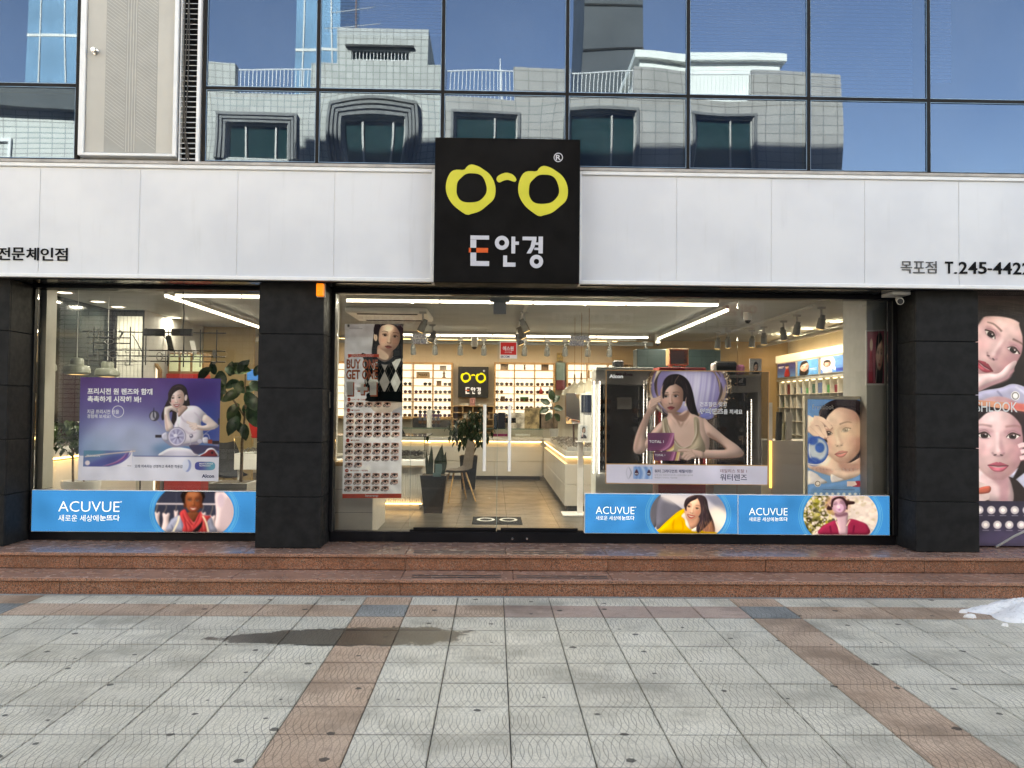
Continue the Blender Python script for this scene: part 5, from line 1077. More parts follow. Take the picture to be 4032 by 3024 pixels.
for u0, v0, u1, v1 in ((1624, 1318, 1678, 1330), (2246, 1323, 2319, 1333)):
    x0, x1, z0, z1 = R4(u0, v0, u1, v1, 8.58); MB().cbox(x0, x1, 8.575, 8.595, DT+.006, DT+.05, .003).build('transom_fitting', M['steel'], sb)
# ---- lit boxes under the windows
LBX = .089
def lightbox(q, im, label, txt):
    t = thing('light_box', label, 'light box', ((q[0][0]+q[1][0])/2, 8.5, q[0][1])); Y = 8.50
    b = MB(); x0, x1, z0, z1 = min(p[0] for p in q), max(p[0] for p in q), min(p[1] for p in q), max(p[1] for p in q)
    MB().cbox(x0-.006, x1+.006, Y+.003, Y+.05, z0-.006, z1+.006, .003).build('case', M['white_metal'], t)
    picture('lit_face', [(x0, z0), (x1, z0), (x1, z1), (x0, z1)], Y, .003, pic_mat('lit print', im, .3, LBX, dim=.10, spec=.05), t)
    W = emit('lit white print', (.80, .92, 1.0), .48)
    for body, a, v0, b_, v1, bo in txt: ptext(body, a, v0, b_, v1, Y, W, t, name='lettering', bold=bo, depth=.0012)
SLOGAN = ('새로운 세상에', '눈뜨다')
lightbox(pxq(8.5, (127, 1935), (1007, 1937), (1003, 2092), (123, 2091)), pic_scarf().image('scarf print'), 'blue lit box with laughing woman in a red scarf under the left window',
         [('ACUVUE', 230, 1974, 471, 2015, -.008), (SLOGAN[0], 230, 2027, 388, 2053, .0), (SLOGAN[1], 393, 2027, 471, 2051, .014), ('®', 473, 1973, 480, 1980, 0)])
lightbox(pxq(8.5, (2304.6, 1945), (2903.5, 1949), (2903.5, 2101), (2304.6, 2098)), pic_yellow().image('yellow print'), 'blue lit box with smiling woman in a yellow jumper beside the glass door',
         [('ACUVUE', 2346, 1995, 2498, 2024, -.008), (SLOGAN[0], 2346, 2031, 2444, 2048, .0), (SLOGAN[1], 2448, 2031, 2498, 2048, .014), ('®', 2500, 1995, 2505, 2000, 0)])
lightbox(pxq(8.5, (2908, 1951), (3502, 1954), (3502, 2105), (2908, 2103)), pic_bubble().image('bubble print'), 'blue lit box with woman blowing bubble gum in a crimson jacket at the right end',
         [('ACUVUE', 2949, 2000, 3101, 2029, -.008), (SLOGAN[0], 2949, 2036, 3047, 2053, .0), (SLOGAN[1], 3051, 2036, 3101, 2052, .014)])
# ---- posters on the glass
PY = 8.588
t = thing('scooter_poster', 'violet translucent poster of a woman in white leaning on a scooter, left window', 'poster', (-3.8, PY, 1))
picture('printed_film', pxq(PY, (317, 1485), (869, 1491), (860, 1895), (307, 1891)), PY, .001, pic_mat('scooter film', pic_scooter().image('scooter print'), .4, 0, True, .12), t)
WI, NV = M['ink_white'], M['ink_navy']
def zt(L, Z, m, parent, Y=PY):
    for body, u0, v0, u1, v1, bo in L:
        a, b_, s_ = Z; ptext(body, a+u0*s_, b_+v0*s_, a+u1*s_, b_+v1*s_, Y, m, parent, name='lettering', bold=bo, depth=.0012)
Z5 = (280, 1450, .2834)
zt([('프리시전 원 렌즈와 함께', 228, 278, 1130, 366, .03), ('촉촉하게 시작해 봐!', 228, 386, 975, 474, .03), ('지금 프리시전 원을', 224, 574, 666, 632, .008), ('경험해 보세요!', 224, 640, 548, 694, .005), ('SMARTSURFACE', 1778, 1316, 1970, 1336, .02), ('TECHNOLOGY', 1778, 1344, 1940, 1364, .02), ('PRECISION', 218, 1202, 400, 1228, .0), ], Z5, WI, t)
zt([('오래 지속되는 선명하고 촉촉한 착용감', 885, 1340, 1550, 1386, .012), ('Alcon', 1815, 1472, 1988, 1522, .035)], Z5, NV, t)
zt([('Alcon', 780, 1346, 838, 1362, .03)], Z5, M['ink_grey'], t)
b = MB(); a_ = np.linspace(0, 2*math.pi, 40, endpoint=False); f = lambda r: [A(280+.2834*(652+r*math.cos(q)), 1450+.2834*(602+r*math.sin(q)), PY) for q in a_]
b.ribbon(f(83), f(76), PY-.0012, PY-.0004).build('printed_circle', WI, t)
t = thing('lens_offer_banner', 'tall pale banner of a woman in diamond sweater above rows of eyes', 'banner', (-1.3, 8.64, .75))
BY = 8.63
picture('printed_film', pxq(BY, (1358, 1276), (1588, 1276), (1580, 1961), (1348, 1962)), BY, .001, pic_mat('banner film', pic_banner().image('banner print'), .5, 0, False, .7), t)
Z1 = (1300, 1250, .4521)
zt([('LENSRANG EVENT', 182, 323, 380, 343, 0)], Z1, WI, t, BY)
OR_ = M['ink_orange']
zt([('BUY ONE', 143, 364, 416, 448, .035), ('GET ONE', 140, 456, 414, 540, .035), ('1DAY ₩13,000', 186, 708, 308, 724, .01), ('₩10,000', 184, 800, 256, 816, .01), ('₩15,000', 178, 1062, 252, 1078, .01), ('₩20,000 ~ 40,000', 174, 1326, 328, 1342, .01)], Z1, OR_, t, BY)
zt([('1', 150, 565, 210, 690, .085), ('+', 238, 580, 335, 680, .085), ('1', 352, 563, 413, 688, .085)], Z1, OR_, t, BY)
zt([('1', 143, 556, 200, 677, .05), ('+', 232, 572, 324, 668, .05), ('1', 346, 554, 403, 675, .05), ('lensrang:', 306, 1542, 420, 1566, .03), ('1+1', 150, 710, 174, 720, .02), ('1+1', 148, 803, 172, 813, .02), ('1+1', 145, 1065, 169, 1075, .02), ('1+1', 140, 1328, 164, 1338, .02)], Z1, WI, t, BY-.0016)
t = thing('water_lens_poster', 'dark translucent poster of a woman before a ring of golden water, beside the door', 'poster', (1.8, PY, .9))
picture('printed_film', pxq(PY, (2385, 1456), (3030, 1461), (3024, 1911), (2384, 1904)), PY, .001, pic_mat('water film', pic_water().image('water print'), .35, 0, True, .15), t)
Z2 = (2350, 1430, .321)
zt([('Alcon', 152, 138, 322, 184, .035), ('를 끼세요', 1555, 566, 1785, 626, .01), ('건조함은 잊고', 1262, 476, 1595, 532, .006), ('TOTAL 1', 642, 946, 820, 978, 0), ('TOTAL 1', 714, 1116, 836, 1140, 0)], Z2, WI, t)
zt([('워터렌즈', 1262, 556, 1550, 624, .05)], Z2, WI, t); zt([('워터렌즈', 1270, 564, 1542, 616, -.004)], Z2, NV, t, PY-.0014)
zt([('워터 그라디언트 재질이란?', 708, 1304, 1172, 1346, .02), ('워터렌즈', 1512, 1360, 1842, 1442, .01)], Z2, NV, t)
zt([('데일리스 토탈 1', 1514, 1300, 1840, 1344, .005)], Z2, mat('plum ink', (.25, .06, .10), .5), t)
zt([('눈에 닿는 부분으로 갈수록 수분함유율이 높아져', 708, 1362, 1174, 1384, .0), ('촉촉함이 지속되는 복합재질', 708, 1394, 986, 1416, .0)], Z2, M['ink_grey'], t)
zt([('80%', 468, 1348, 504, 1364, .02), ('80%', 620, 1348, 656, 1364, .02)], Z2, WI, t)
for f_ in ((2385, 1457, 3030, 1461), (2384, 1900, 3024, 1908)): pass
# sticker and small things on the door
t = thing('security_sticker', 'small red and white security sticker on the glass door', 'sticker', (.17, PY, 2.2))
x0, x1, z0, z1 = R4(1968, 1345, 2036, 1412, PY); MB().box(x0, x1, PY, PY+.001, z0, z1).build('white_backing', M['paper'], t)
x0, x1, z0, z1 = R4(1971, 1348, 2033, 1397, PY-.001); MB().box(x0, x1, PY-.001, PY-.0002, z0, z1).build('red_field', mat('red ink', (.62, .012, .012), .5, var=.03), t)
ptext('에스원', 1980, 1363, 2022, 1381, PY-.001, WI, t, bold=.02); ptext('CCTV 작동중', 1987, 1384, 2016, 1390, PY-.001, WI, t); ptext('SECOM', 1971, 1400, 2006, 1409, PY, NV, t, bold=.03)
t = thing('digital_door_lock', 'black and chrome digital lock on the inner edge of the glass door', 'door lock', (.05, 8.55, 1.6)); Y = 8.56
x0, x1, z0, z1 = R4(1943, 1627, 1959, 1691, Y); MB().cbox(x0, x1, 8.56, 8.594, z0, z1, .008).build('strike_case', M['chrome'], t)
x0, x1, z0, z1 = R4(1962, 1626, 1989, 1687, Y); MB().cbox(x0, x1, 8.545, 8.594, z0, z1, .008).build('key_panel', M['black_plastic'], t); MB().cbox(x0-.004, x1+.004, 8.575, 8.5945, z0-.004, z1+.004, .004).build('chrome_rim', M['chrome'], t)
x, z = A(2016, 1655, 8.64); MB().cyl((x-.09, 8.64, z), (x+.04, 8.64, z), .028, n=16).build('knob', M['black_plastic'], t, True)
t = thing('door_sensor', 'white sensor box with paper slip above the glass doors', 'sensor', (.1, 8.59, 2.7))
x0, x1, z0, z1 = R4(1929, 1167, 2007, 1187, 8.58); MB().cbox(x0, x1, 8.60+.008, 8.65, z0, z1, .004).build('sensor_case', M['white_plastic'], t)
x0, x1, z0, z1 = R4(1943, 1189, 1993, 1238, 8.62); MB().box(x0, x1, 8.62, 8.622, z0, z1).build('paper_slip', M['paper'], t)
# ---- wall poster right of the right pillar
t = thing('tall_face_poster', 'tall printed wall panel with two close up faces beside the right pillar', 'poster', (5.2, 8.45, .3))
Y = 8.45; x0, z1 = A(3846, 1160, Y); z1 = 2.83; x1 = x0+.96; z0 = A(3870, 2149, Y)[1]
zz = lambda v: A(3900, 1150+.633*v, Y)[1]
picture('printed_panel', [(A(3848, 1700, Y)[0]-.02, z0), (A(4077, 1700, Y)[0], z0), (A(4077, 1700, Y)[0], zz(10)), (A(3848, 1700, Y)[0]-.02, zz(10))], Y, .02, pic_mat('face print', pic_wall().image('face print'), .4, .03), t)  # print also carries a faint glow of its own
MB().box(A(4077, 1700, Y)[0], 7, Y, Y+.02, z0, 2.83).box(4.77, 7, Y+.0005, Y+.02, zz(10)+.001, 2.85).build('panel_margin', mat('dark print', (.035, .03, .032), .4), t)
ptext('FRESHLOOK', 3780, 1582, 4006, 1622, Y, WI, t, bold=.01)
x0, z0 = A(3917, 2156, 8.40); tag(MB().tube([(x0, 8.38, .315), (x0+.06, 8.36, .36), (x0+.16, 8.34, .43), (x0+.3, 8.33, .50), (x0+.5, 8.33, .53)], .012, 10).build('grey_hose', M['grey_plastic'], None, True), 'pale grey hose lying against the tall face poster on the platform', 'hose')
# ---- alarm lamp, camera, switch box
t = thing('alarm_lamp', 'small amber alarm lamp at the top of the middle pillar', 'lamp', (-1.7, 8.12, 2.75))
x0, x1, z0, z1 = R4(1245, 1115, 1279, 1169, 8.08); MB().cbox(x0, x1, 8.105, 8.129, z0, z1, .003).build('base', M['grey_plastic'], t)
MB().cbox(x0+.004, x1-.008, 8.055, 8.104, z0+.004, z1-.004, .008).build('lens', mat('amber plastic', (.80, .22, .02), .25, var=.1, emit=.08), t)
t = thing('security_camera', 'white bullet security camera under the soffit by the right pillar', 'camera', (4.05, 8.3, 2.75))
x, z = A(3528, 1183, 8.30); MB().cbox(x-.085, x+.10, 8.2, 8.44, z+.045, 2.866).build('mount_box', M['white_plastic'], t)
MB().tube([(x+.06, 8.36, z+.02), (x-.035, 8.14, z-.03)], [.034, .034], 16).build('camera_body', M['white_plastic'], t, True)
MB().cyl((x-.035, 8.14, z-.03), (x-.039, 8.131, z-.032), .028, n=16).build('lens', M['black_plastic'], t, True); MB().cyl((x+.06, 8.36, z+.0), (x+.06, 8.36, z+.06), .012).build('arm', M['white_plastic'], t)
x0, x1, z0, z1 = R4(1302, 1543, 1313, 1606, 8.48); tag(MB().cbox(-1.659, -1.645, 8.40, 8.48, z0, z1, .003).build('key_switch', M['black_plastic']), 'small black key switch plate on the side of the middle pillar', 'switch')
# rust coloured dirt along the sills
dm_ = mat('rusty dirt', (.11, .05, .025), .95, var=.5, nscale=90)
b = MB(); rs = random.Random(4)
for k in range(520):
    x = rs.choice([rs.uniform(-1.55, -.85), rs.uniform(-1.3, -1.0), rs.uniform(1.0, 4.0), rs.uniform(-4.6, -2.4)]); q = rs.uniform(.003, .012); y = 8.54-abs(rs.gauss(0, .018)); z = .3
    b.add([(x-q, y-q*.6, z), (x+q, y-q*.5, z), (x+q*.8, y+q*.6, z), (x-q*.7, y+q*.5, z), (x, y, z+q*.7)], [(0, 1, 4), (1, 2, 4), (2, 3, 4), (3, 0, 4)])
tag(b.build('sill_dirt', dm_), 'rusty dirt and crumbs gathered along the foot of the shop windows', 'dirt', kind='stuff')
# ================================================================= inside the shop
FZ = .30; CE = 3.06
# floor of large tiles
sf = tag(bpy.data.objects.new('shop_floor', MB().box(-6.6, 6, 9.0, 17.2, .25, .2955).mesh('shop_floor')), kind='structure'); sf.data.materials.append(m_joint); COL.objects.link(sf)
m_ft = mat('taupe floor tile', (.060, .055, .047), .34, var=.12, nscale=1.6)
ft = MB().cbox(-.298, .298, -.298, .298, -.004, .0, .0015).mesh('tile'); ft.materials.append(m_ft)
for i in range(-11, 11):
    for j in range(14):
        o = bpy.data.objects.new('tile', ft); COL.objects.link(o); o.parent = sf; o.location = (-.13+.6*i, 9.29+.6*j, .3+random.uniform(-.0004, .0004))
MB().box(-6.6, 6, 8.66, 9.0, .20, .299).build('threshold', m_ft, sf)
m_tw = mat('white wall tile', (.52, .52, .47), .35, var=.06)
m_mir = mat('dark mirror panel', (.012, .017, .017), .12, var=.2, spec=.25)
MB().box(-6.6, 6.1, 17.1, 17.3, .25, CE).build('interior_wall', M['wall_beige'], sb)
MB().box(6.0, 6.2, 8.7, 17.1, .25, CE).build('interior_wall', M['wall_beige'], sb)
MB().box(2.4, 6.0, 16.98, 17.09, .25, CE).build('wall_panel', M['wall_ochre'], sb)
MB().box(-5.9, -5.66, 8.75, 12.5, .25, CE).build('mirror_wall', m_mir, sb)
MB().box(-5.9, -5.2, 12.5, 17.1, .25, CE).build('interior_wall', M['wall_grey'], sb)
wt = sub('tiled_wall', sb); MB().box(-5.66, -5.2, 12.47, 12.5, .25, CE).build('grout', M['joint'], wt)
tw = MB().cbox(-.026, .026, -.008, .0, -.118, .118, .002).mesh('wall_tile'); tw.materials.append(m_tw)
for i in range(8):
    for k in range(11): o = bpy.data.objects.new('wall_tile', tw); COL.objects.link(o); o.parent = wt; o.location = Vector((-5.63+i*.056, 12.47, .45+k*.24))-wloc(wt)
MB().box(-5.66, -5.58, 12.40, 12.465, .3, CE).build('wall_edge', M['black_metal'], sb)
# near left jamb with white tiles, wooden fin walls between the windows, column at the right end
MB().box(-4.9, -4.62, 8.70, 8.9, .3, CE).build('end_wall', m_tw, sb)
for z in np.arange(.55, 3, .24): MB().box(-4.9, -4.618, 8.698, 8.9, z, z+.004).build('tile_joint', M['joint'], sb) if z < .9 else None
MB().box(-2.25, -1.69, 8.70, 9.1, .3, CE).build('inner_pier', M['wall_grey'], sb)
MB().box(3.93, 4.7, 8.75, 9.35, .3, CE).build('inner_pier', M['wall_grey'], sb)
MB().box(-13, -5.9, 8.72, 8.8, .25, CE).box(4.7, 13, 8.72, 8.8, .25, CE).build('interior_wall', M['wall_grey'], sb)
# soffits with warm coves at the back
cove = emit('warm cove light', (1., .60, .22), 1.6)
def lamp(name, label, cat, loc, group=None): return thing(name, label, cat, loc, group)
MB().cbox(-5.1, 3.0, 15.75, 15.85, 2.86, 2.93).build('cove_board', M['ceiling'], sb)
MB().cbox(5.2, 5.28, 12.2, 16.5, 2.90, 2.95).build('cove_board', M['wall_beige'], sb)
def area(loc, sx, sy, e, col=(.72, .88, 1.), rot=(0, 0, 0)):
    L = bpy.data.lights.new('lamp_light', 'AREA'); L.shape = 'RECTANGLE'; L.size = sx; L.size_y = sy; L.energy = e*ALUM; L.color = col
    o = bpy.data.objects.new('lamp_light', L); COL.objects.link(o); o.location = loc; o.rotation_euler = rot; o['kind'] = 'helper'; return o
def strip(label, p0, p1, m, group, w=.035, nseg=1, light=0., col=(.72, .88, 1.)):
    p0, p1 = Vector(p0), Vector(p1); d = p1-p0; ax = d.normalized(); t = thing('strip_light', label, 'strip light', (p0+p1)/2, group)
    al = abs(d.x) > abs(d.y)
    h = MB()
    if al: h.cbox(p0.x, p1.x, p0.y-w*.7, p0.y+w*.7, p0.z+.012, p0.z+.06)
    else: h.cbox(p0.x-w*.7, p0.x+w*.7, p0.y, p1.y, p0.z+.012, p0.z+.06)
    h.build('housing', M['grey_metal'], t)
    for k in range(nseg):
        a, b_ = p0+d*(k/nseg)+ax*.008, p0+d*((k+1)/nseg)-ax*.008
        q = MB()
        if al: q.cbox(a.x, b_.x, p0.y-w/2, p0.y+w/2, p0.z-.02, p0.z+.0115)
        else: q.cbox(p0.x-w/2, p0.x+w/2, a.y, b_.y, p0.z-.02, p0.z+.0115)
        q.build('tube', m, t)
    for k in range(int(d.length//1.2)+1):
        c = p0+d*((k+.5)/(int(d.length//1.2)+1)); MB().cyl((c.x, c.y, c.z+.06), (c.x, c.y, CE), .004, n=6).build('hanger', M['grey_metal'], t)
    if light:
        o = area((p0+p1)/2-Vector((0, 0, .03)), d.length if al else .06, .06 if al else d.length, light, col); o.parent = t; o.location = Vector(o.location)-wloc(t)
    return t
WH = emit('cool white tube', (.85, .97, 1.), 3.2); WARM = emit('warm white tube', (1., .78, .42), 1.8)
G_ = 'ceiling strip lights'
strip('long white strip light just behind the top of the entrance glass', (-1.8, 10.1, 2.95), (2.72, 10.1, 2.95), WH, G_, nseg=4, light=120)
strip('short white strip light along the top of the left window', (-3.75, 9.85, 2.95), (-2.2, 9.85, 2.95), WH, G_, nseg=2, light=50)
strip('slanting white strip light receding into the left half of the shop', (-3.86, 9.85, 2.95), (-3.86, 14.0, 2.95), WH, G_, nseg=1, light=45)
strip('slanting white strip light receding into the right half of the shop', (2.97, 10.6, 2.95), (2.97, 15.1, 2.95), WH, G_, nseg=1, light=50)
strip('white strip light at the far end of the ceiling, before the warm cove', (-1.9, 14.9, 2.95), (2.75, 14.9, 2.95), WH, G_, nseg=5, light=60)
strip('warm yellow strip in the cove over the rear wall', (-3.9, 16.3, 2.98), (2.4, 16.3, 2.98), WARM, G_, nseg=7, light=34, col=(1, .84, .66))
strip('warm yellow strip in the cove over the right wall', (5.55, 12.4, 2.99), (5.55, 16.6, 2.99), WARM, G_, light=22, col=(1, .78, .56))
# downlights
DL = emit('downlight disc', (.88, .97, 1.), 3.0)
for (x, y), lb in (((5.28, 12.8), 'nearest recessed downlight at the right wall'), ((5.28, 14.0), 'middle recessed downlight at the right wall'), ((5.28, 15.1), 'farthest recessed downlight at the right wall'),
                   ((-5.36, 10.5), 'largest recessed downlight near the left dark wall'), ((-5.37, 11.4), 'second recessed downlight along the left dark wall'), ((-5.37, 12.0), 'recessed downlight before the white tiled wall on the left'), ((-5.2+.1, 13.4), 'small recessed downlight beyond the tiled wall'), ((-5.0, 15.2), 'farthest recessed downlight of the left half')):
    t = lamp('downlight', lb, 'downlight', (x, y, CE), 'recessed ceiling downlights')
    MB().lathe([(.11, 0), (.11, -.012), (.094, -.014), (.09, -.004)], (x, y, CE), 24).build('trim_ring', M['white_metal'], t); MB().lathe([(.0, -.006), (.09, -.006)], (x, y, CE), 24).build('diffuser', DL, t)
    o = area((x, y, CE-.02), .12, .12, 13, (.74, .89, 1.)); o.parent = t; o.location = (0, 0, -.02)
# grey spotlights on tracks
SPG = mat('grey spotlight shell', (.13, .13, .12), .6, var=.05, spec=.2)
def spot(x, y, z, tilt, lb, grp, warm=True, fwd=0.):
    t = thing('track_spotlight', lb, 'spotlight', (x, y, z), grp); d = Vector((math.sin(fwd), math.sin(tilt), -math.cos(tilt))).normalized(); c = Vector((x, y, z))
    MB().cyl(c-d*.055, c+d*.085, .046, .052, 16).build('lamp_head', SPG, t, True); MB().cyl(c-d*.10, c-d*.055, .030, .034, 14).build('heat_sink', SPG, t, True)
    MB().cyl(c+d*.086, c+d*.089, .044, n=16).build('lens', emit('warm lens', (1, .74, .36), 1.6) if warm else M['grey_metal'], t)
    MB().box(x-.012, x+.012, y-.006, y+.006, z+.02, z+.17).cbox(x-.05, x+.05, y-.02, y+.02, z+.17, z+.20).build('bracket', M['grey_plastic'], t)
tk = thing('light_track', 'grey lighting track across the shop before the rear cove', 'light track', (0, 15.3, 2.92), 'lighting tracks'); MB().cbox(-3, 2.6, 15.28, 15.32, 2.91, 2.945).build('rail', M['grey_metal'], tk)
for i, u in enumerate((1627, 1713, 1812, 1905, 2065, 2154, 2225, 2315, 2400, 2541)):
    spot(A(u, 1377, 15.3)[0], 15.3, 2.71, .5, '%s grey spotlight from the left in the row before the rear wall' % ['first', 'second', 'third', 'fourth', 'fifth', 'sixth', 'seventh', 'eighth', 'ninth', 'tenth'][i], 'spotlights in the row before the rear wall', i % 4 == 3)
tk = thing('light_track', 'grey lighting track running back along the right side', 'light track', (3.6, 13, 2.97), 'lighting tracks'); MB().cbox(3.98, 4.02, 10.4, 15.9, 2.97, 3.0).build('rail', M['grey_metal'], tk)
for (u, v, Y), lb in (((3234, 1262, 10.6), 'leaning grey spotlight, nearest of the right hand track'), ((3138, 1290, 11.5), 'grey spotlight with amber glow, second of the right hand track'), ((3085, 1300, 12.3), 'tilted grey spotlight, third of the right hand track'), ((3008, 1318, 13.2), 'glowing grey spotlight, fourth of the right hand track'), ((2961, 1327, 13.8), 'glowing grey spotlight, last of the right hand track'), ((2826, 1352, 14.2), 'grey spotlight in front of the ochre wall top'), ((2866, 1344, 14.0), 'grey spotlight beside the one before the ochre wall')):
    x, z = A(u, v, Y); spot(x, Y, min(z, 2.80), .25, lb, 'spotlights on the right hand track', True, random.uniform(-.4, .4))
tk = thing('light_track', 'grey lighting track running back above the glass door', 'light track', (.6, 12, 2.97), 'lighting tracks'); MB().cbox(.38, .42, 10.3, 14.8, 2.97, 3.0).build('rail', M['grey_metal'], tk)
for Y, lb in ((11.4, 'nearest grey spotlight above the glass door'), (12.5, 'middle grey spotlight above the glass door'), (13.8, 'farthest grey spotlight above the glass door')): spot(.40, Y, 2.79, .1, lb, 'spotlights above the glass door', True, .5)
for Y, lb in ((11.6, 'nearer grey spotlight above the tall banner'), (13.4, 'farther grey spotlight above the tall banner')): spot(-1.0, Y, 2.79, .2, lb, 'spotlights above the tall banner', True, -.5)
t = thing('air_conditioner', 'grey ceiling cassette air conditioner above the tall banner', 'air conditioner', (-1.5, 12.5, CE)); MB().cbox(-2.1, -.95, 11.7, 12.9, 2.98, CE, .02).build('case', M['white_plastic'], t)
for y in (11.82, 12.70): MB().box(-1.95, -1.1, y, y+.07, 2.972, 2.982).build('vent_slot', M['joint'], t)
for (u, v, Y), lb in (((2944, 1262, 11.8), 'white dome camera on the ceiling before the ochre wall'), ((2590, 1352, 15.2), 'small white dome camera above the dark teal cabinet'), ((1868, 1366, 14.6), 'white dome camera before the rear wall, left of the red sticker')):
    x, z = A(u, v, Y); t = thing('dome_camera', lb, 'camera', (x, Y, z), 'dome cameras'); MB().lathe([(0, .16), (.055, .16), (.06, .05), (.06, .02), (.05, 0)], (x, Y, z), 18).build('housing', M['white_plastic'], t, True); MB().ball((x, Y, z), (.045, .045, .045)).build('dome', M['black_plastic'], t, True)
# ---- rear wall: lit cabinets with sunglasses
LITP = emit('lit cabinet back', (.93, .97, .95), .62)
SGM = [mat('smoke lens', (.03, .03, .035), .2), mat('brown lens', (.10, .05, .03), .2), mat('grey lens', (.12, .13, .15), .2), mat('plum lens', (.10, .05, .10), .2)]
def sunglass_mesh(w, kind, m):
    b = MB()
    for s in (-1, 1):
        t_ = np.linspace(0, 2*math.pi, 14, endpoint=False)
        sq = .7 if kind == 1 else 1.; P = [(s*w*.27+w*.215*np.sign(math.cos(a))*abs(math.cos(a))**sq, w*.19*np.sign(math.sin(a))*abs(math.sin(a))**sq*(1 if math.sin(a) > 0 or kind else 1.15)) for a in t_]
        b.prism(P, -.004, .004); b.tube([(s*w*.5, 0, w*.1), (s*w*.49, .09, w*.08), (s*w*.47, .12, -w*.1)], .003, 5)
    b.tube([(-w*.06, 0, w*.06), (0, -.003, w*.09), (w*.06, 0, w*.06)], .004, 5); me = b.mesh('sunglasses'); me.materials.append(m); return me
SG = [[sunglass_mesh(.165, k, m) for m in SGM] for k in (0, 1)]
names = ['smoke black', 'brown', 'pale grey', 'plum']
def cabinet(u0, u1, cols, v0, v1, rows, label, who, fill):
    Y = 16.85; x0, x1 = A(u0, 1530, Y)[0], A(u1, 1530, Y)[0]; z1, z0 = A((u0+u1)/2, v0, Y)[1], A((u0+u1)/2, v1, Y)[1]
    t = thing('wall_cabinet', label, 'cabinet', ((x0+x1)/2, 17.0, z0), 'lit wall cabinets'); e = .035
    MB().box(x0+e, x1-e, 17.05, 17.07, z0+e, z1-e).build('light_panel', LITP, t)
    MB().cbox(x0, x1, Y, 17.09, z1-e, z1).cbox(x0, x1, Y-.02, 17.09, z0-.02, z0+e).cbox(x0, x0+e, Y, 17.09, z0+e, z1-e).cbox(x1-e, x1, Y, 17.09, z0+e, z1-e).build('frame', M['wood'], t)
    xs = [x0+(x1-x0)*k/cols for k in range(cols+1)]; zs = [z0+.02+(z1-z0-.02)*k/rows for k in range(rows+1)]
    for x in xs[1:-1]: MB().box(x-.011, x+.011, Y+.01, 17.048, z0+e, z1-e).build('divider', M['wood'], t)
    for z in zs[1:-1]: MB().box(x0+e, x1-e, Y+.012, 17.047, z-.007, z+.007).build('shelf', M['wood'], t)
    for r in range(rows):
        for c in range(cols):
            for h in (0, 1):
                if not fill(r, c, h): continue
                k, q = random.randrange(2), random.randrange(4); o = bpy.data.objects.new('sunglasses', SG[k][q]); COL.objects.link(o)
                o.location = (xs[c]+(xs[c+1]-xs[c])*(.27+.46*h), 16.93, zs[r]+.007+.034); o.rotation_euler = (0, 0, random.uniform(-.2, .2))
                rn = ['lowest', 'second lowest', 'third lowest', 'fourth lowest', 'fifth lowest'][min(r, 4)]; cn = 'bay %s' % ['one', 'two', 'three', 'four', 'five', 'six'][c]
                tag(o, '%s sunglasses, %s %s, %s shelf of the %s cabinet' % (names[q], 'left' if h == 0 else 'right', cn, rn, who), 'sunglasses', 'sunglasses on the lit wall cabinets')
    return xs, zs, t
xs, zs, t1 = cabinet(1309, 1782, 6, 1425, 1646, 7, 'oak framed lit wall cabinet of sunglasses left of the screen', 'left lit', lambda r, c, h: r < 5 and c >= 3 and not (r in (4, ) and c == 4 and h == 0) and not (r == 4 and c == 5 and h == 0))
def card(x, Y, z, w, h, m, lb, cat='card'): return tag(MB().cbox(x-w/2, x+w/2, Y, Y+.012, z, z+h, .002).build('display_card', m), lb, cat)
brn = mat('brown card', (.19, .13, .09), .6); tan_ = mat('tan plaque', (.33, .26, .17), .5)
card((xs[4]+xs[5])/2, 16.92, zs[5]+.008, .27, .115, tan_, 'tan name plaque standing in the left lit cabinet', 'plaque'); x_ = (xs[4]+xs[5])/2; text('POLICE', x_-.09, x_+.09, zs[5]+.045, zs[5]+.085, 16.92, M['ink_black'], COL.objects[-1] if False else None) if False else None
pq = [o for o in COL.objects if o.name.startswith('display_card')][-1]; text('POLICE', x_-.085, x_+.085, zs[5]+.045, zs[5]+.083, 16.919, M['ink_black'], pq, bold=.02)
card((xs[5]+xs[6])/2, 16.92, zs[6]+.008, .13, .09, M['grey_plastic'], 'small grey plaque on the top shelf of the left lit cabinet', 'plaque')
tb = tag(MB().box((xs[5]+xs[6])/2-.02, (xs[5]+xs[6])/2+.06, 16.92, 16.96, zs[5]+.008, zs[5]+.025).box((xs[5]+xs[6])/2, (xs[5]+xs[6])/2+.04, 16.93, 16.95, zs[5]+.025, zs[5]+.07).box((xs[5]+xs[6])/2-.012, (xs[5]+xs[6])/2+.052, 16.93, 16.95, zs[5]+.085, zs[5]+.10).box((xs[5]+xs[6])/2+.004, (xs[5]+xs[6])/2+.036, 16.93, 16.95, zs[5]+.07, zs[5]+.14).build('figurine', brn), 'small dark figurine with a hat in the left lit cabinet', 'figurine')
card((xs[5]+xs[6])/2-.08, 16.93, zs[4]+.008, .10, .10, brn, 'square brown card beside sunglasses in the left lit cabinet')
xs, zs, t2 = cabinet(1945, 2186, 3, 1427, 1648, 7, 'oak framed lit wall cabinet of sunglasses right of the screen', 'middle lit', lambda r, c, h: r < 5 and not (r == 3 and c == 0 and h == 1) and not (r == 2 and c == 2 and h == 1))
card((xs[0]+xs[1])/2, 16.92, zs[6]+.008, .16, .15, mat('taupe card', (.30, .25, .20), .6), 'taupe name card on the top shelf of the middle lit cabinet')
card((xs[2]+xs[3])/2, 16.92, zs[6]+.008, .15, .14, brn, 'dark brown name card on the top shelf of the middle lit cabinet')
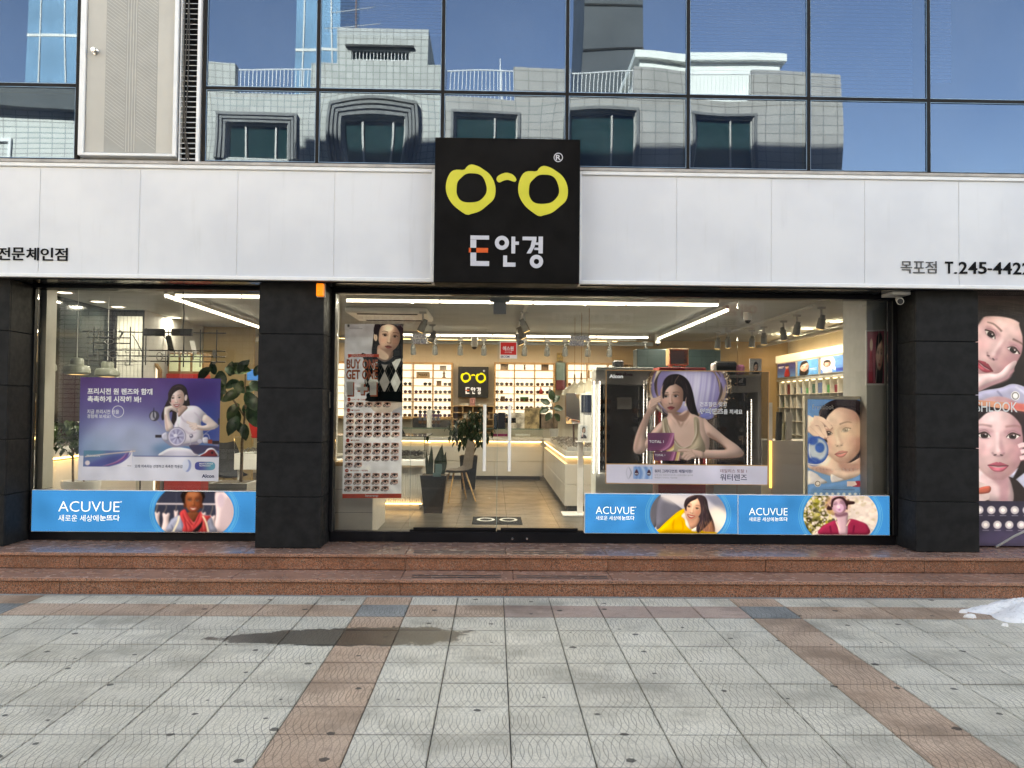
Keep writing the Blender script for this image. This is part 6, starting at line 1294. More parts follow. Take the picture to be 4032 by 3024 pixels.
tag(MB().ball(((xs[1]+xs[2])/2, 16.93, zs[6]+.05), (.022, .02, .03)).ball(((xs[1]+xs[2])/2, 16.93, zs[6]+.095), (.018, .018, .018)).ball(((xs[1]+xs[2])/2-.014, 16.93, zs[6]+.112), .007).ball(((xs[1]+xs[2])/2+.014, 16.93, zs[6]+.112), .007).ball(((xs[1]+xs[2])/2-.01, 16.93, zs[6]+.02), (.008, .008, .016)).ball(((xs[1]+xs[2])/2+.01, 16.93, zs[6]+.02), (.008, .008, .016)).build('toy_bear', brn, None, True), 'tiny brown toy bear on the top shelf of the middle lit cabinet', 'toy')
for (f, m, lb) in ((.3, M['red'], 'red bottle in front of sunglasses in the middle lit cabinet'), (.75, mat('slate bottle', (.12, .16, .22), .3), 'slate grey bottle in front of sunglasses in the middle lit cabinet')):
    x = xs[2]+(xs[3]-xs[2])*f; tag(MB().lathe([(0, 0), (.032, 0), (.034, .06), (.028, .085), (.012, .10), (.012, .135), (0, .135)], (x, 16.88, zs[3]+.008), 14).build('bottle', m, None, True), lb, 'bottle')
card((xs[1]+xs[2])/2, 16.95, zs[2]+.008, .17, .09, mat('green card', (.03, .22, .05), .5), 'bright green card behind sunglasses in the middle lit cabinet')
card(xs[0]+.18, 16.95, zs[2]+.008, .09, .10, brn, 'small brown picture card between sunglasses in the middle lit cabinet')
xs, zs, t3 = cabinet(2230, 2560, 4, 1429, 1650, 7, 'oak framed lit wall cabinet partly hidden behind the white display case', 'right lit', lambda r, c, h: r in (3, 4) and c < 2)
t = thing('framed_poster', 'tall teal and red framed print between two lit cabinets', 'picture', (1.4, 16.9, 1.7)); x0, x1, z0, z1 = R4(2190, 1428, 2225, 1535, 16.95)
MB().box(x0, x1, 16.95, 17.09, z0+.36*(z1-z0), z1).build('upper_print', mat('teal print', (.16, .27, .28), .4), t); MB().box(x0, x1, 16.95, 17.09, z0, z0+.355*(z1-z0)).build('lower_print', mat('dark red print', (.17, .03, .04), .4), t)
x0, x1, z0, z1 = R4(2193, 1389, 2217, 1423, 17.0); tag(MB().cbox(x0, x1, 17.0, 17.09, z0, z1).build('picture', mat('golden print', (.26, .19, .05), .4, var=.8, nscale=20)), 'small gold and black picture above the gap between the lit cabinets', 'picture')
# screen with the shop's sign
t = thing('wall_screen', 'square black screen showing the yellow spectacles on the rear wall', 'screen', (-.4, 16.9, 2)); x0, x1, z0, z1 = R4(1804, 1444, 1923, 1565, 16.9)
MB().cbox(x0, x1, 16.9, 17.09, z0, z1).build('panel', M['black_plastic'], t)
def T_tv(u, v): return x0+(x1-x0)*(u-592)/(1418-592), z1-(z1-z0)*(v-785)/(1610-785)
logo(t, T_tv, 16.899, .004, emit('screen yellow', (.75, .80, .03), .36), emit('screen white', (.75, .85, 1), .40), emit('screen orange', (.8, .12, .03), .3))
# oak cubby shelf under the screen
t = thing('cubby_shelf', 'low oak cubby shelf below the black screen', 'shelf', (-.4, 16.6, 1.1)); X0, X1, Z0, Z1 = R4(1781, 1599, 1942, 1704, 16.7)
MB().box(X0, X1, 17.0, 17.09, Z0, Z1).build('back_board', M['wood_dark'], t)
for k in range(5): z = Z0+(Z1-Z0)*k/4; MB().cbox(X0, X1, 16.7, 16.999, z-.008, z+.008, .002).build('shelf', M['wood'], t)
for k in range(5): x = X0+(X1-X0)*k/4; MB().cbox(x-.009, x+.009, 16.71, 16.998, Z0, Z1, .002).build('divider', M['wood'], t)
rs = random.Random(9)
for k, (u, v, w, h, c) in enumerate(((1830, 1599, .16, .05, (.5, .5, .46)), (1860, 1599, .11, .16, (.42, .2, .2)), (1900, 1599, .16, .05, (.5, .48, .44)), (1837, 1652, .12, .14, (.5, .46, .4)), (1920, 1652, .1, .12, (.3, .2, .14)), (1812, 1665, .14, .05, (.5, .48, .44)))):
    x, z = A(u, v, 16.75); card(x, 16.74, z, w, h, mat('card %d' % k, c, .5, var=.3, nscale=12), ['white box on the cubby shelf, left of the picture', 'small red portrait card on top of the cubby shelf', 'white box on the cubby shelf, right of the picture', 'white portrait card inside the cubby shelf behind the plant', 'brown card inside the right cubby', 'white price slip in the left cubby'][k])
# rear counter with glass top case
def counter(name, lb, x0, x1, y0, y1, zt, glow=True, case=.13, panels=3, rib=0):
    t = thing(name, lb, 'counter', ((x0+x1)/2, (y0+y1)/2, FZ))
    MB().box(x0+.05, x1-.05, y0+.05, y1-.02, FZ, FZ+.07).build('plinth', mat('dark plinth', (.06, .055, .05), .5), t)
    n = max(1, round((x1-x0)/.85)); zb = zt-.20
    for k in range(n):
        a, b_ = x0+(x1-x0)*k/n, x0+(x1-x0)*(k+1)/n
        for q in range(2): MB().cbox(a+.002, b_-.002, y0, y1, FZ+.07+(zb-FZ-.07)*q/2+.002, FZ+.07+(zb-FZ-.07)*(q+1)/2-.002, .003).build('front_panel', M['counter'], t)
    MB().cbox(x0-.01, x1+.01, y0-.05, y1, zt-.10, zt-.03, .004).build('top_slab', M['counter'], t)
    MB().box(x0+.04, x1-.04, y0+.05, y1-.04, zb+.001, zt-.101).build('recess', M['counter'], t)
    if glow: MB().box(x0+.02, x1-.02, y0+.02, y0+.04, zt-.115, zt-.1005).build('led_strip', emit('warm led', (1, .72, .38), 5.), t)
    if case:
        b = MB(); 
        MB().box(x0, x1, y0-.03, y0-.024, zt-.029, zt+case).box(x0, x1, y0-.03, y1, zt+case, zt+case+.008).build('glass_case', M['case_glass'], t)
        MB().box(x0, x1, y0-.034, y0-.0305, zt+case-.002, zt+case+.010).build('case_edge', mat('green glass edge', (.10, .22, .18), .2), t)
    return t
counter('rear_counter', 'long cream counter with warm led line before the rear wall', -2.7, .93, 15.9, 16.5, 1.13)
counter('side_counter', 'cream counter with glowing recess to the right of the glass door', .95, 2.45, 11.15, 15.85, 1.13, True, 0)
t = thing('led_line', 'warm glowing light line along the left edge of the right hand counter', 'light line', (.93, 13.5, 1.0)); MB().box(.955, .985, 11.2, 15.8, 1.012, 1.028).build('led_strip', emit('warm led side', (1, .72, .38), 5.), t)
area((.86, 13.5, 1.01), .05, 4.4, 2.2, (1, .66, .3), (0, math.radians(60), 0)); area((1.7, 11.06, 1.01), 1.4, .05, 2.2, (1, .66, .3), (math.radians(-60), 0, 0)); area((-1, 15.82, 1.01), 3.2, .05, 3, (1, .66, .3), (math.radians(-60), 0, 0))
def frames_heap(lb, x0, x1, y0, y1, z, n, seed):
    rs = random.Random(seed); b = MB()
    for k in range(n):
        x, y, zz, a = rs.uniform(x0, x1), rs.uniform(y0, y1), z+rs.uniform(.004, .05), rs.uniform(0, 3.14); q = .07; c, s = math.cos(a)*q, math.sin(a)*q
        b.tube([(x-c, y-s, zz), (x-c*.5, y-s*.5, zz+.03), (x, y, zz+.012), (x+c*.5, y+s*.5, zz+.03), (x+c, y+s, zz)], .004, 4, False)
        b.tube([(x+c, y+s, zz), (x+c+s*1.3, y+s-c*1.3, zz+rs.uniform(-.0, .03))], .003, 4, False)
    return tag(b.build('spectacle_frames', mat('mixed spectacle frames %d' % seed, (.20, .17, .15), .3, .4, var=.8, nscale=25)), lb, 'spectacle frames', kind='stuff')
frames_heap('rows of folded spectacle frames on the right hand counter', 1.0, 1.95, 11.25, 14.5, 1.11, 300, 1)
t = thing('spectacle_tray', 'dark tray holding spectacle frames on the right hand counter', 'tray', (1.5, 11.6, 1.10)); MB().cbox(1.0, 1.95, 11.2, 11.24, 1.101, 1.15).cbox(.985, 1.0, 11.2, 14.5, 1.101, 1.15).build('tray_rim', M['grey_plastic'], t)
for k in range(4):
    x = [.12, .55, -1.9, -2.3][k]; card(x, 15.95, 1.118, .28, .05, [mat('magenta pad', (.3, .02, .12), .5), M['paper'], M['paper'], M['grey_plastic']][k], ['magenta pad under glass in the rear counter', 'white pad under glass in the rear counter', 'white pad at the left of the rear counter', 'grey pad at the left of the rear counter'][k], 'pad')
rs = random.Random(12)
for k, (u, w, h, c, lb) in enumerate(((2035, .30, .30, (.5, .45, .38), 'framed print of faces on the rear counter, right of the door lock'), (2098, .33, .40, (.30, .22, .12), 'tall brown box on the rear counter below the lit cabinet'), (2160, .36, .28, (.16, .11, .08), 'dark photo card on the rear counter near the counter corner'), (1655, .30, .18, (.03, .03, .035), 'black name block on the rear counter below the left cabinet'), (1738, .34, .14, (.05, .045, .04), 'dark framed card on the rear counter beside the plant'))):
    x, _ = A(u, 1690, 16.3); card(x, 16.3, 1.27, w, h, mat('counter card %d' % k, c, .4, var=.6, nscale=9), lb, 'display card')
# left glass display counter
t = thing('glass_display_counter', 'glass topped display counter with lit ribbed front behind the tall banner', 'counter', (-1.5, 11.7, FZ)); x0, x1, y0, y1 = -2.35, -.95, 11.2, 12.3
MB().box(x0, x1-.04, y0+.04, y1, FZ, .37).build('plinth', M['grey_metal'], t)
MB().cbox(x0, x1, y0+.06, y1, .37, .86).build('carcass', M['counter'], t)
rb = MB().cbox(0, .024, y0+.042, y0+.06, .372, .858, .004).mesh('rib', wloc(t)); rb.materials.append(M['counter'])
for k in range(44): o = bpy.data.objects.new('rib', rb); COL.objects.link(o); o.parent = t; o.location = (x0+.01+k*.0315, 0, 0)
MB().cbox(x0-.02, x1+.05, y0-.03, y1, .861, .985, .03).build('white_apron', M['white_plastic'], t); MB().box(x0, x1, y0+.01, y0+.03, .372, .384).build('led_strip', emit('warm led foot', (1, .70, .34), 4.), t)
MB().box(x0, x1+.03, y0-.02, y0-.013, .986, 1.27).box(x1+.024, x1+.03, y0-.012, y1, .986, 1.27).build('glass_front', M['case_glass'], t)
MB().box(x0-.02, x1+.06, y0-.05, y1, 1.271, 1.281).build('glass_top', mat('dark glass top', (.03, .035, .035), .06, var=.1), t)
frames_heap('pile of bright spectacle frames inside the glass display counter', -1.8, -1.0, 11.28, 11.8, .99, 140, 3)
t = thing('spectacle_rack', 'slanted black and yellow sign with a rack of spectacles on the glass counter', 'display stand', (-1.25, 11.6, 1.281)); MB().prism([(-1.52, 1.283), (-1.22, 1.283), (-1.40, 1.62), (-1.52, 1.62)], 11.6, 11.63).build('sign_board', M['black_plastic'], t); MB().prism([(-1.47, 1.53), (-1.40, 1.50), (-1.36, 1.56), (-1.42, 1.60)], 11.596, 11.5995).prism([(-1.40, 1.46), (-1.345, 1.44), (-1.32, 1.50), (-1.37, 1.52)], 11.596, 11.5995).build('yellow_patch', YEL, t)
t = thing('rod_display', 'white post with tiers of spectacles on the rear counter left of the plant', 'display stand', (-1.3, 16.2, 1.27)); x, z = A(1690, 1690, 16.2); MB().cbox(x-.05, x+.05, 16.2, 16.3, 1.27, 1.62).build('post', M['white_plastic'], t)
for k in range(5):
    for s in (-1, 1): o = bpy.data.objects.new('spectacles', SG[0][k % 4]); COL.objects.link(o); o.parent = t; o.location = Vector((x+s*.13, 16.18, 1.31+k*.065))-wloc(t)
# white reception block behind the banner
t = thing('reception_block', 'white block counter with wooden top behind the foot of the tall banner', 'counter', (-1.4, 9.3, FZ)); x0, x1 = A(1318, 1950, 8.95)[0], A(1468, 1950, 8.95)[0]; zt_ = A(1335, 1835, 8.95)[1]
MB().cbox(x0, x1, 8.95, 10.0, FZ, zt_).build('body', mat('warm white panel', (.60, .58, .53), .4, var=.04), t); MB().cbox(x0, x0+.28, 8.93, 10.0, zt_+.001, zt_+.045).build('wooden_top', M['wood'], t)
for k in (1, 2): MB().box(x0+.002, x1-.002, 8.9485, 8.951, FZ+(zt_-FZ)*k/3-.0015, FZ+(zt_-FZ)*k/3+.0015).build('panel_joint', M['joint'], t)
# ---- plants
def leaf_mesh(n, spread, L, W, seed, droop=.5, col=None):
    rs = random.Random(seed); b = MB()
    for k in range(n):
        d = Vector((rs.gauss(0, 1), rs.gauss(0, 1), rs.gauss(0, 1))).normalized()*rs.random()**.45; c = Vector((d.x*spread[0], d.y*spread[1], d.z*spread[2]))
        a = rs.uniform(0, 6.28); t_ = Vector((math.cos(a), math.sin(a), -droop-rs.random()*.9)).normalized(); sd_ = t_.cross(Vector((0, 0, 1))).normalized(); nn = sd_.cross(t_); l_ = L*rs.uniform(.7, 1.2); w = W*rs.uniform(.8, 1.1)
        P = [c, c+t_*l_*.3+sd_*w*.9+nn*w*.25, c+t_*l_*.65+sd_*w*.75+nn*w*.2, c+t_*l_-nn*w*.3, c+t_*l_*.65-sd_*w*.75+nn*w*.2, c+t_*l_*.3-sd_*w*.9+nn*w*.25, c+t_*l_*.5]
        b.add(P, [(0, 1, 6), (1, 2, 6), (2, 3, 6), (3, 4, 6), (4, 5, 6), (5, 0, 6)])
    return b
def leafm(name, c): return mat(name, c, .32, var=.45, nscale=14)
LG, LD, LB_ = leafm('mid green leaf', (.045, .085, .025)), leafm('dark green leaf', (.018, .04, .016)), leafm('rubber leaf', (.022, .060, .026))
def place(b, c):
    b.v = [(x+c[0], y+c[1], z+c[2]) for x, y, z in b.v]; return b
def pot(t, x, y, z0, z1, r0, r1, m, square=False):
    if square: MB().loft([[(x-r0, y-r0, z0), (x+r0, y-r0, z0), (x+r0, y+r0, z0), (x-r0, y+r0, z0)], [(x-r1, y-r1, z1), (x+r1, y-r1, z1), (x+r1, y+r1, z1), (x-r1, y+r1, z1)]]).build('planter', m, t); MB().box(x-r1*.85, x+r1*.85, y-r1*.85, y+r1*.85, z1-.03, z1+.004).build('soil', M['soil'], t)
    else: MB().lathe([(0, 0), (r0, 0), (r1*.97, (z1-z0)*.85), (r1, (z1-z0)*.9), (r1, z1-z0), (r1*.9, z1-z0), (r1*.88, z1-z0-.03), (0, z1-z0-.03)], (x, y, z0), 32).build('planter', m, t, True); MB().lathe([(0, 0), (r1*.87, 0)], (x, y, z1-.028), 20).build('soil', M['soil'], t)
# weeping fig
x, _ = A(1845, 1860, 14.1); t = thing('weeping_fig', 'weeping fig tree with hanging dark leaves in a tall black planter', 'plant', (x, 14.1, FZ)); pot(t, x, 14.1, FZ, .86, .11, .15, M['black_plastic'], True)
for k in range(4): MB().tube([(x+.02*k-.03, 14.1, .85), (x+.03*math.sin(k*2), 14.1+.03*math.cos(k), 1.15), (x+.14*math.sin(k*1.7), 14.1+.1*math.cos(k*2.1), 1.6)], [.016, .013, .005], 7).build('stem', M['bark'], t)
place(leaf_mesh(330, (.40, .34, .27), .12, .028, 5, 1.1), (x, 14.1, 1.26)).build('foliage', LD, t); place(leaf_mesh(80, (.17, .17, .14), .11, .028, 6, .8), (x+.14, 14.1, 1.55)).build('foliage', LD, t)
# snake plant
x, _ = A(1708, 1990, 10.95); t = thing('snake_plant', 'snake plant with upright pointed leaves in a tapered black planter', 'plant', (x, 10.95, FZ)); pot(t, x, 10.95, FZ, .79, .115, .17, M['black_plastic'], True)
for k, (dx, h, lean, w) in enumerate(((-.09, .34, -.02, .016), (-.06, .38, .02, .018), (-.03, .36, .0, .014), (.04, .36, .04, .045), (.07, .40, .03, .04), (.10, .30, .05, .035))):
    P = [(x+dx-w, 10.95, .79), (x+dx-w*1.25+lean*.4, 10.94, .79+h*.5), (x+dx+lean, 10.95, .79+h), (x+dx+w*1.25+lean*.4, 10.96, .79+h*.5), (x+dx+w, 10.95, .79)]
    MB().add(P+[(px_, py_+.012, pz_) for px_, py_, pz_ in P], [(0, 1, 2, 3, 4), (9, 8, 7, 6, 5), (0, 5, 6, 1), (1, 6, 7, 2), (2, 7, 8, 3), (3, 8, 9, 4)]).build('leaf', mat('snake leaf', (.010, .018, .010), .4, var=.4, nscale=30) if k == 0 else bpy.data.materials['snake leaf'], t)
x0, x1, z0, z1 = R4(1714, 1843, 1740, 1868, 10.76); tag(MB().cbox(x0, x1, 10.76, 10.77, z0+.02, z1+.05).cbox(x0-.03, x1-.01, 10.755, 10.765, z0-.03, z0+.02).build('plant_tag', mat('pale teal plastic', (.05, .10, .10), .5)), 'pale teal tag stuck in the snake plant planter', 'tag')
# fiddle leaf fig on the rear counter
x, z = A(2178, 1700, 15.6); t = thing('fiddle_leaf_fig', 'small fiddle leaf fig at the corner of the counters, below the teal print', 'plant', (x, 15.6, 1.14)); pot(t, x+.02, 15.65, 1.135, 1.28, .07, .09, M['grey_plastic']); MB().tube([(x+.02, 15.65, 1.27), (x+.0, 15.62, 1.6), (x-.04, 15.6, 1.85)], [.012, .010, .006], 7).build('stem', M['bark'], t)
rs = random.Random(44)
def big_leaf(c, d, L, W, up):
    c, d = Vector(c), Vector(d).normalized(); s = d.cross(Vector(up)).normalized(); n = s.cross(d); P = []; F = []
    for i in range(7):
        f = i/6; w = W*math.sin(math.pi*min(1, f*.94+.06))**.8; q = c+d*L*f-n*(L*.22*f*f)
        P += [q-s*w+n*w*.30, q, q+s*w+n*w*.30]
    for i in range(6):
        for k in (0, 1): F.append((i*3+k, i*3+k+1, i*3+k+4, i*3+k+3))
    return P, F
for k, (u, v, du, dv) in enumerate(((2165, 1590, -.7, .3), (2178, 1585, .5, .6), (2160, 1610, -.9, -.3), (2180, 1605, .8, -.1), (2170, 1625, -.5, -.7), (2182, 1630, .6, -.6), (2172, 1575, .0, 1))):
    P, F_ = big_leaf((A(u, v, 15.6)[0], 15.6, A(u, v, 15.6)[1]), (du, rs.uniform(-.5, .2), dv), .19, .065, (rs.uniform(-.2, .2), -1, .5)); MB().add(P, F_).build('leaf', LD, t, True)
# rubber plant and small tree behind the left window
def big_leaf(c, d, L, W, up):
    c, d = Vector(c), Vector(d).normalized(); s = d.cross(Vector(up)).normalized(); n = s.cross(d); P = []; F = []
    for i in range(7):
        f = i/6; w = W*math.sin(math.pi*min(1, f*.94+.06))**.8; q = c+d*L*f-n*(L*.22*f*f)
        P += [q-s*w+n*w*.30, q, q+s*w+n*w*.30]
    for i in range(6):
        for k in (0, 1): F.append((i*3+k, i*3+k+1, i*3+k+4, i*3+k+3))
    return P, F
x, _ = A(951, 1880, 9.5); t = thing('rubber_plant', 'rubber plant with large glossy leaves in a grey planter, left window', 'plant', (x, 9.5, FZ)); zp = A(905, 1902, 9.4)[1]; pot(t, x-.1, 9.55, FZ, zp, .17, .21, M['grey_plastic'], True)
MB().tube([(x-.02, 9.55, zp-.02), (x-.0, 9.5, 1.25), (x+.03, 9.5, 1.6), (x+.02, 9.5, 2.02)], [.02, .017, .012, .006], 8).build('stem', M['bark'], t); MB().tube([(x+.02, 9.5, 1.55), (x-.15, 9.48, 1.8), (x-.32, 9.45, 1.95)], [.012, .010, .006], 8).build('stem', M['bark'], t)
rs = random.Random(21)
for k, (u, v, du, dv, L) in enumerate(((840, 1450, -.6, -.5, .22), (870, 1460, .2, -1, .25), (905, 1460, .8, .1, .24), (945, 1470, .5, .8, .2), (880, 1500, -.3, -1, .24), (860, 1490, -.7, -.8, .2), (930, 1500, -.8, -.3, .2), (985, 1505, .7, -.4, .22), (950, 1540, -.9, -.5, .24), (975, 1545, .6, -.9, .26), (990, 1600, .3, -1, .26), (940, 1590, -.6, -.9, .24), (945, 1640, -.4, -1, .25), (985, 1640, .8, -.6, .2), (915, 1560, -1, -.2, .2), (900, 1480, .1, .8, .18), (960, 1460, .6, .9, .16), (885, 1530, -.5, -.9, .2), (850, 1475, -.2, .9, .16), (925, 1475, -.6, .5, .17), (965, 1500, -.2, -1, .18), (995, 1560, .1, -1, .2), (955, 1600, .8, -.3, .17), (925, 1610, .3, -1, .18), (970, 1670, .2, -1, .2), (940, 1540, .9, .2, .18), (870, 1510, .5, -.7, .17), (910, 1510, .7, -.5, .18), (1000, 1480, .4, .9, .16), (895, 1450, .9, .5, .15), (985, 1590, -.7, -.6, .18), (935, 1660, .5, -.9, .17))):
    P, F_ = big_leaf((A(u, v, 9.5)[0], 9.5+rs.uniform(-.12, .1), A(u, v, 9.5)[1]), (du, rs.uniform(-.6, .2), dv), L*.95, L*.27, (rs.uniform(-.2, .2), -1, .5)); MB().add(P, F_).build('leaf', [LB_, LB_, LG][k % 3] if k != 2 else LG, t, True)
x, _ = A(279, 1880, 9.45); t = thing('small_tree', 'small green leafy tree in a white round pot, left window', 'plant', (x, 9.45, FZ)); zp = A(310, 1893, 9.45)[1]; pot(t, x+.09, 9.5, FZ, zp, .15, .205, M['white_plastic'])
MB().tube([(x+.0, 9.5, zp-.02), (x+.0, 9.48, zp+.3), (x-.05, 9.48, 1.45)], [.014, .012, .006], 8).build('stem', M['bark'], t); MB().tube([(x+.0, 9.48, zp+.28), (x+.12, 9.47, 1.5)], [.010, .005], 8).build('stem', M['bark'], t); MB().tube([(x+.12, 9.5, zp-.02), (x+.11, 9.48, zp+.22)], [.010, .008], 8).build('stem', M['bark'], t)
place(leaf_mesh(150, (.24, .2, .22), .10, .032, 8, .6), (x-.02, 9.48, 1.34)).build('foliage', LG, t)
# ---- chairs
def chair(x, y, rz, lb, m):
    t = thing('shell_chair', lb, 'chair', (x, y, FZ)); c, s = math.cos(rz), math.sin(rz)
    R = lambda px_, py_, pz_: (x+px_*c-py_*s, y+px_*s+py_*c, FZ+pz_)
    prof = [(-.22, .44, .20), (-.10, .425, .22), (.06, .43, .22), (.16, .47, .21), (.21, .58, .20), (.235, .72, .185), (.245, .86, .13)]
    P = []; n = 7
    for (d, h, w) in prof:
        for k in range(n):
            q = (k/(n-1)*2-1); P.append(R(q*w, d-.05*q*q*(1 if h > .5 else .2), h+.03*q*q))
    P2 = [(a, b_, z-.014) for a, b_, z in P]; m_ = len(P); F_ = [(i*n+k, i*n+k+1, (i+1)*n+k+1, (i+1)*n+k) for i in range(len(prof)-1) for k in range(n-1)]
    MB().add(P+P2, F_+[tuple(q+m_ for q in f)[::-1] for f in F_]).build('shell_seat', m, t, True)
    for sx in (-1, 1):
        for sy in (-1, 1): MB().tube([R(sx*.09, sy*.09, .42), R(sx*.21, sy*.21, 0)], [.014, .010], 8).build('leg', M['wood'], t)
x, _ = A(1800, 1950, 12.2); chair(x, 12.3, -1.2, 'taupe shell chair with wooden legs beside the snake plant', M['fabric'])
x, _ = A(900, 1950, 11.2); chair(x, 11.2, .6, 'dark shell chair behind the left window by the rubber plant', mat('charcoal fabric', (.03, .03, .033), .8))
# floor mat with the sign printed
t = thing('door_mat', 'black floor mat with pale spectacle drawing inside the glass doors', 'mat', (.2, 9.7, FZ)); gx0, gy0 = G(1858, 2063, .305); gx1, gy1 = G(2052, 2040, .305)
MB().cbox(gx0, gx1, gy0, gy1+.1, .3005, .307, .003).build('mat_sheet', mat('black mat pile', (.012, .012, .012), .95, spec=.05), t); gp = mat('grey mat print', (.6, .6, .56), .8)
for cx in (gx0+(gx1-gx0)*.27, gx0+(gx1-gx0)*.73):
    q = np.linspace(0, 2*math.pi, 36, endpoint=False); vs = [(cx+.11*math.cos(a), (gy0+gy1+.1)/2+.05+.16*math.sin(a), .3085) for a in q]+[(cx+.075*math.cos(a), (gy0+gy1+.1)/2+.05+.11*math.sin(a), .3085) for a in q]
    MB().add(vs, [(i, (i+1) % 36, 36+(i+1) % 36, 36+i) for i in range(36)]).build('printed_ring', gp, t)
# ---- kiosk, mirror, pendants to the right of the door
x0, x1, z0, z1 = R4(2285, 1550, 2330, 1738, 10.75); t = thing('tablet_kiosk', 'white tablet kiosk on a post right of the glass doors', 'kiosk', (1.15, 10.75, FZ))
MB().cbox(x0, x1+.05, 10.75, 10.80, z0, z1).build('screen_case', M['white_plastic'], t); a0, a1, b0, b1 = R4(2289, 1555, 2330, 1624, 10.745); MB().box(a0, a1+.03, 10.744, 10.749, b0, b1).build('screen', emit('dim screen', (.01, .02, .045), .3), t); ptext('ROUNZ', 2298, 1628, 2330, 1634, 10.749, M['ink_navy'], t, bold=.03)
px0, px1, _, _ = R4(2276, 1750, 2297, 1900, 10.75); MB().cbox(px0, px1, 10.77, 10.84, .32, 1.25).build('post', M['white_metal'], t); MB().cbox(px0-.2, px1+.25, 10.62, 11.0, .3005, .32).build('base_plate', M['white_metal'], t); MB().cbox(px0-.03, px1+.14, 10.66, 10.84, 1.235, 1.25).build('tray', M['white_metal'], t)
t = thing('framed_portrait', 'small framed portrait of a woman with long hair on the kiosk tray', 'picture', (1.1, 10.65, 1.25)); q = pxq(10.66, (2277, 1668), (2318, 1668), (2318, 1737), (2275, 1737)); q2 = pxq(10.655, (2284, 1675), (2313, 1675), (2313, 1726), (2283, 1726))
MB().prism(q, 10.66, 10.675).build('frame', M['white_plastic'], t); picture('print', q2, 10.657, .002, pic_mat('portrait print', pic_small(5).image('portrait print'), .4), t)
t = thing('counter_mirror', 'tilted frameless mirror on the right hand counter', 'mirror', (1.05, 11.3, 1.15)); q = pxq(11.3, (2230, 1548), (2284, 1548), (2286, 1668), (2228, 1668))
mm_ = mat('mirror glass', (.82, .83, .84), .02, 1., var=.01); b = MB(); b.add([(q[0][0], 11.24, q[0][1]), (q[1][0], 11.30, q[1][1]), (q[2][0], 11.42, q[2][1]), (q[3][0], 11.36, q[3][1])], [(0, 1, 2, 3)]).build('mirror_sheet', mm_, t); MB().tube([((q[0][0]+q[1][0])/2, 11.30, q[0][1]), ((q[0][0]+q[1][0])/2+.02, 11.36, 1.11)], .012, 8).build('mirror_foot', M['chrome'], t)
dome = mat('cream enamel', (.58, .52, .40), .2, var=.03)
for k, (Y, z, lb) in enumerate(((11.5, 2.085, 'cream dome pendant lamp nearest the white display case'), (12.1, 2.085, 'cream dome pendant lamp, middle of the row over the right counter'), (12.7, 2.085, 'cream dome pendant lamp, farthest of the row over the right counter'))):
    x = 1.30-.04*k; t = thing('pendant_lamp', lb, 'pendant lamp', (x, Y, z), 'cream pendant lamps over the right counter')
    MB().lathe([(.016, 0), (.018, -.02), (.045, -.06), (.13, -.10), (.19, -.16), (.205, -.225), (.20, -.225), (.185, -.16), (.125, -.108), (.02, -.07)], (x, Y, z), 32).build('shade', dome, t, True); MB().cyl((x, Y, z-.002), (x, Y, z+.10), .015, .012, 12).build('wooden_neck', M['wood_dark'], t); MB().cyl((x, Y, z+.10), (x, Y, CE), .004, n=6).build('cord', M['wood_dark'], t); MB().ball((x, Y, z-.14), .04).build('bulb', emit('pendant bulb', (1, .8, .5), 3.), t)
pend = mat('pale green enamel', (.24, .26, .21), .35, var=.04)
for k, (Y, lb) in enumerate(((9.28, 'pale drum pendant lamp nearest the left edge of the window'), (10.06, 'pale drum pendant lamp, middle of the three in the left window'), (10.85, 'pale drum pendant lamp above the corner of the scooter poster'))):
    x = -4.97; z = 2.02; t = thing('pendant_lamp', lb, 'pendant lamp', (x, Y, z), 'pale drum pendant lamps in the left window')
    MB().lathe([(.012, .20), (.06, .195), (.075, .17), (.075, .11), (.13, .10), (.15, .07), (.152, .02), (.13, .0), (.10, -.005), (.10, .01), (.0, .02)], (x, Y, z), 32).build('shade', pend, t, True); MB().cyl((x, Y, z+.20), (x, Y, CE), .004, n=6).build('cord', M['white_plastic'], t); MB().lathe([(.0, -.003), (.095, -.003)], (x, Y, z), 20).build('diffuser', emit('warm diffuser', (1, .72, .36), 1.5), t)
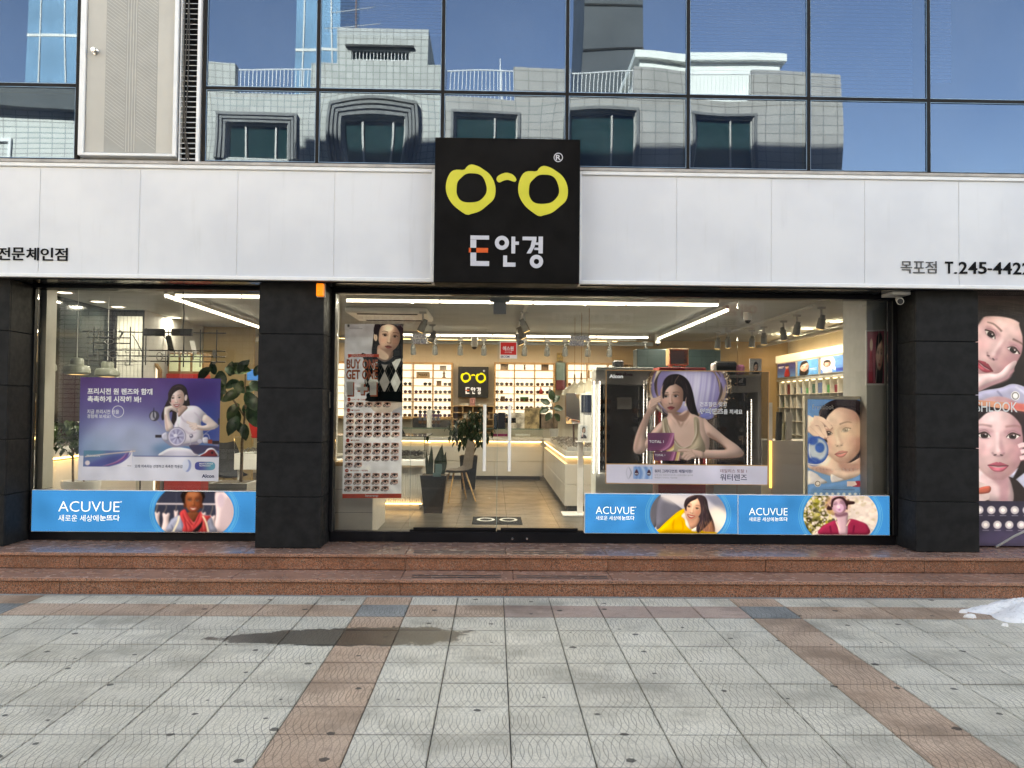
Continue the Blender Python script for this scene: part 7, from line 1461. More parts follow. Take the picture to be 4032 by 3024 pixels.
# ---- tall display cases behind the water poster
led = emit('cold led dot', (.75, .85, 1.), 5.)
def leds(u, v0, v1, Y, t, n):
    b = MB(); x = A(u, (v0+v1)/2, Y)[0]; z1, z0 = A(u, v0, Y)[1], A(u, v1, Y)[1]
    for k in range(n): z = z0+(z1-z0)*k/(n-1); b.box(x-.005, x+.005, Y-.004, Y, z-.0045, z+.0045)
    tag(b.build('led_string', led, t), kind='stuff')
def showcase(lb, u0, u1, v0, fm, Y, hd, dep=.45):
    x0, x1 = A(u0, 1700, Y)[0], A(u1, 1700, Y)[0]; zt_ = A((u0+u1)/2, v0, Y)[1]; t = thing('display_case', lb, 'display case', ((x0+x1)/2, Y, FZ), 'tall display cases'); e = .035
    MB().cbox(x0, x1, Y, Y+dep, FZ, .93).build('base_cupboard', fm, t)
    MB().cbox(x0, x0+e, Y, Y+dep, .931, zt_-.2).build('side_frame', fm, t); MB().cbox(x1-e, x1, Y, Y+dep, .931, zt_-.2).build('side_frame', fm, t)
    MB().cbox(x0, x1, Y, Y+dep, zt_-.035, zt_).build('top_board', fm, t); MB().box(x0, x1, Y+.02, Y+dep, zt_-.199, zt_-.036).build('header_panel', hd, t)
    MB().box(x0+e, x1-e, Y+dep-.03, Y+dep-.01, .931, zt_-.2).build('back_panel', mat('dark felt', (.09, .092, .10), .7), t)
    for k in range(3): z = 1.22+k*.27; MB().box(x0+e, x1-e, Y+.05, Y+dep-.04, z, z+.008).build('glass_shelf', M['case_glass'], t)
    n = 0
    for k in range(9):
        for c in range(2):
            z = 1.02+k*.105
            if z > zt_-.3: continue
            o = bpy.data.objects.new('sunglasses', SG[k % 2][(k+c) % 3]); COL.objects.link(o); o.location = ((x0+e+.09) if c == 0 else (x1-e-.09), Y+.22, z); o.rotation_euler = (0, 0, random.uniform(-.3, .3))
            tag(o, 'dark sunglasses, %s up the %s rod in the %s' % (['first', 'second', 'third', 'fourth', 'fifth', 'sixth', 'seventh', 'eighth', 'ninth'][k], 'left' if c == 0 else 'right', lb.split(' tall')[0]+' display case'), 'sunglasses', 'sunglasses in the tall cases')
    for x in (x0+e+.09, x1-e-.09): MB().cyl((x, Y+.26, .94), (x, Y+.26, zt_-.21), .006, n=8).build('rod', M['chrome'], t)
    return t, x0, x1, zt_
t, x0, x1, zt_ = showcase('white framed tall display case behind the woman poster', 2346, 2572, 1446, mat('white laminate', (.80, .84, .80), .35, var=.04), 9.7, M['grey_metal'])
ptext('kube', 2426, 1466, 2492, 1481, 9.715, mat('maroon letter', (.12, .02, .03), .4), t, bold=.04)
for u in (2338, 2360, 2534, 2547): leds(u, 1503, 1862, 9.66, t, 62)
tag(MB().cbox(A(2430, 1650, 9.9)[0], A(2487, 1650, 9.9)[0], 9.9, 9.91, A(2450, 1611, 9.9)[1], A(2450, 1565, 9.9)[1]).build('display_card', M['grey_plastic']), 'grey card leaning inside the white framed display case', 'card')
t, x0, x1, zt_ = showcase('red framed tall display case behind the woman poster', 2594, 2780, 1447, M['red'], 9.75, M['red'])
ptext('new balance', 2668, 1474, 2738, 1483, 9.765, M['ink_silver'], t)
for u in (2577, 2605, 2737, 2752, 2781): leds(u, 1505, 1872, 9.70, t, 60)
t, x0, x1, zt_ = showcase('grey framed tall display case at the right of the woman poster', 2812, 2998, 1476, M['grey_metal'], 9.72, M['grey_metal'])
for k, (a, b_) in enumerate(((2866, 2901), (2904, 2937))):
    q0, q1, r0, r1 = R4(a, 1486, b_, 1519, 9.735); MB().box(q0, q1, 9.727, 9.735, r0, r1).build('black_badge', M['black_plastic'], t)
    if k: 
        for i in range(3): cx = q0+(q1-q0)*(.36+.15*i); MB().prism([(cx-.03, r0+.035), (cx-.008, r0+.035), (cx-.008+.012, r0+.045+.014*(i+1)), (cx-.012, r0+.052+.014*(i+1))], 9.7255, 9.7268).build('stripe_emblem', M['ink_silver'], t)
        text('adidas', q0+.02, q1-.02, r0+.012, r0+.026, 9.727, M['ink_silver'], t)
for u in (2943, 2958): leds(u, 1575 if u > 2950 else 1620, 1866, 9.68, t, 46)
for u, w, h, m, lb in ((2434, .13, .09, M['black_plastic'], 'black box on top of the white framed display case'), (2856, .26, .16, M['black_plastic'], 'black bag shaped box on top of the grey display case'), (2812, .05, .14, M['paper'], 'small white bottle with red cap on top of the red display case'), (2912, .11, .12, mat('pink card', (.48, .16, .30), .5, var=.5, nscale=20), 'pink picture card on top of the grey display case')):
    Yb = 9.9; x, _ = A(u, 1440, Yb); zb = A(u, 1446 if u < 2800 else 1474, 9.72)[1]+.002; tag(MB().cbox(x-w/2, x+w/2, Yb-.04, Yb+.08, zb, zb+h, .02).build('box_on_case', m), lb, 'box')
t = thing('framed_portrait', 'white card portrait of a woman on top of the grey display case', 'picture', (2.95, 9.9, 2.05)); q = pxq(9.85, (2952, 1412), (2999, 1412), (2999, 1475), (2952, 1475)); MB().prism(q, 9.856, 9.87).build('board', M['paper'], t); picture('print', pxq(9.85, (2955, 1418), (2996, 1418), (2996, 1473), (2955, 1473)), 9.852, .003, pic_mat('card portrait', pic_small(4).image('card portrait'), .4), t)
t = thing('glass_cube', 'wood edged glass cube on top of the red display case', 'display cube', (2.2, 9.9, 2.1)); q0, q1, r0, r1 = R4(2635, 1372, 2712, 1438, 9.9); b = MB()
for x in (q0, q1-.02): b.cbox(x, x+.02, 9.9, 10.1, r0, r1)
b.cbox(q0+.021, q1-.021, 9.9, 10.1, r1-.02, r1).cbox(q0+.021, q1-.021, 9.9, 10.1, r0, r0+.02).build('frame', M['wood'], t); MB().box(q0+.02, q1-.02, 10.06, 10.08, r0+.02, r1-.02).build('back', M['grey_metal'], t)
for x in (q0+.03, q1-.05): MB().box(x, x+.02, 9.92, 10.08, r0-.025, r0-.0005).build('foot', M['wood'], t)
q0, q1, r0, r1 = R4(2508, 1375, 2838, 1470, 14.2); tag(MB().cbox(q0, q1, 14.2, 14.6, .3, r1, .01).build('tall_cupboard', M['teal']), 'dark teal cupboard standing before the ochre wall', 'cupboard')
# ---- right wall: lit strip, prints, cubby shelving
t = thing('wall_shelving', 'pale cubby shelving with lit top strip along the right wall', 'shelving', (5.85, 15, FZ)); SX = 5.75; y0s, y1s = 12.3, 16.9
MB().box(SX+.22, 5.998, y0s, y1s, FZ, 2.8).build('back_board', M['wall_beige'], t)
MB().cbox(SX-.03, SX+.22, y0s, y1s, 2.62, 2.76).build('lit_strip', emit('lit fascia', (1, .97, .80), .36), t)
MB().cbox(SX-.01, SX+.22, y0s, y1s, 2.24, 2.29).build('shelf', M['counter'], t)
for k in range(8): z = 2.24-.26*k; MB().cbox(SX, SX+.22, y0s, y1s, z-.012, z+.0, .003).build('shelf', M['counter'], t) if k else None
for k in range(15): y = y0s+.32*k; MB().cbox(SX+.002, SX+.219, y, y+.018, FZ+.12, 2.239, .003).build('divider', M['counter'], t)
for k in range(14): MB().box(SX+.05, SX+.07, y0s+.02+.32*k, y0s+.31+.32*k, 2.225, 2.239).build('cell_light', emit('cell light', (1, .95, .72), 1.6), t)
boxc = [(.05, .13, .10), (.30, .05, .05), (.10, .16, .30), (.5, .5, .46), (.08, .09, .09), (.05, .30, .10), (.22, .03, .05)]; bm_ = [mat('carton %d' % i, c, .5, var=.25, nscale=30) for i, c in enumerate(boxc)]
rs = random.Random(31)
for k in range(14):
    for r in range(3):
        if rs.random() < (.25 if r else .1): continue
        y = y0s+.03+.32*k; w = rs.uniform(.10, .24); h = rs.uniform(.10, .2); z = 2.24-.26*(r+1)
        ord_ = ['nearest', 'second', 'third', 'fourth', 'fifth', 'sixth', 'seventh', 'eighth', 'ninth', 'tenth', 'eleventh', 'twelfth', 'thirteenth', 'last'][k]
        i = rs.randrange(7); tag(MB().cbox(SX+.03, SX+.18, y+.02, y+.02+w, z, z+h, .004).build('lens_carton', bm_[i]), '%s carton in the %s cell of the %s row of the right wall shelving' % (['dark green', 'red', 'blue', 'white', 'black', 'green', 'crimson'][i], ord_, ['top', 'second', 'third'][r]), 'carton', 'cartons in the right wall shelving')
for k, lb in enumerate(('dark violet print of a dancing group on the right wall, farthest of four', 'blue print of a woman close up on the right wall, second farthest', 'blue print with white disc and woman on the right wall, second nearest', 'pink and dark print of two faces on the right wall, nearest')):
    ya = 16.85-1.12*k; t = thing('wall_print', lb, 'print', (SX-.03, ya, 2.3), 'prints on the right wall'); a, b_ = ya-.05, ya-1.05
    MB().cbox(SX-.02, SX+.02, b_-.03, a+.03, 2.30, 2.61).build('frame', M['grey_metal'], t); im = pic_small(k).image('wall print %d' % k)
    o = MB().add([(SX-.024, a, 2.32), (SX-.024, b_, 2.32), (SX-.024, b_, 2.59), (SX-.024, a, 2.59)], [(0, 1, 2, 3)]).build('print', pic_mat('wall print', im, .4, .05), t); uv = o.data.uv_layers.new(name='UVMap')
    for li, l_ in enumerate(o.data.loops): v = o.data.vertices[l_.vertex_index].co+wloc(t); uv.data[li].uv = ((a-v.y)/(a-b_), (v.z-2.32)/.27)
# desk with warm led edge, leaflet racks
x0, x1, z0, z1 = R4(3028, 1736, 3166, 1952, 9.9); t = thing('desk', 'pale desk with a warm glowing edge right of the woman poster', 'desk', ((x0+x1)/2, 10.1, FZ)); MB().cbox(x0+.03, x1+.3, 9.9, 10.6, FZ, z1).build('body', M['counter'], t); MB().cbox(x0-.0, x0+.028, 9.88, 9.9, .75, z1-.0).build('led_edge', emit('amber led edge', (1, .58, .16), 1.3), t)
for k, (u0, v0, u1, v1, m, lb) in enumerate(((3023, 1585, 3050, 1705, M['white_plastic'], 'white leaflet stand on the desk'), (3052, 1622, 3090, 1728, M['black_plastic'], 'black wire leaflet rack leaning on the desk'), (3090, 1625, 3130, 1730, M['grey_metal'], 'grey leaflet rack leaning on the desk'), (3078, 1664, 3118, 1733, mat('cream card', (.42, .38, .24), .5), 'cream price card in a black holder on the desk'))):
    q0, q1, r0, r1 = R4(u0, v0, u1, v1, 9.98+.02*k); tag(MB().add([(q0, 9.96+.02*k, z1+.002), (q0+(q1-q0)*.6, 9.96+.02*k, z1+.002), (q1, 10.06+.02*k, r1), (q0+(q1-q0)*.4, 10.06+.02*k, r1), (q0, 9.98+.02*k, z1+.002), (q0+(q1-q0)*.6, 9.98+.02*k, z1+.002), (q1, 10.08+.02*k, r1), (q0+(q1-q0)*.4, 10.08+.02*k, r1)], [(0, 1, 2, 3), (7, 6, 5, 4), (0, 4, 5, 1), (1, 5, 6, 2), (2, 6, 7, 3), (3, 7, 4, 0)]).build('leaflet_rack', m), lb, 'rack')
# portrait stand at the right end of the window
FY = 8.9; t = thing('portrait_stand', 'pale framed standing poster of a woman with a big blue lens at the right end', 'poster stand', (3.9, FY, FZ)); q0, q1, r0, r1 = R4(3169, 1560, 3427, 1990, FY); i0, i1, s0_, s1_ = R4(3181, 1573, 3414, 1955, FY); zlow = s1_-(i1-i0)*1350/822; r0 = max(.32, zlow-.04)
pf = mat('champagne frame', (.78, .70, .56), .4, var=.05)
MB().cbox(q0, i0, FY, FY+.05, r0, r1).cbox(i1, q1, FY, FY+.05, r0, r1).cbox(i0, i1, FY, FY+.05, s1_, r1).cbox(i0, i1, FY, FY+.05, r0, zlow).build('frame', pf, t)
picture('print', [(i0, zlow), (i1, zlow), (i1, s1_), (i0, s1_)], FY+.012, .006, pic_mat('lens print', pic_lens().image('lens print'), .25, .05), t)  # print is given its own glow so it reads brighter
for x in (q0+.1, q1-.16): MB().box(x, x+.06, FY+.02, FY+.3, FZ+.0005, r0).build('foot', pf, t)
zt([('Freshlook', 278, 226, 582, 288, .0), ('후레쉬룩으로 너의 눈빛을 밝혀', 290, 1106, 940, 1146, .0)], (3120, 1530, .2833), M['ink_white'], t, FY+.0105)
t = thing('framed_portrait', 'framed brown portrait hanging on the grey pier at the right end', 'picture', (4.0, 8.74, 2.1)); q = pxq(8.73, (3411, 1300), (3486, 1297), (3486, 1517), (3411, 1517)); MB().prism(q, 8.733, 8.749).build('frame', M['white_metal'], t); picture('print', pxq(8.73, (3415, 1306), (3481, 1303), (3481, 1510), (3415, 1510)), 8.73, .0025, pic_mat('brown portrait', pic_small(3).image('brown portrait'), .4), t)
# ---- neon lettering on a wire frame, left window
NY = 8.95; t = thing('neon_sign', 'unlit neon lettering on a black wire frame hanging in the left window', 'neon sign', (-3.6, NY, 2.2)); rodm = M['black_metal']; b = MB()
hz = lambda v: A(600, v, NY)[1]; vx = lambda u: A(u, 1370, NY)[0]
for v, a, c in ((1308, 317, 887), (1331, 337, 507), (1353, 337, 507), (1379, 362, 886), (1402, 345, 886), (1422, 330, 886)): MB().tube([(vx(a), NY+.02, hz(v)), (vx(c), NY+.02, hz(v))], .006, 6).build('frame_rod', rodm, t)
for u, v0, v1 in ((362, 1290, 1400), (507, 1287, 1440), (569, 1291, 1438), (657, 1291, 1440), (719, 1322, 1444), (785, 1294, 1442), (849, 1294, 1420)): MB().tube([(vx(u), NY+.032, hz(v0)), (vx(u), NY+.032, hz(v1))], .006, 6).build('frame_rod', rodm, t)
tube_m = mat('milky neon tube', (.26, .26, .24), .3, var=.05)
for ch, u0, v0, u1, v1 in (('안', 345, 1297, 398, 1355), ('녕', 406, 1297, 450, 1355), ('?', 464, 1301, 486, 1355), ('넌', 340, 1376, 388, 1435), ('오', 421, 1380, 471, 1426), ('늘', 487, 1372, 530, 1440), ('도', 540, 1378, 592, 1424), ('예', 616, 1382, 668, 1434), ('쁘', 680, 1382, 745, 1422), ('다', 760, 1382, 810, 1430), ('!', 836, 1376, 852, 1434)): ptext(ch, u0, v0, u1, v1, NY, tube_m, t, name='neon_letter', bold=-.018, depth=.008)
for a, c in ((568, 650), (677, 759)): q0, q1, r0, r1 = R4(a, 1295, c, 1323, NY); MB().cbox(q0, q1, NY-.02, NY+.015, r0, r1).build('transformer', M['black_plastic'], t)
zc = hz(1300); xc = vx(718); MB().tube([(xc, NY, zc), (xc+.012, NY, zc+.18), (xc-.005, NY, zc+.34), (xc+.005, NY, CE)], .007, 8).build('power_cable', M['black_plastic'], t)
for a, c in ((520, 560), (640, 690)): MB().tube([(vx(a), NY-.01, hz(1318)), (vx((a+c)/2), NY-.02, hz(1345)), (vx(c), NY-.01, hz(1385))], .005, 6).build('loose_wire', M['black_plastic'], t)
# left side counter with led line, mirror display, red shelving, yellow bird seat
t = thing('led_counter', 'counter with a warm led line running back along the left dark wall', 'counter', (-5.4, 11, FZ)); MB().cbox(-5.65, -5.22, 9.3, 12.38, FZ, .98).build('body', M['counter'], t); MB().cbox(-5.655, -5.17, 9.28, 12.39, 1.03, 1.12).build('top_slab', M['counter'], t); MB().box(-5.225, -5.20, 9.32, 12.36, 1.005, 1.028).build('led_strip', emit('warm led left', (1, .68, .30), 5.), t)
area((-5.1, 10.9, 1.0), .05, 3., 3, (1, .68, .32), (0, math.radians(50), 0))
frames_heap('folded spectacle frames laid on the counter by the left dark wall', -5.6, -5.25, 9.4, 11.4, 1.12, 90, 5)
t = thing('vase', 'white cylinder pot with a small succulent on the left counter', 'pot', (-5.3, 9.75, 1.12)); x, z = A(167, 1765, 9.75); MB().lathe([(0, 0), (.055, 0), (.055, .17), (.045, .17), (.045, .15), (0, .15)], (x, 9.75, z), 20).build('pot', M['white_plastic'], t, True); place(leaf_mesh(22, (.06, .06, .16), .12, .02, 3, .1), (x, 9.75, z+.28)).build('foliage', LD, t)
t = thing('card_showcase', 'wooden cabinet of pale green cards above a red base, left window', 'cabinet', (-4.4, 13.2, FZ)); Y = 13.2; q0, q1, r0, r1 = R4(655, 1388, 800, 1472, Y)
MB().cbox(q0, q1, Y, Y+.35, FZ, r0).build('red_base', M['red'], t); MB().cbox(q0, q1, Y+.05, Y+.35, r0+.001, r1).build('back', M['wood_dark'], t)
for k in range(3): a = q0+(q1-q0)*(.05+.32*k); MB().cbox(a, a+(q1-q0)*.25, Y+.03, Y+.049, r0+.04, r1-.03).build('pale_card', mat('pale green card', (.48, .56, .40), .5, emit=.03), t)
t = thing('mirror_frame', 'tall chamfered oak frame with lit shelves of spectacles, left window', 'display frame', (-5, 13, FZ)); q0, q1, r0, r1 = R4(578, 1430, 625, 1900, 12.9)
MB().box(q0+.04, q1-.04, 12.95, 12.97, FZ, r1-.05).build('light_panel', LITP, t); MB().cbox(q0, q0+.035, 12.9, 13, FZ, r1-.1).cbox(q1-.035, q1, 12.9, 13, FZ, r1-.1).prism([(q0, r1-.1), (q0+.035, r1-.1), (q0+.09, r1-.03), (q1-.09, r1-.03), (q1-.035, r1-.1), (q1, r1-.1), (q1-.07, r1), (q0+.07, r1)], 12.9, 13).build('frame', M['wood_dark'], t)
for k in range(6): z = r1-.25-.22*k; MB().box(q0+.036, q1-.036, 12.9, 12.949, z, z+.012).build('shelf', M['wood_dark'], t)
for k, (u0, v0, u1, v1, m, lb) in enumerate(((655, 1322, 690, 1385, M['black_plastic'], 'black framed picture leaning on the card cabinet'), (750, 1343, 782, 1400, M['white_plastic'], 'white framed picture leaning at the right of the card cabinet'))):
    a, b_, c, d = R4(u0, v0, u1, v1, 13.3); tag(MB().prism([(a+.06, c), (b_, c), (b_-.06, d), (a, d)], 13.25, 13.28).build('leaning_frame', m), lb, 'picture frame')
q0, q1, r0, r1 = R4(972, 1455, 1025, 1497, 13.5); tag(MB().cbox(q0, q1, 13.5, 13.53, r0, r1).build('blue_panel', mat('blue lit panel', (.01, .14, .42), .4, emit=.06)), 'blue picture panel beside the rubber plant leaves', 'picture')
q0, q1, r0, r1 = R4(972, 1600, 1040, 1725, 11.9); tag(MB().prism([(q0+.08, r0), (q1, r0), (q1, r1), (q0+.10, r1), (q0, (r0+r1)/2+.1)], 11.9, 11.95).build('red_screen', M['red']), 'curved red screen behind the stem of the rubber plant', 'screen')
q0, q1, r0, r1 = R4(922, 1723, 1030, 1850, 11.0); t = thing('small_glass_case', 'small lit glass case of spectacles right of the rubber plant', 'display case', (q0, 11, FZ)); MB().cbox(q0, q1+.4, 11, 11.5, r0, (r0+r1)/2).build('box', M['white_plastic'], t); MB().box(q0, q1+.4, 11, 11.006, (r0+r1)/2+.001, r1).box(q0, q1+.4, 11, 11.5, r1, r1+.008).build('glass_case', M['case_glass'], t)
for x in (q0+.03, q1+.3): MB().cbox(x, x+.05, 11.05, 11.1, FZ, r0-.001).build('leg', M['white_plastic'], t)
frames_heap('spectacle frames in the small lit glass case', q0+.08, q1+.1, 11.1, 11.4, (r0+r1)/2+.005, 40, 8)
MB().box(-5.19, -4.3, 15.0, 15.1, .3, CE).build('partition', M['wall_ochre'], sb)
# ================================================================= across the street (seen mirrored in the glass)
def otile(name, c, w, h, var=.2):
    m, n, l, p = nt(name); P = posn(n); mp = n.new('ShaderNodeMapping'); mp.inputs['Rotation'].default_value = (math.radians(90), 0, 0); l.new(P, mp.inputs[0])
    sx = n.new('ShaderNodeSeparateXYZ'); l.new(P, sx.inputs[0]); cx = n.new('ShaderNodeCombineXYZ'); l.new(math_n(n, l, 'ADD', sx.outputs[0], sx.outputs[1]), cx.inputs[0]); l.new(sx.outputs[2], cx.inputs[1])
    b = n.new('ShaderNodeTexBrick'); b.offset = 0; b.inputs['Scale'].default_value = 1; b.inputs['Brick Width'].default_value = w; b.inputs['Row Height'].default_value = h; b.inputs['Mortar Size'].default_value = .012
    b.inputs['Color1'].default_value = (*[q*(1+var*.5) for q in c], 1); b.inputs['Color2'].default_value = (*[q*(1-var*.5) for q in c], 1); b.inputs['Mortar'].default_value = (*[q*.35 for q in c], 1); l.new(cx.outputs[0], b.inputs['Vector'])
    st_ = mixc(n, l, maprange(n, l, noise(n, l, P, .7, 6, .65), .45, .75, 0, .45), b.outputs[0], tuple(q*.5 for q in c)); l.new(st_, p.inputs['Base Color']); p.inputs['Roughness'].default_value = .6; return m
OG = otile('grey stone tile', (.42, .42, .40), .20, .20); OB = otile('brown grey stone tile', (.33, .31, .295), .42, .30, .12); OW = mat('pale roof render', (.75, .76, .72), .6, var=.08, nscale=1)
DGL = mat('dark green window glass', (.01, .035, .035), .05, var=.2); BRK = otile('white glazed brick', (.55, .56, .53), .36, .14, .1)
OY = -8.5
M_SUR = mat('grey stone window surround', (.13, .13, .13), .6, var=.15)
def facade_window(t, x0, x1, z0, z1, steps, fm, mullions=(.3, .78)):
    w = sub('window', t); q = .11
    for k in range(steps):
        e = q*(steps-k); y = OY+.02+.05*(steps-k)
        MB().cbox(x0-e, x1+e, OY-.02, y, z1+e-q+.02, z1+e).cbox(x0-e, x0-e+q-.03, OY-.02, y, z0, z1+e-q+.019).cbox(x1+e-q+.03, x1+e, OY-.02, y, z0, z1+e-q+.019).build('surround', fm, w)
    MB().box(x0, x1, OY-.2, OY-.19, z0, z1).build('pane', DGL, w)
    b = MB().cbox(x0, x1, OY-.18, OY-.10, z1-.06, z1).cbox(x0, x1, OY-.18, OY-.10, z0, z0+.06)
    for f in (0, *mullions, .985): x = x0+(x1-x0)*f; b.cbox(x, x+.05, OY-.18, OY-.11, z0+.061, z1-.061)
    b.build('frame', M['grey_metal'], w)
def wall_with_hole(name, x0, x1, z0, z1, holes, m, t, y=OY, th=.3):
    xs = sorted({x0, x1, *[h[0] for h in holes], *[h[1] for h in holes]}); b = MB()
    for a, c in zip(xs[:-1], xs[1:]):
        hs = sorted([h for h in holes if h[0] <= a and h[1] >= c], key=lambda h: h[2]); z = z0
        for h in hs:
            if h[2] > z: b.box(a, c, y-th, y, z, h[2])
            z = h[3]
        if z1 > z: b.box(a, c, y-th, y, z, z1)
    b.build(name, m, t)
def railing(t, x0, x1, z0, z1, y, sp=.115):
    r = sub('railing', t); MB().cyl((x0, y, z1), (x1, y, z1), .022, n=8).cyl((x0, y, z0+.04), (x1, y, z0+.04), .014, n=8).build('rail', M['white_metal'], r)
    me = MB().cyl((0, y, z0), (0, y, z1), .011, n=6).mesh('bar', wloc(r)); me.materials.append(M['white_metal']); n = int((x1-x0)/sp)
    for k in range(n+1): o = bpy.data.objects.new('bar', me); COL.objects.link(o); o.parent = r; o.location = (x0+(x1-x0)*k/n, 0, 0)
def shutters(t, x0, x1, z0, z1, lab, m):
    w = sub('shopfront', t); MB().box(x0, x1, OY-.24, OY-.22, z0, z1).build('pane', DGL, w); MB().cbox(x0, x0+.08, OY-.2, OY-.05, z0, z1).cbox(x1-.08, x1, OY-.2, OY-.05, z0, z1).cbox((x0+x1)/2-.04, (x0+x1)/2+.04, OY-.2, OY-.05, z0, z1).build('frame', m, w)
# grey tiled building with stair tower
a = thing('grey_tiled_building', 'grey tiled four storey building with stair tower across the street, mirrored in the glass', 'building', (-5, -11, 0)); X0, X1 = -9.6, -1.6
win = [(-8.0, -6.2, 8.8, 10.0), (-4.45, -2.85, 8.6, 10.15)]; wl_ = [(-8.2, -6.0, 5.2, 7.2), (-4.6, -2.6, 5.2, 7.2)]; gf = [(-9.2, -6.0, .3, 2.9), (-5.2, -2.0, .3, 2.9)]
wall_with_hole('wall', X0, X1, 0, 11.02, win+wl_+gf, OG, a); MB().box(X0, X0+.3, -16, OY-.3, 0, 11.02).box(X1-.3, X1, -16, OY-.3, 0, 11.02).box(X0+.3, X1-.3, -16, -15.7, 0, 11.02).build('wall', OG, a); MB().box(X0+.3, X1-.3, -15.7, OY-.3, 10.9, 11.0).build('roof', conc, a)
wall_with_hole('parapet', X0, -7.76, 11.02, 11.85, [], OG, a); wall_with_hole('parapet', -5.54, X1, 11.02, 11.85, [], OG, a); railing(a, -7.76, -5.54, 11.02, 11.72, OY-.15)
wall_with_hole('stair_tower', -4.75, -2.1, 11.85, 12.9, [(-4.35, -2.62, 11.95, 12.30)], OG, a); MB().box(-4.75, -4.45, -13, OY-.3, 11.0, 12.9).box(-2.4, -2.1, -13, OY-.3, 11.0, 12.9).box(-4.45, -2.4, -13, -12.7, 11, 12.9).build('stair_tower', OG, a); MB().box(-4.45, -2.4, -12.7, OY-.3, 12.8, 12.9).build('roof', conc, a)
MB().box(-4.35, -2.62, OY-.27, OY-.25, 11.95, 12.30).build('tower_window', DGL, a); railing(a, -4.33, -2.64, 11.95, 12.27, OY-.06, .10); MB().cbox(-4.5, -2.5, OY-.02, OY+.12, 12.31, 12.38).build('lintel', M['dark_metal'], a)
facade_window(a, *win[0], 3, M_SUR); facade_window(a, *win[1], 4, M_SUR)
for w in wl_: facade_window(a, *w, 2, M_SUR)
for k, w in enumerate(gf): shutters(a, w[0], w[1], w[2], w[3], '', M['dark_metal'])
t = thing('television_aerial', 'rusty television aerial on the grey tiled stair tower', 'aerial', (-4.4, -9.5, 12.9)); MB().cyl((-4.4, -9.5, 12.9), (-4.4, -9.5, 14.6), .022, n=8).build('mast', mat('rusty pipe', (.20, .10, .06), .7), t)
for z, L in ((14.45, 1.3), (13.9, 1.1), (13.4, 1.5)):
    MB().cyl((-4.4-L*.6, -9.5, z-.1), (-4.4+L*.5, -9.5, z+.1), .012, n=6).build('boom', M['grey_metal'], t)
    for k in range(7): x = -4.4-L*.55+L*1.0*k/6; MB().cyl((x, -9.75, z-.08+.03*k), (x+.12, -9.25, z-.08+.03*k), .006, n=5).build('element', M['grey_metal'], t)
# brown grey building with bays
b_ = thing('brown_tiled_building', 'brown grey tiled building with roof railings across the street, mirrored in the glass', 'building', (4.5, -11, 0)); X0, X1 = -1.58, 10.35
win = [(-1.3, .55, 8.7, 10.45), (2.25, 4.1, 8.7, 10.45), (5.85, 7.7, 8.7, 10.45)]; wl_ = [(x, y, 5.0, 7.2) for x, y, _, _ in win]; gf = [(-1.2, 2.2, .3, 3.0), (2.8, 6.0, .3, 3.0), (6.6, 9.8, .3, 3.0)]
wall_with_hole('wall', X0, X1, 0, 10.98, win+wl_+gf, OB, b_); MB().box(X0, X0+.3, -16, OY-.3, 0, 10.98).box(X1-.3, X1, -16, OY-.3, 0, 10.98).box(X0+.3, X1-.3, -16, -15.7, 0, 10.98).build('wall', OB, b_); MB().box(X0+.3, X1-.3, -15.7, OY-.3, 10.85, 10.95).build('roof', conc, b_)
for x0_, x1_ in ((.5, 2.15), (4.05, 5.75), (7.6, 10.35)): wall_with_hole('parapet', x0_, x1_, 10.98, 11.8, [], OB, b_)
for x0_, x1_ in ((-1.55, .5), (2.15, 4.05), (5.75, 7.6)): railing(b_, x0_, x1_, 10.98, 11.72, OY-.15)
for w in win+wl_: facade_window(b_, *w, 1, M_SUR, (.62,))
for w in gf: shutters(b_, w[0], w[1], w[2], w[3], '', M['white_metal'])
t = thing('roof_house', 'white rendered roof house set back above the railings', 'building', (7, -12, 10.95)); MB().box(4.6, 9.2, -14.5, -10.6, 10.95, 12.9).build('wall', OW, t); MB().cbox(4.4, 9.4, -14.7, -10.4, 12.901, 13.15).build('roof', OW, t)
t = thing('dark_tower', 'dark grey tower block rising behind the roof railings', 'building', (4.4, -22, 0)); MB().box(3.7, 6.6, -26, -21, 0, 24).build('wall', mat('dark cladding', (.045, .052, .058), .5, var=.2, nscale=.5), t)
for k in range(10): MB().cbox(3.7, 6.6, -20.99, -20.95, 3+2.1*k, 3.1+2.1*k).build('floor_band', M['dark_metal'], t)
t = thing('lightning_rod', 'thin white lightning rod on the brown tiled roof', 'rod', (.3, -9.4, 10.95)); MB().cyl((.1, -9.4, 10.95), (.1, -9.4, 12.4), .03, .012, 8).build('rod', M['white_metal'], t); MB().cbox(-.02, .22, -9.5, -9.3, 10.951, 11.05).build('foot', M['white_metal'], t)
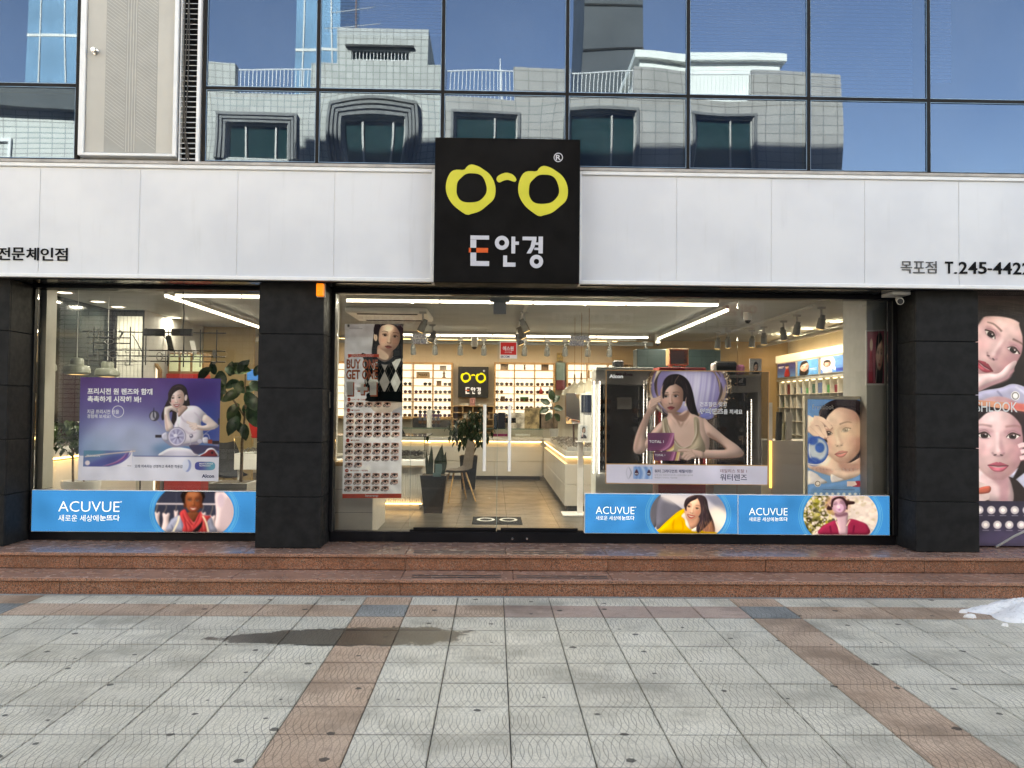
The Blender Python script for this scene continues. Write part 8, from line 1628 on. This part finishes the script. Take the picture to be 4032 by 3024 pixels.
# left: glazed brick and glass building, tall glass tower far behind
t = thing('glazed_brick_building', 'white glazed brick building with dark roof at the far left of the reflection', 'building', (-14, -11, 0)); MB().box(-18, -10.4, -16, OY, 0, 10.2).build('wall', BRK, t); MB().loft([[(-18.3, -16, 10.2), (-10.1, -16, 10.2), (-10.1, OY+.3, 10.2), (-18.3, OY+.3, 10.2)], [(-17, -14, 12.0), (-11, -14, 12.0), (-11, -11, 12.0), (-17, -11, 12.0)]]).build('roof', mat('dark shingle', (.08, .085, .08), .7, var=.2), t)
facade_window(t, -16.6, -14.4, 7.6, 9.4, 1, M['white_metal'])
TG = mat('pale blue tower glass', (.12, .26, .38), .08, var=.15, nscale=.4)
for (x0_, x1_, y, h, lb) in ((-11.5, -8.9, -31, 36, 'tall pale blue glass tower far behind the grey tiled building'), (-26, -21.5, -30, 40, 'tall pale blue glass tower at the left of the reflection')):
    t = thing('glass_tower', lb, 'building', ((x0_+x1_)/2, y, 0), 'distant glass towers'); MB().box(x0_, x1_, y-6, y, 0, h).build('wall', TG, t)
    for k in range(int(h/3.2)): MB().box(x0_, x1_, y+.001, y+.03, 3.2*k+2.6, 3.2*k+2.75).build('floor_band', M['grey_metal'], t)
    for k in range(3): x = x0_+(x1_-x0_)*(k+.5)/3; MB().box(x-.03, x+.03, y+.031, y+.05, 0, h).build('mullion', M['grey_metal'], t)
# shop signs across the street
def board(lb, x0, x1, z0, z1, bg, items, y=OY+.12):
    t = thing('shop_sign', lb, 'sign', ((x0+x1)/2, y, z0)); MB().cbox(x0, x1, y-.1, y, z0, z1).build('panel', bg, t)
    for body, a, c, d, e, m, bo in items:      # seen from the street: facing +y, so written from high x to low x
        text(body, x0+(x1-x0)*(1-c), x0+(x1-x0)*(1-a), z0+(z1-z0)*d, z0+(z1-z0)*e, y+.0025, m, t, mirror=True, bold=bo)
wsg = mat('white sign face', (.62, .62, .62), .5)
board('white photo studio sign board across the street', 1.75, 4.25, 4.28, 4.62, wsg, [('증명 · 여권 · 학사 · 취업사진 등', .04, .96, .2, .8, M['ink_black'], .02)])
board('white and coloured studio sign across the street', 5.6, 8.3, 4.0, 5.0, wsg, [('예쁨', .08, .5, .55, .92, mat('crimson ink', (.4, .02, .06), .5), .03), ('스튜디오', .1, .9, .1, .45, M['ink_black'], .02)])
board('dark cafe sign with thin white letters across the street', -10.5, -7.9, 2.95, 3.35, mat('dark sign face', (.04, .035, .03), .5), [('Covent garden', .08, .92, .25, .85, M['ink_white'], .0)])
board('orange and white food sign across the street', -1.3, 1.6, 3.3, 4.2, mat('warm sign face', (.42, .26, .16), .5), [('SALAD', .1, .6, .3, .7, M['ink_white'], .02)])
board('plum coloured dessert sign across the street', -4.4, -2.2, 3.8, 4.9, mat('plum sign face', (.20, .09, .11), .5), [('COFFEE', .1, .9, .3, .6, M['ink_white'], .02)])

t = thing('added_shop_row', 'low grey shop row added to the right across the street to darken the right hand glass', 'building', (15, -11, 0)); gf = [(11.2, 13.6, .3, 2.9), (14.2, 17.4, .3, 2.9), (18.2, 21, .3, 2.9)]; wl_ = [(11.4, 13.2, 4.8, 6.6), (14.6, 16.8, 4.8, 6.6)]  # added row: hides bright sky and ground from the shop window reflection
wall_with_hole('wall', 10.6, 22, 0, 8.2, gf+wl_, OB, t); MB().box(10.6, 10.9, -16, OY-.3, 0, 8.2).box(10.9, 22, -16, -15.7, 0, 8.2).build('wall', OB, t); MB().box(10.9, 22, -15.7, OY-.3, 8.0, 8.15).build('roof', conc, t)
for w in wl_: facade_window(t, *w, 1, M['white_metal'], (.5,))
for w in gf: shutters(t, w[0], w[1], w[2], w[3], '', M['dark_metal'])
